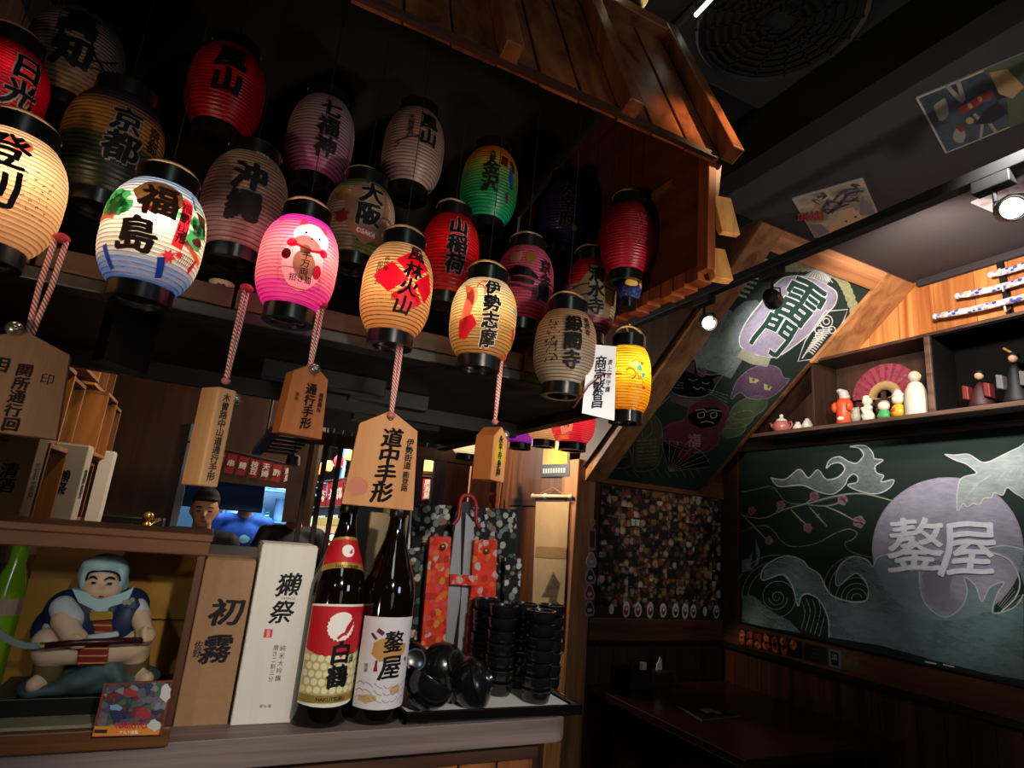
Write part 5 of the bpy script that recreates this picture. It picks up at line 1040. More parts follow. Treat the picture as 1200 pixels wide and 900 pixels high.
pot = [(470, 540), (500, 515), (545, 500), (595, 508), (612, 540), (632, 548), (600, 585), (560, 610), (500, 610), (470, 590), (440, 612), (455, 560)]
sdraw(Shape().poly(pot), '#6a4e66', .65, 2, 'chalk_purple_fish'); sdraw(Shape().outline(pot, 2.2), '#a090a0', .6, 3, 'chalk_outline')
sdraw(Shape().poly([(500, 540), (520, 545), (535, 550), (520, 560), (502, 558)]).poly([(548, 560), (575, 572), (568, 584), (550, 580)]), '#b0ac6c', .85, 4, 'chalk_eye')
Shape().blob(514, 549, 4).blob(564, 572, 4).lay(sp2(.0042), 'pupil', INK(), bd)
hat = Shape().blob(500, 640, 62, 34, 20, -.3).blob(470, 680, 48, 28, 18, -.3).blob(450, 715, 40, 24, 16, -.3)
sdraw(hat, '#5f6a48', .55, 1, 'chalk_green_leaf')
ho = Shape()
for (a, b, r) in ((500, 640, 62), (470, 680, 48), (450, 715, 40)): ho.outline([(a+r*math.cos(.4*k), b+r*.55*math.sin(.4*k)-.3*r*math.cos(.4*k)) for k in range(16)], 1.8)
sdraw(ho, '#8a9478', .5, 3, 'chalk_outline')
fan = [(235, 850)]+[(235+140*math.cos(a), 850+100*math.sin(a)) for a in [-1.75+.2*k for k in range(9)]]
sdraw(Shape().poly(fan), '#0a0c0b', .85, 1, 'chalk_fan'); fo = Shape().outline(fan, 2, False)
for k in range(9): fo.stroke([(235, 850), fan[1+k]], 1.8)
sdraw(fo, '#8a8a84', .6, 3, 'chalk_outline'); sdraw(Shape().blob(285, 795, 24, 16, 14), '#5a2430', .7, 2, 'chalk_spot')
coin = [(130, 690), (160, 660), (190, 665), (215, 720), (200, 830), (120, 840)]
sdraw(Shape().poly(coin), '#5a5236', .6, 1, 'chalk_gold_coin'); co = Shape().outline(coin, 2).outline([(150, 680), (170, 665), (180, 720), (150, 740)], 2)
for k in range(7): co.stroke([(130, 750+k*12), (195, 745+k*12)], 2)
co.text('', 0, 0, 1); co.outline([(60, 800), (80, 770), (105, 775), (110, 830), (60, 838)], 2).stroke([(66, 790), (100, 786)], 2).stroke([(68, 806), (100, 802)], 2)
for k in range(10): co.stroke([(90+k*26, 845-k*1), (110+k*26, 870)], 1.6)
sdraw(co, '#8a886c', .55, 2, 'chalk_outline')

# ---- niche shelf
XS = 2.735
zf = at(1000, 490, x=XS).z; zf = at(877, 509, x=XS).z; zt_ = at(1100, 391, x=XS).z
ns = thing('niche_shelf', 'long dark wooden niche shelf on the right wall above the chalkboard', 'shelf', (XS, 1.6, zf))
SH = wood('#3a2820', '#6a5040', 'Y', 16, .5); SHD = wood('#24150d', '#42281a', 'Z', 14, .6)
yv1 = at(951, 430, x=XS).y; yv2 = at(1088, 460, x=XS).y; yL = at(872, 510, x=XS).y
MB().box((XS, .4, zf-.02), (XW-.004, yL, zf)).build('shelf_board', SH, ns, bevel=.002)
MB().box((XS, .4, zt_), (XW-.012, yv1+.006, zt_+.016)).build('top_board', SHD, ns, bevel=.002)
MB().box((XS, yv1-.010, zf), (XW-.012, yv1+.004, zt_)).build('divider', SHD, ns, bevel=.002)
MB().box((XS, yv2-.02, zf), (XW-.012, yv2+.004, zt_)).build('divider', SH, ns, bevel=.002)
MB().box((XW-.012, .4, zf), (XW-.004, yL, zt_+.016)).build('back_panel', SHD, ns)
MB().box((XS+.12, .4, zf-.05), (XW-.004, yL-.1, zf-.02)).build('under_board', mat('#0b0807', .7), ns)
s1 = Vector((XS, yL, zf)); s2 = Vector((XS, yv1+.012, zt_))
MB().prism([s1, s2, s2+Vector((0, .012, 0)), s1+Vector((0, .014, 0))], (XW-.004-XS, 0, 0)).build('sloped_side', SHD, ns, bevel=.001)
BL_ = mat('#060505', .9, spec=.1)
MB().box((XW-.018, .4, zf), (XW-.012, yv2-.02, zt_)).box((XS+.01, .4, zt_-.006), (XW-.018, yv2-.02, zt_)).box((XS+.012, yv2-.026, zf), (XW-.018, yv2-.02, zt_-.006)).build('shade_lining', BL_, ns)  # black panels added, the compartment's shade is put into their colour
def on(px, py, x=XS+.06): p = at(px, py, x=x); return Vector((p.x, p.y, zf))
def S(p, items, name, m, par, vx=.004): return sculpt([tuple(Vector(p)+Vector(a) if isinstance(a, tuple) and len(a) == 3 and i < (1 if len(q) == 2 else 2) else a for i, a in enumerate(q)) for q in items], name, m, par, vx, 2)
# pink teapot and cups
p = on(916, 500); t = thing('teapot', 'small pink teapot with white knob on the niche shelf', 'teapot', p); PK = mat('#b86a62', .3, spec=.5); WH = mat('#cfc9bd', .35)
MB().lathe([(.018, 0), (.028, .004), (.034, .018), (.032, .034), (.024, .044), (.02, .046)], (0, 0, 0), 28).build('pot_body', PK, t, True, 50)
MB().lathe([(.021, .045), (.02, .052), (.01, .058), (.006, .062), (.008, .066), (.007, .073), (.002, .076)], (0, 0, 0), 24).build('lid', WH, t, True, 50)
MB().tube([(0, .03, .02), (0, .045, .03), (0, .055, .046)], [.008, .006, .004], 10).build('spout', PK, t, True, True)
MB().tube([(0, -.03, .038), (0, -.046, .04), (0, -.05, .028), (0, -.042, .014), (0, -.031, .012)], .0032, 8).build('handle', PK, t, True, True)
for (a, b, lab, hh) in ((935, 496, 'white sugar pot next to the pink teapot', .026), (946, 493, 'white lidded jar on the niche shelf, against the divider', .034)):
    p = on(a, b); t = thing('white_jar', lab, 'jar', p)
    MB().lathe([(.012, 0), (.018, .004), (.020, hh*.5), (.014, hh*.85), (.012, hh)], (0, 0, 0), 24).build('jar_body', WH, t, True, 50); MB().ball((0, 0, hh+.004), (.009, .009, .006), 14, 8).build('lid', WH, t, True, True)
# folding fan
p = on(1030, 478, XS+.16); t = thing('folding_fan', 'open dusty pink paper fan standing at the back of the niche', 'fan', p); R_ = .175
fp = at(1037, 466, x=XS+.16); fp.z = max(fp.z, zf+.03)
MB().box((fp.x-.03, fp.y-.03, zf), (fp.x+.03, fp.y+.03, fp.z-.01)).box((fp.x-.012, fp.y-.012, fp.z-.01), (fp.x-.004, fp.y+.012, fp.z+.03)).build('fan_stand', SHD, t)
n_ = 22; vs = []; fs = []
for i in range(n_+1):
    a = math.pi*(.02+.96*i/n_); dx = .004*(i % 2)
    for r in (.08, R_): vs.append(fp+Vector((dx, math.cos(a)*r, math.sin(a)*r)))
    if i: k = len(vs)-4; fs.append((k, k+2, k+3, k+1))
b = MB(); b.add(vs, fs); o = b.build('fan_leaf', blotch(('#7a2c3a', '#86343f', '#7a2c3a', '#a8646a', '#7a2c3a', '#7f303c'), 45, base='#7a2c3a', edge=.3), t)
for i in range(n_+1):
    a = math.pi*(.02+.96*i/n_); dv = Vector((0, math.cos(a), math.sin(a))); MB().obox(fp+dv*.044+Vector((-.002, 0, 0)), dv*.04, (0, -math.sin(a)*.005, math.cos(a)*.005), (.0008, 0, 0)).build('fan_rib', mat('#a08050', .55), t)
# figurines
OR = mat('#c4441c', .4)
p = on(990, 490); t = thing('figurine', 'tall figurine in orange robe with grey draped head on the niche shelf', 'figurine', p)
MB().lathe([(.026, 0), (.028, .003), (.026, .05), (.028, .075), (.02, .095), (.01, .1)], (0, 0, 0), 24).build('robe', OR, t, True, True)
MB().ball((0, 0, .114), (.017, .017, .018), 16, 10).ball((0, -.004, .102), (.018, .018, .014), 16, 10).ball((0, .012, .128), (.014, .014, .009), 14, 8).build('head', mat('#a8a29a', .5), t, True, True)
for s in (-1, 1): MB().ball((-.012, s*.028, .066), (.014, .012, .02), 12, 8).build('sleeve', OR, t, True, True)
MB().ball((-.024, 0, .02), (.006, .014, .008), 10, 6).build('white_hem', WH, t, True, True)
def fig(px, py, label, parts):
    p = on(px, py); t = thing('figurine', label, 'figurine', p)
    for nm, m, items in parts:
        b_ = MB()
        if len(items) == 1 and isinstance(items[0], list): b_.lathe(items[0], (0, 0, 0), 24).build(nm, m, t, True, 50)
        else:
            o = sculpt([tuple(Vector(a)+p if (isinstance(a, tuple) and j < (1 if len(q) == 2 else 2)) else a for j, a in enumerate(q)) for q in items], nm, m, t, .003, 2)
    return t
GY = mat('#8f8878', .5); IV = mat('#c8bca4', .5); DK = mat('#1c1815', .6)
fig(1003, 486, 'small beige owl figurine beside the orange figurine', [('body', GY, [((0, 0, .024), (.018, .018, .024)), ((0, 0, .045), (.015, .015, .014)), ((0, .01, .056), (.004, .004, .006)), ((0, -.01, .056), (.004, .004, .006))]), ('beak', DK, [((-.016, 0, .044), (.003, .003, .004))])])
fig(1017, 483, 'ivory bead hugging figurine in the middle of the niche', [('body', IV, [((0, 0, .02), (.02, .022, .022)), ((0, 0, .045), (.014, .016, .02)), ((-.006, .016, .05), (-.018, .0, .032), .006, .006), ((-.006, -.016, .05), (-.018, .0, .03), .006, .006)]), ('head', IV, [((0, 0, .074), (.017, .017, .017)), ((0, 0, .066), (.012, .012, .012)), ((-.004, .0, .09), (.011, .012, .006))]), ('hair_band', DK, [((0, 0, .088), (.012, .014, .004))])])
fig(1036, 480, 'little figurine in green with pale round head', [('body', mat('#3a8a4a', .5), [((0, 0, .014), (.021, .024, .015)), ((0, 0, .026), (.015, .018, .015))]), ('head', IV, [((0, 0, .049), (.018, .019, .018)), ((-.016, 0, .047), (.003, .003, .003))]), ('cap', GY, [((.002, 0, .058), (.016, .018, .012))])])
fig(1053, 477, 'figurine with white cap holding a yellow flower ball', [('body', mat('#c8921c', .45), [((0, 0, .02), (.024, .026, .021)), ((0, 0, .036), (.018, .02, .014))]), ('head', IV, [((0, 0, .064), (.019, .02, .018))]), ('cap', mat('#b8aca4', .5), [((.002, 0, .078), (.019, .02, .014)), ((.0, 0, .092), (.01, .012, .008))]), ('red_flower', mat('#b8281c', .5), [((-.02, .006, .026), (.006, .01, .009))])])
t = fig(1074, 474, 'tall pale stone monk figurine at the right end of the niche', [('robe', mat('#b5ae9c', .6, noise=.15, scale=40), [[(.034, 0), (.036, .004), (.034, .05), (.03, .085), (.02, .108), (.009, .117)]]), ('head', mat('#b5a892', .6), [((0, 0, .132), (.019, .019, .021)), ((-.014, 0, .130), (.006, .004, .005)), ((0, .018, .132), (.004, .004, .006)), ((0, -.018, .132), (.004, .004, .006))])])
for o_ in list(C.objects):
    if o_.parent is None and o_.name.split('.')[0] in ('figurine', 'teapot', 'white_jar'): o_.scale = (1.4,)*3
# dim festival dolls in the dark right compartment, its shade deepened in the robe colours
def doll(px, py, label, c1, c2, h, hat=False):
    p = on(px, py, XS+.09); t = thing('festival_doll', label, 'doll', p)
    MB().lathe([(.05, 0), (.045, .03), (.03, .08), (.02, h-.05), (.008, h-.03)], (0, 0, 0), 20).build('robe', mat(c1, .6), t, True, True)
    MB().ball((0, 0, h), (.018, .017, .02), 14, 10).build('head', mat('#a88468', .5), t, True, True); MB().ball((.004, 0, h+.008), (.02, .02, .02), 14, 10).build('hair', INK(), t, True, True)
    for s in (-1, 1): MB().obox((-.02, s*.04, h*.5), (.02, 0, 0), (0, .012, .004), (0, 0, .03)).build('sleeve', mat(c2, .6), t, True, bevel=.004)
    if hat: MB().tube([(0, 0, h+.02), (0, .03, h+.05)], .005, 8).build('crown', mat('#b08a3a', .4, metal=.6), t, True)
    MB().box((-.06, -.05, -.0), (.05, .05, .004)).build('stand', mat('#2c2a28', .5), t, True)
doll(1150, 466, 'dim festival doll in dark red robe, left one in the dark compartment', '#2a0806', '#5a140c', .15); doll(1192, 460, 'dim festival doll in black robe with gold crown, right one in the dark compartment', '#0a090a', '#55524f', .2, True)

# ---- sword rack on the upper right wall
XR = XW-.05
t = thing('sword_rack', 'black upright wall stand with pale hooks carrying three patterned swords', 'rack', at(1180, 340, x=XR))
q1, q2 = at(1170, 300, x=XR+.03), at(1185, 375, x=XR+.03)
MB().obox((q1+q2)/2, (.006, 0, 0), (0, .012, 0), (0, (q2.y-q1.y)/2, (q2.z-q1.z)/2-.0)).build('upright', INK(), t)
SWM = blotch(('#d8d4e0', '#3a46a8', '#b8a8c8', '#e0c8a8', '#5560b8', '#e8e4ea', '#c8a0a8'), 55, base='#e0dce8', edge=.45, contrast=.2)
for i, (a, b, lab) in enumerate((((1161, 322), (1240, 294), 'topmost'), ((1122, 347), (1240, 315), 'middle'), ((1096, 371), (1250, 333), 'lowest'))):
    A, B = at(*a, x=XR-.01), at(*b, x=XR-.01); s = thing('sword', 'blue and white patterned sheathed sword, %s of the three on the wall rack' % lab, 'sword', A, 'swords on the wall rack')
    pts_ = [A+(B-A)*(k/10)+Vector((0, 0, -.012*math.sin(math.pi*k/10))) for k in range(11)]
    o = MB().tube(pts_, [.011]+[.0145]*9+[.013], 12).build('sheath', SWM, s, smooth=True)
    MB().ball(A, (.0145, .012, .0145), 12, 8).build('sheath_tip', mat('#c8c4cc', .3), s, smooth=True)
    h = at((1174, 1177, 1180)[i], (318, 338, 362)[i], x=XR-.012); MB().tube([h+Vector((.03, 0, .012)), h+Vector((-.012, 0, -.014)), h+Vector((-.018, 0, .008))], .004, 8).build('hook', mat('#c9c6c0', .4), t, smooth=True)

# ---- pictures on the ceiling
def ceil_pic(name, label, px, cols, extra=()):
    q = [at(a, b, z=ZC-.006) for a, b in px]; t = thing(name, label, 'picture', q[0])
    MB().prism(q, (0, 0, .005)).build('print_border', mat('#b0a898', .7), t)
    c = sum(q, Vector((0, 0, 0)))/4; qi = [c+(p-c)*.955+Vector((0, 0, -.0012)) for p in q]
    MB().prism(qi, (0, 0, .001)).build('print', blotch(cols, 16, base=cols[0], edge=.5, contrast=.35), t)
    return t, q
def bil(q, u_, v_, o=.0022): return (q[0]*(1-u_)+q[1]*u_)*(1-v_)+(q[3]*(1-u_)+q[2]*u_)*v_+Vector((0, 0, -o))
t, q = ceil_pic('ceiling_print', 'small cream print with red characters pasted on the ceiling by the track', ((928, 233), (1011, 209), (1034, 262), (955, 279)), ('#c8b49c', '#b8a488', '#c0aa98', '#b09c90'))
Shape().poly([(.22, .98), (.3, .72), (.45, .66), (.52, .5), (.72, .48), (.78, .7), (.98, .8), (.98, .98)]).lay(lambda a, b: bil(q, a, b), 'pale_face_shape', mat('#d8b088', .8), t)
s = Shape().poly([(.1, .98), (.02, .62), (.2, .7), (.25, .9)]).poly([(.75, .7), (.9, .3), (.98, .75)]); s.lay(lambda a, b: bil(q, a, b, .002), 'grey_ground', mat('#84787e', .8), t)
s = Shape()
for (a, b, c_) in (((.3, .4), (.45, .25), (.6, .35)), ((.35, .5), (.5, .42), (.7, .4)), ((.5, .28), (.7, .12), (.9, .15)), ((.55, .4), (.75, .2), (.95, .22)), ((.6, .3), (.75, .35), (.85, .3))): s.stroke([a, b, c_], .05, True, True)

rp5 = random.Random(8)
for k in range(16): a_, b_ = rp5.uniform(.3, .95), rp5.uniform(.08, .45); s.stroke([(a_, b_), (a_+rp5.uniform(-.1, .1), b_+rp5.uniform(-.08, .08)), (a_+rp5.uniform(-.16, .16), b_+rp5.uniform(-.12, .12))], rp5.uniform(.015, .05), True, True)
s.blob(.55, .75, .022, .03, 10).blob(.7, .7, .022, .03, 10); s.lay(lambda a, b: bil(q, a, b, .003), 'ink_brushwork', mat('#4a4248', .8), t)
rs = Shape(); rs.text('狂言', .12, .45, .2, .05, rot=-1.3, sx=1.2); rs.lay(lambda a, b: bil(q, a, b, .0032), 'lettering', mat('#a83434', .8), t)
t, q = ceil_pic('ceiling_print', 'large woodblock style print of standing robed figures against a blue sea on the ceiling', ((1073, 115), (1206, 60), (1236, 128), (1108, 180)), ('#3c4a56', '#465664', '#54626a', '#384450'))
Shape().blob(.16, .3, .07, .16, 12, .2, .2, 3).blob(.2, .8, .06, .14, 12, .2, .2, 4).stroke([(.3, .0), (.36, .3), (.4, .0)], .04).stroke([(.34, 1), (.42, .75), (.4, .55)], .03).stroke([(.5, .98), (.48, .75)], .03).lay(lambda a, b: bil(q, a, b), 'pale_cloud', mat('#8a8272', .8), t)
Shape().poly([(.62, .0), (1, .0), (1, 1), (.62, 1), (.7, .5)]).lay(lambda a, b: bil(q, a, b, .0018), 'green_ground', mat('#4a5240', .8), t)
Shape().poly([(.36, .72), (.46, .6), (.62, .5), (.66, .75), (.5, .8)]).poly([(.62, .3), (.72, .25), (.72, .5), (.62, .48)]).lay(lambda a, b: bil(q, a, b, .0026), 'dark_robe', mat('#221c26', .8), t)
Shape().stroke([(.3, .42), (.42, .4), (.52, .36), (.6, .34)], .12).blob(.24, .68, .03, .07, 10).lay(lambda a, b: bil(q, a, b, .003), 'red_robe', mat('#7a2a26', .8), t)
Shape().poly([(.66, .05), (.8, .1), (.86, .45), (.74, .55), (.66, .4)]).blob(.34, .62, .035, .06, 10).blob(.4, .4, .02, .05, 8).blob(.5, .36, .02, .05, 8).lay(lambda a, b: bil(q, a, b, .0034), 'tan_robe', mat('#a08058', .8), t)
q = [at(a, b, z=ZC-.006) for a, b in ((1138, 238), (1205, 203), (1210, 232), (1166, 250))]
t = thing('ceiling_print', 'pale print on the ceiling half hidden behind the track at the right edge', 'picture', q[0]); MB().prism(q, (0, 0, .005)).build('print', blotch(('#b8a8a8', '#c0b0b8', '#a8a0b0', '#b0a0a0'), 18, base='#b0a8ac', edge=.4), t)
q = [at(a, b, z=ZC-.003) for a, b in ((1157, 31), (1168, 21), (1182, 20), (1176, 27))]; t = thing('ceiling_tag', 'tiny white paper sticker on the dark ceiling at the top right', 'sticker', q[0]); MB().prism(q, (0, 0, .002)).build('paper', mat('#c9c6c0', .8), t)
# ceiling cassette
q = at(965, 15, z=3.03); c = Vector((1.25, 1.02, 3.06))
t = thing('ceiling_air_conditioner', 'black round grille air conditioner in a square panel on the dark ceiling', 'air conditioner', c)
MB().box((c.x-.248, c.y-.36, c.z-.03), (c.x+.248, c.y+.30, c.z)).build('panel', mat('#202427', .6), t, bevel=.012)
for k in range(7): MB().lathe([(.20-k*.026, -.036), (.212-k*.026, -.036), (.212-k*.026, -.03), (.20-k*.026, -.03)], c, 48, capb=False, capt=False).build('grille_ring', mat('#0d0f10', .6), t)
MB().lathe([(.222, -.032), (.234, -.04), (.242, -.03)], c, 48, capb=False, capt=False).build('outer_ring', mat('#141719', .6), t)
for k in range(16): a = 2*math.pi*k/16; MB().obox(c+Vector((math.cos(a)*.18, math.sin(a)*.12, -.033)), (math.cos(a)*.09, math.sin(a)*.09, 0), (-math.sin(a)*.003, math.cos(a)*.003, 0), (0, 0, .003)).build('spoke', mat('#0d0f10', .6), t)
q1, q2 = at(815, 18, z=2.9), at(836, -4, z=2.9); t = thing('tube_light', 'thin white light tube on the dark upper ceiling', 'light'  , q1); MB().tube([q1, q2], .006, 8).build('tube', mat('#f0fff4', .4, emit=3), t); MB().tube([q1+Vector((0, 0, .012)), q2+Vector((0, 0, .012))], .01, 8).build('holder', BLACK, t)
for q_ in (q1, q2): MB().cyl(q_+Vector((0, 0, .02)), (q_.x, q_.y, 3.06), .003, 6).build('hanger', BLACK, t)

# ---- spotlight track
zk2 = 2.52; xt = at(943, 300, z=zk2).x
t = thing('spotlight_track', 'long black spotlight track running under the ceiling across the booth', 'track', (xt, 1.4, zk2))
MB().box((xt-.02, .3, zk2), (xt+.02, 2.35, zk2+.035)).build('rail', BLACK, t, bevel=.003)
for y in (.5, 2.2): MB().cyl((xt, y, zk2+.035), (xt, y, ZC if y < 1.7 else 2.9), .008, 10).build('hanger', BLACK, t)
def spot(px, label, aim, lit, adapt):
    p = at(*px, x=xt); d = (Vector(aim)-p).normalized(); t = thing('track_spotlight', label, 'spotlight', p, 'spotlights on the track')
    MB().box((xt-.02, p.y-.045+adapt, zk2-.035), (xt+.02, p.y+.045+adapt, zk2)).build('adapter', BLACK, t, bevel=.003)
    MB().cyl((xt, p.y+adapt, zk2-.035), (xt, p.y+adapt, p.z+.035), .006, 10).build('stem', BLACK, t)
    MB().lathe([(.016, -.05), (.026, -.045), (.031, -.02), (.034, .03), (.031, .03), (.026, .0), (.001, -.005)], p, 28, d, True, False).build('head', mat('#0b0b0b', .4), t, smooth=40)
    MB().tube([p+Vector((0, .036, 0)), p+Vector((0, .034, .03)), p+Vector((0, 0, .042)), p+Vector((0, -.034, .03)), p+Vector((0, -.036, 0))], .003, 8).build('yoke', BLACK, t, smooth=True)
    MB().lathe([(.001, .018), (.026, .018), (.026, .021), (.001, .0215)], p, 24, d).build('lens', mat('#fff2d8', .3, emit=(9 if lit else .0)), t)
    lamp('track_lamp', 'SPOT', tuple(p-wloc(t)+d*.05), lit, (1, .93, .84), None, .025, 58, .9, t).rotation_euler = d.to_track_quat('-Z', 'Y').to_euler()
spot((905, 350), 'dark backed track spotlight turned away, in front of the chalk temple lantern', sl(2.72, .55), 80, 0)
spot((829, 378), 'shining track spotlight at the far end, left of the chalk temple lantern', (1.0, .4, 1.7), 2.5, .02)
spot((1184, 245), 'bright track spotlight at the right edge of the picture', (.9, .1, 2.0), 3, .03)

# ---- food poster on the back wall of the booth
q = [at(a, b, y=YW-.006) for a, b in ((705, 568), (844, 585), (844, 725), (698, 722))]
t = thing('food_collage', 'framed collage of small food photographs on the back wall of the booth', 'poster', (q[2]+q[3])/2)
MB().prism(q, (0, .008, 0)).build('board', mat('#2a1b12', .7), t)
FOODS = [blotch(c_, s_, base=b_, edge=.38, contrast=.3) for c_, s_, b_ in ((('#8a5a34', '#5a3a22', '#a8845a', '#6a4a30', '#c0a080'), 25, '#1a100b'), (('#a87a4c', '#7a3f26', '#d8c0a0', '#5a2a1c', '#b89060'), 22, '#140c09'), (('#6a4a3a', '#9a7a5c', '#3a2a20', '#b8a48c', '#8a4a30'), 28, '#0e0a08'), (('#c09a5a', '#e0d0b0', '#8a5a2c', '#a83a20', '#6a5034'), 23, '#120d09'), (('#5a4438', '#3a2e28', '#8a7464', '#a08a78', '#6a3a2c'), 30, '#0c0908'))]
rf = random.Random(5); rows, cols = 12, 13
for i in range(rows):
    for j in range(cols):
        if i == rows-1 and j in (0, 1): pass
        u0, u1 = (j+.02)/cols, (j+.98)/cols; v0, v1 = (i+.02)/(rows+.9), (i+.98)/(rows+.9)
        pz = -.0016-.0012*rf.random()
        pp = [bil(q, a, b, 0)+Vector((0, pz, 0)) for a, b in ((u0, v0), (u1, v0), (u1, v1), (u0, v1))]
        m = rf.choice(FOODS)
        if (i, j) in ((3, 3), (8, 7), (4, 6), (10, 9)): m = mat('#0a0909', .6)
        MB().prism(pp, (0, .0015, 0)).build('photo', m, t)
cl = bil(q, 3.5/13, 3.5/12.9, 0)+Vector((0, -.0045, 0)); Shape().text('鏊屋', 0, 0, .042, .012, vertical=False, sx=.8).lay(lambda a, b: cl+Vector((a, 0, b)), 'lettering', mat('#d8d4cc', .7), t)
for k, (u_, kind) in enumerate(((.11, 0), (.22, 1), (.31, 2), (.405, 1), (.51, 2), (.61, 3), (.69, 1), (.76, 3), (.86, 0), (.96, 3))):
    c = bil(q, u_, .945, 0)+Vector((0, -.005, 0)); h = (.028, .045, .042, .04)[kind]; sw = .021 if kind else .014
    o = Shape().blob(c.x, c.z, sw*1.15, h, 16, 0, .08, k).lay(lambda a, b: Vector((a, c.y, b)), 'paper_sticker', mat('#c8c0b8', .7), t)
    if kind: Shape().blob(c.x, c.z-.004, sw*.75, h*.6, 12, 0, .15, k+3).lay(lambda a, b: Vector((a, c.y-.001, b)), 'sticker_print', mat('#7a1c22' if kind != 3 else '#2a2426', .7), o)
    Shape().blob(c.x, c.z+.004, sw*.35, h*.22, 10).lay(lambda a, b: Vector((a, c.y-.002, b)), 'sticker_print', mat('#d8d0c8', .7), o)
# stickers on the pillar beside it
labs = ['round gold sticker on the dark post beside the food collage, topmost of the column', 'narrow upright maroon sticker on the dark post beside the food collage', 'cream bell shaped sticker, first of four on the dark post', 'grey blue bell shaped sticker, second of four on the dark post', 'red bell shaped sticker, third of four on the dark post', 'dark bell shaped sticker, lowest of four on the dark post']
for k, (px, py, w_, h_, c1, c2) in enumerate(((695, 612, 3, 4, '#b8924a', '#a07a38'), (694, 632, 4, 13, '#9a7a70', '#4a2420'), (693, 656, 6.5, 9, '#b0a694', '#8a7a64'), (692, 675, 6.5, 9, '#8a8a94', '#2a2c38'), (691, 694, 6.5, 9, '#b0888a', '#8a1c24'), (691, 713, 6.5, 9, '#8f8a86', '#241e1e'))):
    y = YW-.014; f = lambda a, b, o=0: at(a, b, y=y-o)
    if k < 2: ol = [(px-w_, py-h_), (px+w_, py-h_), (px+w_, py+h_), (px-w_, py+h_)] if k else [(px+w_*math.cos(a*.52), py+h_*math.sin(a*.52)) for a in range(12)]
    else: ol = [(px-2, py-h_), (px+2, py-h_), (px+w_*.7, py-h_*.3), (px+w_, py+h_*.4), (px+w_*.7, py+h_), (px-w_*.7, py+h_), (px-w_, py+h_*.4), (px-w_*.7, py-h_*.3)]
    c = at(px, py+h_, y=y); t = thing('wall_sticker', labs[k], 'sticker', c, 'stickers on the post')
    MB().prism([f(a, b) for a, b in ol], (0, .003, 0)).build('backing', mat(c1, .7), t)
    Shape().poly([(px+(a-px)*.75, py+(b-py)*.75) for a, b in ol]).lay(lambda a, b: f(a, b, .0008), 'print', mat(c2, .7), t)
    if k > 1: Shape().blob(px, py+2, w_*.45, h_*.25, 10).lay(lambda a, b: f(a, b, .0014), 'face_print', mat('#b8a894', .7), t)

# ---- strips on the rail of the right wall
def rail_card(px, m, label, cat_='card', x=XW-.0235, name='menu_card'):
    q = [at(a, b, x=x) for a, b in px]; t = thing(name, label, cat_, (q[2]+q[3])/2); MB().prism(q, (.0015, 0, 0)).build('card', m, t); return t, q
t, q = rail_card(((866, 736), (940, 752), (940, 772), (866, 756)), mat('#120a08', .5), 'dark strip with a row of red food pictures on the rail below the chalkboard', name='menu_strip')
for k in range(13):
    u_ = .05+.9*(k % 7)/6.6; v_ = .3 if k < 7 else .7; c = bil(q, u_, v_, 0); Shape().blob(0, 0, .022, .026, 10, 0, .25, k).lay(lambda a, b: Vector((c.x-.0012, c.y-a, c.z+b)), 'food_picture', blotch(('#a8401c', '#c8602c', '#7a2412', '#d8885a'), 40, base='#8a2c14', edge=.5, contrast=.3), t)
t, q = rail_card(((942, 753), (969, 759), (969, 779), (942, 773)), mat('#16181a', .5), 'plain dark strip beside the food strip on the rail')
for k in range(3): Shape().stroke([(-.03, .02-k*.02), (.03, .02-k*.02)], .005).lay(lambda a, b: Vector((q[0].x-.001, (q[0].y+q[1].y)/2-a, (q[0].z+q[2].z)/2+b)), 'text_line', mat('#2c3032', .6), t)
t, q = rail_card(((971, 760), (986, 763), (986, 784), (971, 781)), mat('#5a5c60', .5), 'grey card with black middle on the rail'); c = sum(q, Vector((0, 0, 0)))/4
Shape().poly([(-.02, -.03), (.02, -.03), (.02, .03), (-.02, .03)]).lay(lambda a, b: Vector((c.x-.001, c.y-a, c.z+b)), 'print', mat('#0c0d10', .6), t)
Shape().text('酒', 0, .008, .03).lay(lambda a, b: Vector((c.x-.002, c.y-a, c.z+b)), 'lettering', mat('#8a8c90', .6), t)
t, q = rail_card(((987, 763), (1007, 768), (1007, 788), (987, 784)), blotch(('#5a5c3a', '#6a4a34', '#4a5a34', '#7a3a2c'), 45, base='#4a4c34', edge=.5, contrast=.2), 'green and red picture card, rightmost on the rail')

# ---- table with menu, tissue box and caddy
zt2 = .74; yb = YW-.012
t = thing('booth_table', 'dark red brown booth table along the right wall', 'table', (2.4, 2.3, 0))
MB().box((1.955, 1.82, zt2-.035), (XW-.012, yb, zt2)).build('table_top', wood('#1c0906', '#33120c', 'Y', 14, .22, .5), t, bevel=.004)
for x, y in ((2.02, 1.9), (2.02, 2.8), (2.85, 1.9), (2.85, 2.8)): MB().box((x-.025, y-.025, 0), (x+.025, y+.025, zt2-.035)).build('leg', BLACK, t, bevel=.003)
q = [at(a, b, z=zt2+.004) for a, b in ((790, 825), (835, 825), (868, 839), (823, 844))]; t = thing('menu', 'black laminated menu lying on the booth table', 'menu', (q[0]+q[2])/2-Vector((0, 0, .004)))
MB().prism(q, (0, 0, -.004)).build('sheet', mat('#3a3836', .4), t); c = sum(q, Vector((0, 0, 0)))/4; qi = [c+(p-c)*.93+Vector((0, 0, .0008)) for p in q]; MB().prism(qi, (0, 0, -.0005)).build('print', mat('#0c0b0b', .35), t)
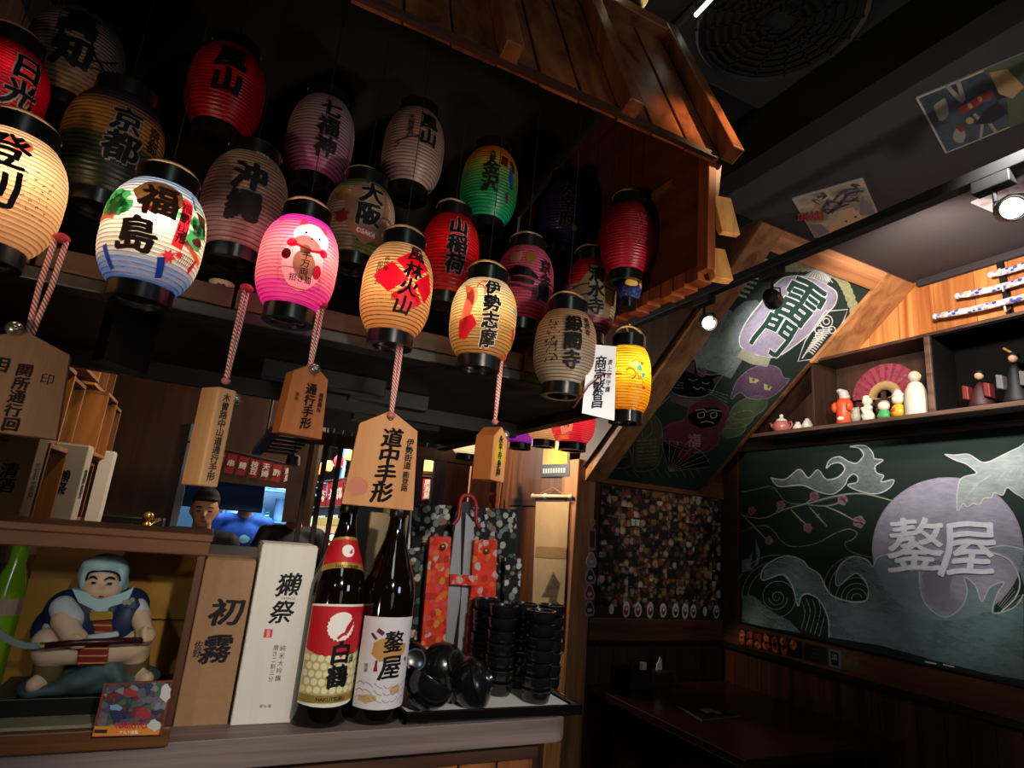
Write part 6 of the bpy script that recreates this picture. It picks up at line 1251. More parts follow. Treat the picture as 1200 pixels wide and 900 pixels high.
Shape().blob(0, 0, .05, .03, 12, .4, .3, 3).blob(.03, -.03, .03, .02, 10, .4, .3, 4).lay(lambda a, b: c+Vector((a, b, .0016)), 'picture', mat('#6a6864', .5), t)
p = at(772, 803, z=zt2); t = thing('tissue_box', 'dark tissue box with a white tissue standing up on the booth table', 'tissue box', p, None, .2)
MB().box((-.06, -.05, 0), (.06, .05, .075)).build('box', mat('#2a1a12', .5), t, True, bevel=.004); MB().box((-.03, -.008, .075), (.03, .008, .0765)).build('slot', INK(), t, True)
MB().prism([(-.022, 0, .07), (.026, 0, .07), (.02, .0, .13), (.006, .0, .145), (-.004, 0, .12), (-.018, .0, .11)], (0, .006, 0)).build('tissue', mat('#e4e0d8', .8), t, True)
p = at(742, 806, z=zt2); t = thing('condiment_caddy', 'black caddy with white napkins left of the tissue box', 'caddy', p)
for a, b in (((-.07, -.06, 0), (.07, -.055, .1)), ((-.07, .055, 0), (.07, .06, .1)), ((-.07, -.06, 0), (-.065, .06, .1)), ((.065, -.06, 0), (.07, .06, .1))): MB().box(a, b).build('side', BLACK, t, True)
MB().box((-.07, -.06, 0), (.07, .06, .006)).build('base', BLACK, t, True); MB().tube([(-.05, 0, .1), (-.03, 0, .125), (.03, 0, .125), (.05, 0, .1)], .005, 8).build('handle', BLACK, t, True, True)
MB().box((.03, -.03, .01), (.06, -.01, .13)).build('napkins', mat('#c8c4bc', .8), t, True); MB().cyl((-.03, .02, .006), (-.03, .02, .11), .02, 14).build('jar', mat('#15100e', .3), t, True, 40)

# =================================================================== BEHIND THE BAR
# ---- passage wall: hanging scroll, picture, bamboo blind, boards
xp = 1.829
def pw(a, b, o=0): return at(a, b, x=xp-o)
t = thing('hanging_scroll', 'tall parchment hanging scroll on a pale rod on the passage wall beside the post', 'scroll', pw(645, 760, .01))
A, B = pw(624, 581, .03), pw(670, 582, .03)
MB().tube([A, B], .010, 10).build('rod', mat('#c8b890', .5), t, smooth=True)
for k, u_ in enumerate((.02, .35, .98)): MB().ball(A.lerp(B, u_), (.014, .016, .016), 12, 8).build('rod_knob', mat('#d8cca8', .5), t, smooth=True)
MB().tube([A.lerp(B, .1), pw(648, 571, .02), A.lerp(B, .9)], .002, 6).build('cord', mat('#8a7a5c', .7), t)
PAR = mat('#a88a60', .8, noise=.18, scale=14, bump=.3)
MB().prism([pw(628, 588, .02), pw(667, 588, .02), pw(658, 760, .02), pw(622, 760, .02)], (.004, 0, 0)).build('paper', PAR, t)
MB().prism([pw(628, 640, .023), pw(664, 642, .023), pw(663, 655, .023), pw(627, 653, .023)], (.002, 0, 0)).build('band', mat('#8a6432', .7, noise=.3, scale=60), t)
Shape().poly([(648, 670), (656, 684), (652, 704), (660, 712), (640, 712), (644, 700), (634, 700), (642, 684)]).lay(lambda a, b: pw(a, b, .0225), 'ink_painting', chalk('#2c221a', .6, 30), t)
q = [pw(637, 500, .012), pw(668, 497, .012), pw(667, 558, .012), pw(633, 559, .012)]
t = thing('wall_picture', 'small framed yellow picture with a black caption strip on the passage wall above the scroll', 'picture', (q[2]+q[3])/2)
MB().prism(q, (.01, 0, 0)).build('frame', mat('#15100d', .4), t)
f = lambda a, b: bil(q, a, b, 0)+Vector((-.0015, 0, 0))
Shape().poly([(.06, .03), (.94, .03), (.94, .76), (.06, .76)]).lay(f, 'print', mat('#c89a3c', .6, noise=.2, scale=12), t)
Shape().poly([(.62, .03), (.94, .03), (.94, .76), (.55, .76)]).lay(lambda a, b: f(a, b)+Vector((-.0008, 0, 0)), 'bright_print', mat('#e0b020', .6), t)
s = Shape()
for k in range(9): s.poly([(.1+k*.09, .84), (.16+k*.09, .84), (.16+k*.09, .93), (.1+k*.09, .93)])
s.lay(lambda a, b: f(a, b)+Vector((-.0008, 0, 0)), 'caption', mat('#b8b4ac', .6), t)
t = thing('bamboo_blind', 'brown reed blind hanging at the end of the passage, left of the passage wall', 'blind', at(600, 610, y=3.9))
q = [at(a, b, y=3.9) for a, b in ((592, 522), (616, 522), (606, 660), (576, 660))]
nb = 14
for k in range(nb):
    a, b = q[0].lerp(q[1], (k+.5)/nb), q[3].lerp(q[2], (k+.5)/nb); MB().cyl(b, a, .0052, 6).build('reed', wood('#4a2614', '#8a5a34', 'Z', 40, .6), t, smooth=40)
for v_ in (.15, .45, .75): MB().tube([q[0].lerp(q[3], v_)+Vector((0, -.007, 0)), q[1].lerp(q[2], v_)+Vector((0, -.007, 0))], .002, 5).build('binding_thread', mat('#2a1a10', .7), t)
q = [at(a, b, y=3.7) for a, b in ((553, 545), (577, 548), (572, 592), (550, 590))]
t = thing('wooden_board', 'plain brown wooden board standing behind the floral screen', 'board', q[3]); MB().prism([q[0], q[1], Vector((q[2].x, 3.7, 0)), Vector((q[3].x, 3.7, 0))], (0, .03, 0)).build('panel', wood('#5a3418', '#8a5a30', 'Z', 12), t, bevel=.003)
q = [at(a, b, y=3.85) for a, b in ((571, 575), (582, 578), (578, 600), (570, 597))]
t = thing('orange_cloth', 'strip of orange patterned cloth beside the reed blind', 'cloth', q[3]); MB().prism([q[0], q[1], Vector((q[2].x, 3.85, 1.2)), Vector((q[3].x, 3.85, 1.2))], (0, .01, 0)).build('cloth_strip', blotch(('#c85a1c', '#e08a3a', '#8a2c14'), 30, base='#5a1c0c', edge=.5), t); MB().cyl((q[0]+q[1])/2, (q[0].x, q[0].y, 2.9), .002, 5).build('cord', BLACK, t)
# ---- noren and paper lamps in the far room
def noren(label, px, y, n, col, chars, tcol, group=None):
    q = [at(a, b, y=y) for a, b in px]; t = thing('noren_curtain', label, 'curtain', (q[2]+q[3])/2, group)
    MB().tube([q[0]+Vector((-.03, 0, .01)), q[1]+Vector((.03, 0, .01))], .008, 8).build('rod', mat('#3a2416', .6), t)
    for c0 in (q[0], q[1]): MB().cyl(c0, (c0.x, c0.y, 2.9), .002, 5).build('cord', BLACK, t)
    for k in range(n):
        a, b, c_, d = [bil(q, u_, v_, 0) for u_, v_ in ((k/n+.01, 0), ((k+1)/n-.01, 0), ((k+1)/n-.015, 1), (k/n+.015, 1))]
        MB().prism([a, b, c_, d], (0, .006, 0)).build('panel', mat(col, .8), t)
        ch_ = chars[k % len(chars)]; w_ = (b-a).length; h_ = (a-d).length
        Shape().text(ch_, 0, 0, min(w_*.8, h_*.9/len(ch_)), .04).lay(plane_fn((a+b+c_+d)/4+Vector((0, -.003, 0)), b-a, a-d, .001), 'lettering', mat(tcol, .8), t)
    return t
noren('red curtain with white characters in the far room behind the floral screen', ((496, 560), (535, 563), (534, 586), (494, 586)), 4.2, 4, '#9c1c22', ('居酒屋', '海鮮', '地酒', '焼鳥'), '#e8d8c8')
noren('maroon curtain with white characters behind the slatted screen', ((374, 568), (412, 560), (412, 592), (371, 596)), 4.9, 4, '#8a1420', ('大吟', '上々', '吉祥', '千代'), '#e0d0c4')
noren('navy curtain with white crests under the maroon one', ((370, 597), (412, 593), (412, 622), (368, 622)), 4.88, 3, '#14203e', ('祭', '福', '寿'), '#d0d4dc')
noren('dark red banner with rows of pale characters above the kitchen window', ((226, 520), (345, 548), (342, 568), (216, 545)), 4.25, 9, '#80161e', ('季節', '鮪', '煮込', '串', '鯖', '枝豆', '天婦', '酢', '刺身'), '#c8b8b0')
t = thing('paper_lamp', 'cream paper wall lamp glowing in the far room behind the floral screen', 'lamp', at(517, 557, y=4.3)); q = [at(a, b, y=4.3) for a, b in ((500, 527), (538, 532), (536, 556), (498, 554))]
MB().prism(q, (0, .06, 0)).build('shade', mat('#e8c878', .7, emit=.55), t); MB().cyl((q[0]+q[1])/2, (q[0].x, q[0].y, 2.9), .004, 6).build('cord', BLACK, t)
for k in (0, 1): MB().prism([q[0 if k == 0 else 3]+Vector((-.02, -.005, -.01)), q[1 if k == 0 else 2]+Vector((.02, -.005, -.01)), q[1 if k == 0 else 2]+Vector((.02, -.005, .012)), q[0 if k == 0 else 3]+Vector((-.02, -.005, .012))], (0, .07, 0)).build('frame_bar', D_WALL, t)
for k, (a, b, r, c_) in enumerate(((373, 550, .032, '#e8a050'), (385, 546, .034, '#f0b878'), (397, 541, .037, '#f02838'), (409, 533, .036, '#e8d878'))):
    p = at(a, b, y=4.7); t = thing('paper_lantern', ('tiny amber', 'tiny peach', 'tiny red', 'tiny yellow')[k]+' lantern glowing in the far room above the maroon curtain', 'lantern', p)
    MB().lathe([(r*.6, -r*1.2), (r*.95, -r*.6), (r, 0), (r*.95, r*.6), (r*.6, r*1.2)], (0, 0, 0), 20).build('paper_body', mat(c_, .7, emit=.8), t, True, 60)
    for s_ in (-1, 1): MB().lathe([(r*.62, -r*.12), (r*.62, r*.12)], (0, 0, s_*r*1.28), 18).build('collar', BLK, t, True, 40)
    MB().tube([(0, 0, r*1.4), (0, 0, 2.9-p.z)], .002, 5).build('cord', BLK, t, True)
# festival shrine model, brightly lit
yM = 4.75; t = thing('festival_shrine', 'lit red and gold festival shrine model in the far room, left of the paddle', 'shrine', at(388, 690, y=yM))
def mp_(pts, name, m, d=.1, yy=yM): return MB().prism([at(a, b, y=yy) for a, b in pts], (0, d, 0)).build(name, m, t)
MB().box((at(370, 690, y=4.75).x, 4.75, 0), (at(402, 690, y=4.75).x, 5.0, at(388, 690, y=4.75).z+.02)).build('base', D_WALL, t)
mp_([(364, 615), (410, 617), (412, 626), (362, 624)], 'cream_roof', mat('#c8b88c', .6), .3); mp_([(370, 606), (404, 608), (410, 616), (366, 615)], 'roof_ridge', mat('#b8b06c', .6, noise=.3, scale=30), .2)
for k, yy in enumerate((630, 639)):
    mp_([(366, yy-4), (404, yy-3), (404, yy+4), (366, yy+4)], 'red_rail', mat('#b01820', .5), .1, yM-.02)
    for j in range(6): MB().ball(at(371+j*6, yy, y=yM-.04), .022, 10, 6).build('small_bulb', mat('#fff0e0', .5, emit=1.6), t, smooth=True)
mp_([(372, 646), (402, 647), (400, 690), (368, 690)], 'red_body', mat('#8a0c14', .35, noise=.3, scale=20), .2)
for a, b, r in ((399, 655, .035), (393, 669, .045), (377, 648, .03)): MB().ball(at(a, b, y=yM-.05), r, 14, 8).build('lamp_globe', mat('#fff4e4', .5, emit=2), t, smooth=True)
for a, b, r in ((380, 668, .05), (388, 680, .05), (376, 684, .04)): MB().lathe([(r*.5, -r*.5), (r, 0), (r*.5, r*.5)], at(a, b, y=yM-.06), 16).build('gold_ornament', mat('#d8962c', .3, metal=.7), t, smooth=True)
mp_([(406, 590), (410, 590), (407, 690), (402, 690)], 'post', INK(), .05, yM-.1)
# slatted wooden screen
yL_ = 2.9; t = thing('slatted_screen', 'dark wooden slatted screen between the bar and the far room', 'screen', at(380, 600, y=yL_)-Vector((0, 0, .6)))
LW = wood('#2a150b', '#54301a', 'Z', 16, .55)
for a in (356, 374, 391, 408): p = at(a, 580, y=yL_); MB().box((p.x-.010, yL_-.015, 1.02), (p.x+.010, yL_+.015, 1.84)).build('slat', LW, t, bevel=.002)
for a in (487, 514): p = at(a, 560, y=yL_); MB().box((p.x-.03, yL_-.02, 1.02), (p.x+.03, yL_+.02, 1.84)).build('slat', LW, t, bevel=.002)
a, b = at(345, 532, y=yL_), at(560, 532, y=yL_); MB().box((a.x, yL_-.022, 1.80), (b.x, yL_+.022, 1.86)).build('top_beam', LW, t, bevel=.003)
MB().box((a.x, yL_-.022, .98), (b.x, yL_+.022, 1.04)).build('sill_beam', LW, t, bevel=.003); MB().box((a.x, yL_-.02, 0), (b.x, yL_+.0, .98)).build('lower_panel', LW, t)

# ---- kitchen
yK = 4.4; kx0, kx1 = at(208, 600, y=yK).x, at(338, 610, y=yK).x; kz0 = .98
kw = struct(bx('wall_kitchen', (kx1, yK, 0), (at(366, 600, y=yK).x, yK+.08, 2.9), wood('#1f120b', '#3c2416', 'Z', 10)))
bx('wall_panel', (-2.2, yK, 0), (kx0, yK+.08, 2.9), wood('#1f110a', '#44260f', 'Z', 10), kw); bx('wall_panel', (kx0, yK, at(270, 566, y=yK).z), (kx1, yK+.08, 2.9), wood('#1f120b', '#3c2416', 'Z', 10), kw); bx('wall_panel', (kx0, yK, 0), (kx1, yK+.08, kz0), D_WALL, kw)
MB().box((kx0-.03, yK-.02, kz0), (kx0+.012, yK+.09, 1.98)).build('trim_jamb', mat('#6a7480', .5), kw, bevel=.003)
struct(bx('wall_kitchen_back', (-1.0, 5.9, 0), (.78, 5.98, 2.6), mat('#8fb4d0', .4, noise=.15, scale=4)))
t = thing('roller_blind', 'dark blue roller blind pulled down over the kitchen window', 'blind', at(270, 580, y=yK+.1)); q = [at(a, b, y=yK+.12) for a, b in ((200, 555), (312, 562), (307, 600), (194, 590))]
MB().prism(q, (0, .004, 0)).build('fabric', mat('#0f2f5a', .8), t); MB().tube([q[3], q[2]], .008, 8).build('bottom_bar', mat('#0a1c36', .5), t); MB().tube([q[0], q[1]], .018, 10).build('roller', mat('#0c2444', .5), t)
ST = mat('#9fc4e0', .25, metal=.5)
t = thing('kitchen_rack', 'steel kitchen rack full of bowls and pans in blue light behind the window', 'rack', (.55, 5.3, 0))
for x in (.1, .95): MB().box((x-.012, 5.2, 0), (x+.012, 5.5, 2.1)).build('upright', ST, t)
for z in (1.12, 1.38, 1.62, 1.88): MB().box((.1, 5.2, z), (.95, 5.5, z+.015)).build('shelf', ST, t)
rk = random.Random(4); names_ = ('bowl', 'pot', 'pan')
for i, z in enumerate((1.135, 1.395, 1.635)):
    for j in range(5):
        x = .18+j*.17; r = rk.uniform(.05, .075); h = rk.uniform(.08, .18); t2 = thing(('steel_pot', 'plastic_tub', 'steel_bowl')[(i+j) % 3], '%s on the %s shelf of the kitchen rack, %s from the left' % (('shiny steel pot', 'pale plastic tub', 'blue enamel bowl')[(i+j) % 3], ('lowest', 'middle', 'upper')[i], ('first', 'second', 'third', 'fourth', 'fifth')[j]), 'vessel', (x, 5.3, z), 'vessels on the kitchen rack')
        MB().lathe([(r*.7, 0), (r, h*.4), (r, h), (r*1.05, h+.004), (r*.96, h+.004), (r*.9, .01)], (0, 0, 0), 18).build('vessel_body', (ST, mat('#cfe4f4', .5), mat('#5a8ab8', .4))[(i+j) % 3], t2, True, 45); MB().tube([(r, 0, h*.6), (r+.03, 0, h*.7), (r+.03, 0, h*.4), (r, 0, h*.35)], .005, 6).build('handle', ST, t2, True)
p = at(311, 629, y=4.6); t = thing('plastic_bottle', 'small lime green bottle on the kitchen sill beside the blue shirt', 'bottle', (p.x, 4.46, kz0)); MB().lathe([(.03, 0), (.032, .01), (.032, .3), (.02, .34), (.014, .36)], (0, 0, 0), 18).build('bottle_body', mat('#a8e020', .4), t, True, 45); MB().lathe([(.015, .36), (.016, .39), (.004, .392)], (0, 0, 0), 14).build('cap', mat('#e0e4e0', .4), t, True)
q = [at(a, b, y=4.0) for a, b in ((334, 567), (366, 572), (360, 612), (330, 612))]; t = thing('hanging_cloth', 'plain brown hanging cloth between the kitchen window and the slatted screen', 'cloth', (q[2]+q[3])/2)
MB().prism([Vector((q[0].x, 4.0, 2.0)), Vector((q[1].x, 4.0, 2.0)), q[2], q[3]], (0, .02, 0)).build('cloth', mat('#6a5244', .8, noise=.1, scale=20), t); MB().cyl((q[0].x-.02, 4.01, 2.0), (q[1].x+.02, 4.01, 2.0), .01, 8).build('rod', D_WALL, t)
for s_ in (0, 1): MB().cyl((q[s_].x, 4.01, 2.0), (q[s_].x, 4.01, 2.9), .002, 6).build('cord', BLACK, t)
# small ceiling spotlight seen far back
p = at(343, 543, y=3.6); t = thing('far_spotlight', 'small round spotlight shining under the black ceiling far back', 'spotlight', p); MB().lathe([(.02, .05), (.035, .04), (.04, -.01), (.036, -.01)], (0, 0, 0), 20).build('head', BLACK, t, True, 45); MB().lathe([(.001, -.004), (.036, -.004)], (0, 0, 0), 20, capb=False, capt=False).build('lens', mat('#fff4e0', .4, emit=5), t, True); MB().cyl((0, 0, .05), (0, 0, 2.9-p.z), .006, 8).build('stem', BLACK, t, True)
q1, q2 = at(322, 510, y=2.4), at(300, 535, y=2.9); t = thing('hanging_rack', 'black metal rack with a blue grey edge hanging under the canopy', 'rack', q1)
MB().obox((q1+q2)/2+Vector((.0, 0, .02)), (q2-q1)/2, (.02, 0, 0), (0, 0, .012)).build('side_bar', mat('#2c3440', .5), t); c = (q1+q2)/2
for k in range(6): MB().tube([q1.lerp(q2, .1+k*.16)+Vector((.02, 0, .02)), q1.lerp(q2, .1+k*.16)+Vector((.15, 0, .02))], .006, 6).build('cross_bar', BLACK, t)
for k in (.1, .9): MB().cyl(q1.lerp(q2, k)+Vector((.02, 0, .02)), Vector((q1.lerp(q2, k).x+.02, q1.lerp(q2, k).y, 1.84 if k < .5 else 2.9)), .005, 6).build('hanger', BLACK, t)

# ---- people at the kitchen
SKIN = mat('#b0805e', .5)
def person(label, x, y, h, shirt, hairc, arms, trousers='#15161c', cap=False, badge=False):
    t = thing('person', label, 'person', (x, y, 0)); H = h/1.65
    V = lambda a, b, c: (x+a*H, y+b*H, c*H)
    def arm(s, el, ha): return [(V(s*.165, .01, 1.36), V(*el), .042*H, .034*H), (V(*el), V(*ha), .034*H, .024*H), (V(ha[0], ha[1]-.035, ha[2]), (.034*H, .04*H, .018*H))]+[(V(ha[0]+(k-1.5)*.017, ha[1]-.06, ha[2]), V(ha[0]+(k-1.5)*.02, ha[1]-.06-(.05, .064, .06, .045)[k], ha[2]-.018), .0095*H, .008*H) for k in range(4)]+[(V(ha[0]-s*.026, ha[1]-.02, ha[2]), V(ha[0]-s*.05, ha[1]-.06, ha[2]-.006), .011*H, .009*H)]
    body = [(V(0, -.005, 1.54), (.068*H, .09*H, .105*H)), (V(0, -.03, 1.475), (.048*H, .06*H, .05*H)), (V(0, .015, 1.33), V(0, .005, 1.47), .055*H, .05*H), (V(0, .02, 1.26), (.165*H, .1*H, .14*H)), (V(0, .01, 1.0), (.145*H, .095*H, .22*H)), (V(0, .01, .85), (.16*H, .105*H, .12*H)), (V(-.12, .01, 1.37), V(.12, .01, 1.37), .05*H, .05*H),
            (V(0, -.096, 1.52), V(0, -.108, 1.5), .011*H, .014*H), (V(.070, .005, 1.525), (.010*H, .018*H, .028*H)), (V(-.070, .005, 1.525), (.010*H, .018*H, .028*H))]
    for s in (-1, 1): body += [(V(s*.085, .01, .82), V(s*.09, 0, .46), .082*H, .055*H), (V(s*.09, 0, .46), V(s*.095, .02, .08), .052*H, .036*H), (V(s*.095, .03, .04), V(s*.105, -.13, .035), .036*H, .032*H)]
    for s, (el, ha) in zip((-1, 1), arms): body += arm(s, el, ha)
    sculpt(body, 'body', SKIN, t, .0085, 3)
    sh_ = [(V(0, .02, 1.25), (.182*H, .118*H, .15*H)), (V(0, .012, 1.0), (.168*H, .115*H, .24*H)), (V(-.115, .01, 1.365), V(.115, .01, 1.365), .06*H, .06*H), (V(0, .01, .85), (.176*H, .12*H, .1*H))]
    for s, (el, ha) in zip((-1, 1), arms): e_ = Vector(V(s*.165, .01, 1.36)).lerp(Vector(V(*el)), .72); sh_.append((V(s*.16, .01, 1.36), tuple(e_), .058*H, .052*H))
    sculpt(sh_, 'shirt', mat(shirt, .75, noise=.12, scale=12), t, .011, 3)
    tr_ = [(V(0, .01, .84), (.172*H, .116*H, .11*H))]
    for s in (-1, 1): tr_ += [(V(s*.085, .01, .82), V(s*.092, 0, .46), .092*H, .068*H), (V(s*.092, 0, .46), V(s*.096, .015, .1), .066*H, .056*H)]
    sculpt(tr_, 'trousers', mat(trousers, .8), t, .014, 3)
    for s in (-1, 1): sculpt([(V(s*.095, .03, .035), V(s*.105, -.13, .03), .046*H, .042*H)], 'shoe', mat('#0e0e10', .6), t, .012, 2)
    hp = [(V(0, .02, 1.588), (.074*H, .09*H, .078*H)), (V(0, .05, 1.53), (.072*H, .058*H, .085*H)), (V(0, -.05, 1.618), (.06*H, .04*H, .03*H))]
    if cap: hp += [(V(0, -.06, 1.592), (.068*H, .05*H, .012*H))]
    sculpt(hp, 'cap' if cap else 'hair', mat(hairc, .8), t, .008, 2)
    f = Shape()
    for s in (-1, 1): f.blob(s*.03, 1.527, .012, .0045, 10).stroke([(s*.045, 1.547), (s*.03, 1.55), (s*.016, 1.547)], .006)
    fz = lambda a, b: Vector(V(a, -.005-.093*math.sqrt(max(.05, 1-(a/.078)**2-((b-1.535)/.11)**2))-.004, b))
    f.cut(.01).lay(fz, 'eyes_and_brows', INK(), t); Shape().blob(0, 1.472, .022, .0055, 12).cut(.01).lay(lambda a, b: Vector(V(a, -.096-.004+abs(a)*.3, b)), 'mouth', mat('#8a4a40', .6), t)
    if badge: Shape().blob(.02, 1.25, .035, .03, 14, 0, .08, 2).cut(.012).lay(lambda a, b: Vector(V(a, .02-.118*math.sqrt(max(.05, 1-(a/.182)**2-((b-1.25)/.15)**2))-.012, b)), 'shirt_print', mat('#9fd0e8', .7), t)
    return t
p = at(240, 597, y=3.75)
person('person in black shirt and black cap looking ahead in front of the kitchen window', p.x, 3.75, 1.535/1.5*p.z*1.075/1.0*1.0 if False else p.z/1.535*1.65, '#0c0c0e', '#0a0a0c', (((-.24, .0, 1.1), (-.12, -.24, .98)), ((.24, .0, 1.1), (.10, -.24, .98))), cap=True)
p = at(288, 598, y=4.95)
person('person in blue shirt with pale chest print working in the kitchen behind the blind', p.x, 4.95, 1.66, '#15408a', '#101014', (((-.25, .0, 1.1), (-.16, -.22, 1.0)), ((.25, .0, 1.12), (.16, -.26, 1.08))), badge=True)
p = at(346, 606, y=4.2)
person('person in black with bare forearm, head hidden behind the hanging brown cloth', p.x, 4.2, 1.62, '#050506', '#0c0c0e', (((-.24, -.04, 1.12), (-.2, -.26, 1.1)), ((.24, .0, 1.1), (.2, -.2, 1.0))))

# ---- crates with bottles on the left
CR = wood('#6a3f1a', '#a8702f', 'Z', 12, .6); xc = -.5
def crate(y, z, label, wy=.24, h=.25, d=.26, pro=0):
    t = thing('wooden_crate', label, 'crate', (xc-d/2+pro, y, z), 'wooden crates on the left wall')
    for nm, lo, hi in (('bottom', (-d/2, -wy/2, 0), (d/2, wy/2, .014)), ('top', (-d/2, -wy/2, h-.014), (d/2, wy/2, h)), ('side', (-d/2, -wy/2, .014), (d/2, -wy/2+.014, h-.014)), ('side', (-d/2, wy/2-.014, .014), (d/2, wy/2, h-.014)), ('back', (-d/2, -wy/2+.014, .014), (-d/2+.012, wy/2-.014, h-.014))): MB().box(lo, hi).build(nm, CR, t, True, bevel=.002)
    return t
k = 0
RN_ = ('lower', 'middle', 'upper'); CN_ = ('nearest', 'second', 'third', 'fourth', 'farthest')
for ri, z in enumerate((1.37, 1.63, 1.89)):
    for ci in range(5):
        y = 1.9+ci*.31+.06*(ri % 2); crate(y, z, 'open wooden crate on the left wall, %s in the %s row' % (CN_[ci], RN_[ri]), pro=((ri*2+ci*3) % 4)*.022)
st = struct(bx('wall_bar_left', (xc-.32, 1.7, 0), (xc-.28, 4.4, 2.9), D_WALL)); struct(bx('trim_crate_base', (xc-.28, 1.7, 1.33), (xc+.12, 3.6, 1.37), D_TRIM))
def sbottle(x, y, z, col, lab, label, h=.2, r=.035):
    t = thing('shelf_bottle', label, 'bottle', (x, y, z)); MB().lathe([(r*.9, 0), (r, .006), (r, h*.6), (r*.35, h*.8), (r*.32, h*.95)], (0, 0, 0), 20).build('glass_body', mat(col, .15, spec=.5), t, True, 45); MB().lathe([(r*.36, h*.95), (r*.36, h*1.04), (r*.1, h*1.045)], (0, 0, 0), 14).build('cap', mat('#b8b0a0', .4), t, True)
    MB().lathe([(r*1.01, h*.15), (r*1.015, h*.5)], (0, 0, 0), 20, capb=False, capt=False).build('label', mat(lab, .6), t, True, True)
sbottle(xc-.06, 2.29, 1.645, '#1a1a1c', '#b86a6a', 'dark bottle with pink label in the middle crate row', .19); sbottle(xc-.05, 1.97, 1.645, '#2a2014', '#d8c8a0', 'brown bottle with cream label in the nearest middle crate')
sbottle(xc-.06, 2.86, 1.904, '#203020', '#c8d4e0', 'green bottle with white label in an upper crate', .2); sbottle(xc-.06, 3.13, 1.904, '#2a1a10', '#d0b060', 'brown bottle with gold label in an upper crate', .2); sbottle(xc-.05, 2.2, 1.904, '#3a2a14', '#d8a040', 'amber bottle behind the wide dark wooden tag', .2)
def sbox(x, y, z, w_, d, h, m, label, txt=None):
    t = thing('shelf_box', label, 'box', (x, y, z)); MB().box((-w_/2, -d/2, 0), (w_/2, d/2, h)).build('carton', m, t, True, bevel=.003); MB().box((-w_/2+.003, -d/2+.003, h), (w_/2-.003, d/2-.003, h+.004)).build('lid', m, t, True)
    if txt: Shape().text(txt, 0, h*.55, .05, .03).lay(lambda a, b: Vector((w_/2+.0008, a, b)), 'lettering', INK(), t, True); Shape().text(txt, 0, h*.55, .04, .03).lay(lambda a, b: Vector((a, -d/2-.0008, b)), 'lettering', INK(), t, True)
sbox(xc+.06, 2.42, 1.37, .1, .1, .27, mat('#c8c0b0', .7), 'white box with black characters in front of the left crates', '獺祭'); sbox(xc+.02, 2.02, 1.37, .09, .1, .26, mat('#8a6a40', .8), 'tall brown cardboard box at the left edge beside the crates', '清酒')
sbox(xc+.06, 3.15, 1.37, .05, .09, .3, mat('#d8d4cc', .7), 'narrow white box farther along the left crates'); sbox(xc-.05, 2.92, 1.645, .12, .16, .17, mat('#a87850', .8), 'light brown box in a middle crate', '酒')
p = Vector((xc-.07, 2.50, 1.904)); t = thing('round_plate', 'pale patterned round plate leaning in an upper left crate', 'plate', p); MB().lathe([(.001, .004), (.05, .003), (.085, .014), (.085, .017), (.05, .007), (.001, .008)], (0, 0, .088), 32, (1, -.25, .25)).build('plate', mat('#b8b4a8', .4), t, True, True); MB().lathe([(.06, .0095), (.07, .0125)], (0, 0, .088), 32, (1, -.25, .25), False, False).build('rim_pattern', mat('#5a6a70', .5), t, True)
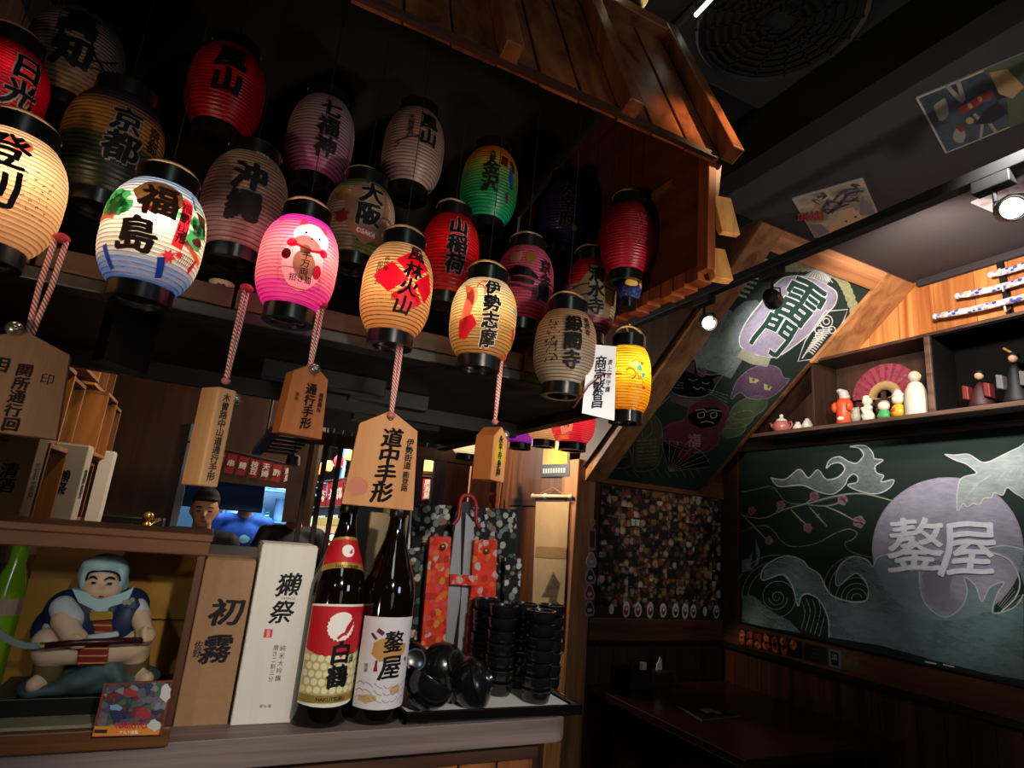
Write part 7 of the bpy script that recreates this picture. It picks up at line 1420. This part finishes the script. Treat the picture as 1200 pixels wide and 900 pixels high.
# back counter with odds
t = thing('back_counter', 'dark work counter behind the bar under the crates', 'counter', (-.3, 3.0, 0)); MB().box((-.37, 2.62, 0), (.25, 3.3, 1.27)).build('cabinet', mat('#120e0c', .6), t); MB().box((-.375, 2.58, 1.27), (.28, 3.32, 1.30)).build('worktop', mat('#14110f', .75), t, bevel=.003)
for i, (x, y, w_, d, h, lab) in enumerate(((-.25, 2.75, .2, .14, .12, 'black appliance box on the back counter, left one'), (-.05, 2.8, .16, .14, .09, 'low black appliance on the back counter, right one'))):
    b_ = thing('appliance', lab, 'appliance', (x, y, 1.30)); MB().box((-w_/2, -d/2, 0), (w_/2, d/2, h)).build('body', mat('#0e0e10', .3), b_, True, bevel=.006); MB().box((-w_/2+.02, -d/2-.003, h*.3), (w_/2-.02, -d/2, h*.45)).build('front_strip', mat('#6a7074', .25, metal=.8), b_, True)
p = Vector((-.20, 2.64, 1.30)); t = thing('gold_figure', 'small gilded figure standing on the back counter', 'figurine', p); MB().lathe([(.03, 0), (.03, .01), (.012, .02), (.01, .05), (.02, .07), (.014, .1), (.006, .11)], (0, 0, 0), 18).build('body', mat('#c89a4a', .3, metal=.8), t, True, True); MB().ball((0, 0, .125), .018, 14, 8).build('head', mat('#c89a4a', .3, metal=.8), t, True, True); MB().tube([(-.05, 0, .09), (0, -.01, .08), (.04, 0, .12)], .006, 8).build('arms', mat('#c89a4a', .3, metal=.8), t, True, True)
for i in range(3):
    b_ = thing('steel_cup', 'small steel cup on the back counter, %s from the left' % ('first', 'second', 'third')[i], 'cup', (-.34+i*.055, 2.9, 1.30), 'steel cups on the back counter'); MB().lathe([(.025, 0), (.03, .06), (.028, .06), (.022, .004)], (0, 0, 0), 20).build('cup', mat('#a8acb0', .2, metal=.9), b_, True, 45); MB().lathe([(.0305, .058), (.032, .061), (.0305, .063)], (0, 0, 0), 20, capb=False, capt=False).build('rim', mat('#c8ccd0', .2, metal=.9), b_, True)
p = at(12, 690, y=1.5); t = thing('green_bottle', 'lime green glass bottle at the far left behind the display case', 'bottle', (p.x, 1.5, ZT)); MB().lathe([(.03, 0), (.033, .006), (.033, .17), (.014, .22), (.014, .26)], (0, 0, 0), 24).build('glass_body', mat('#8ac81c', .15, spec=.5), t, True, 45); MB().lathe([(.0335, .13), (.0335, .16)], (0, 0, 0), 24, capb=False, capt=False).build('label', mat('#c8a8a0', .6), t, True); MB().lathe([(.015, .26), (.016, .285), (.004, .286)], (0, 0, 0), 14).build('cap', mat('#e4dcd0', .5), t, True)

bpy.data.objects.remove(_fo)
for c_ in list(bpy.data.curves):
    if not c_.users: bpy.data.curves.remove(c_)
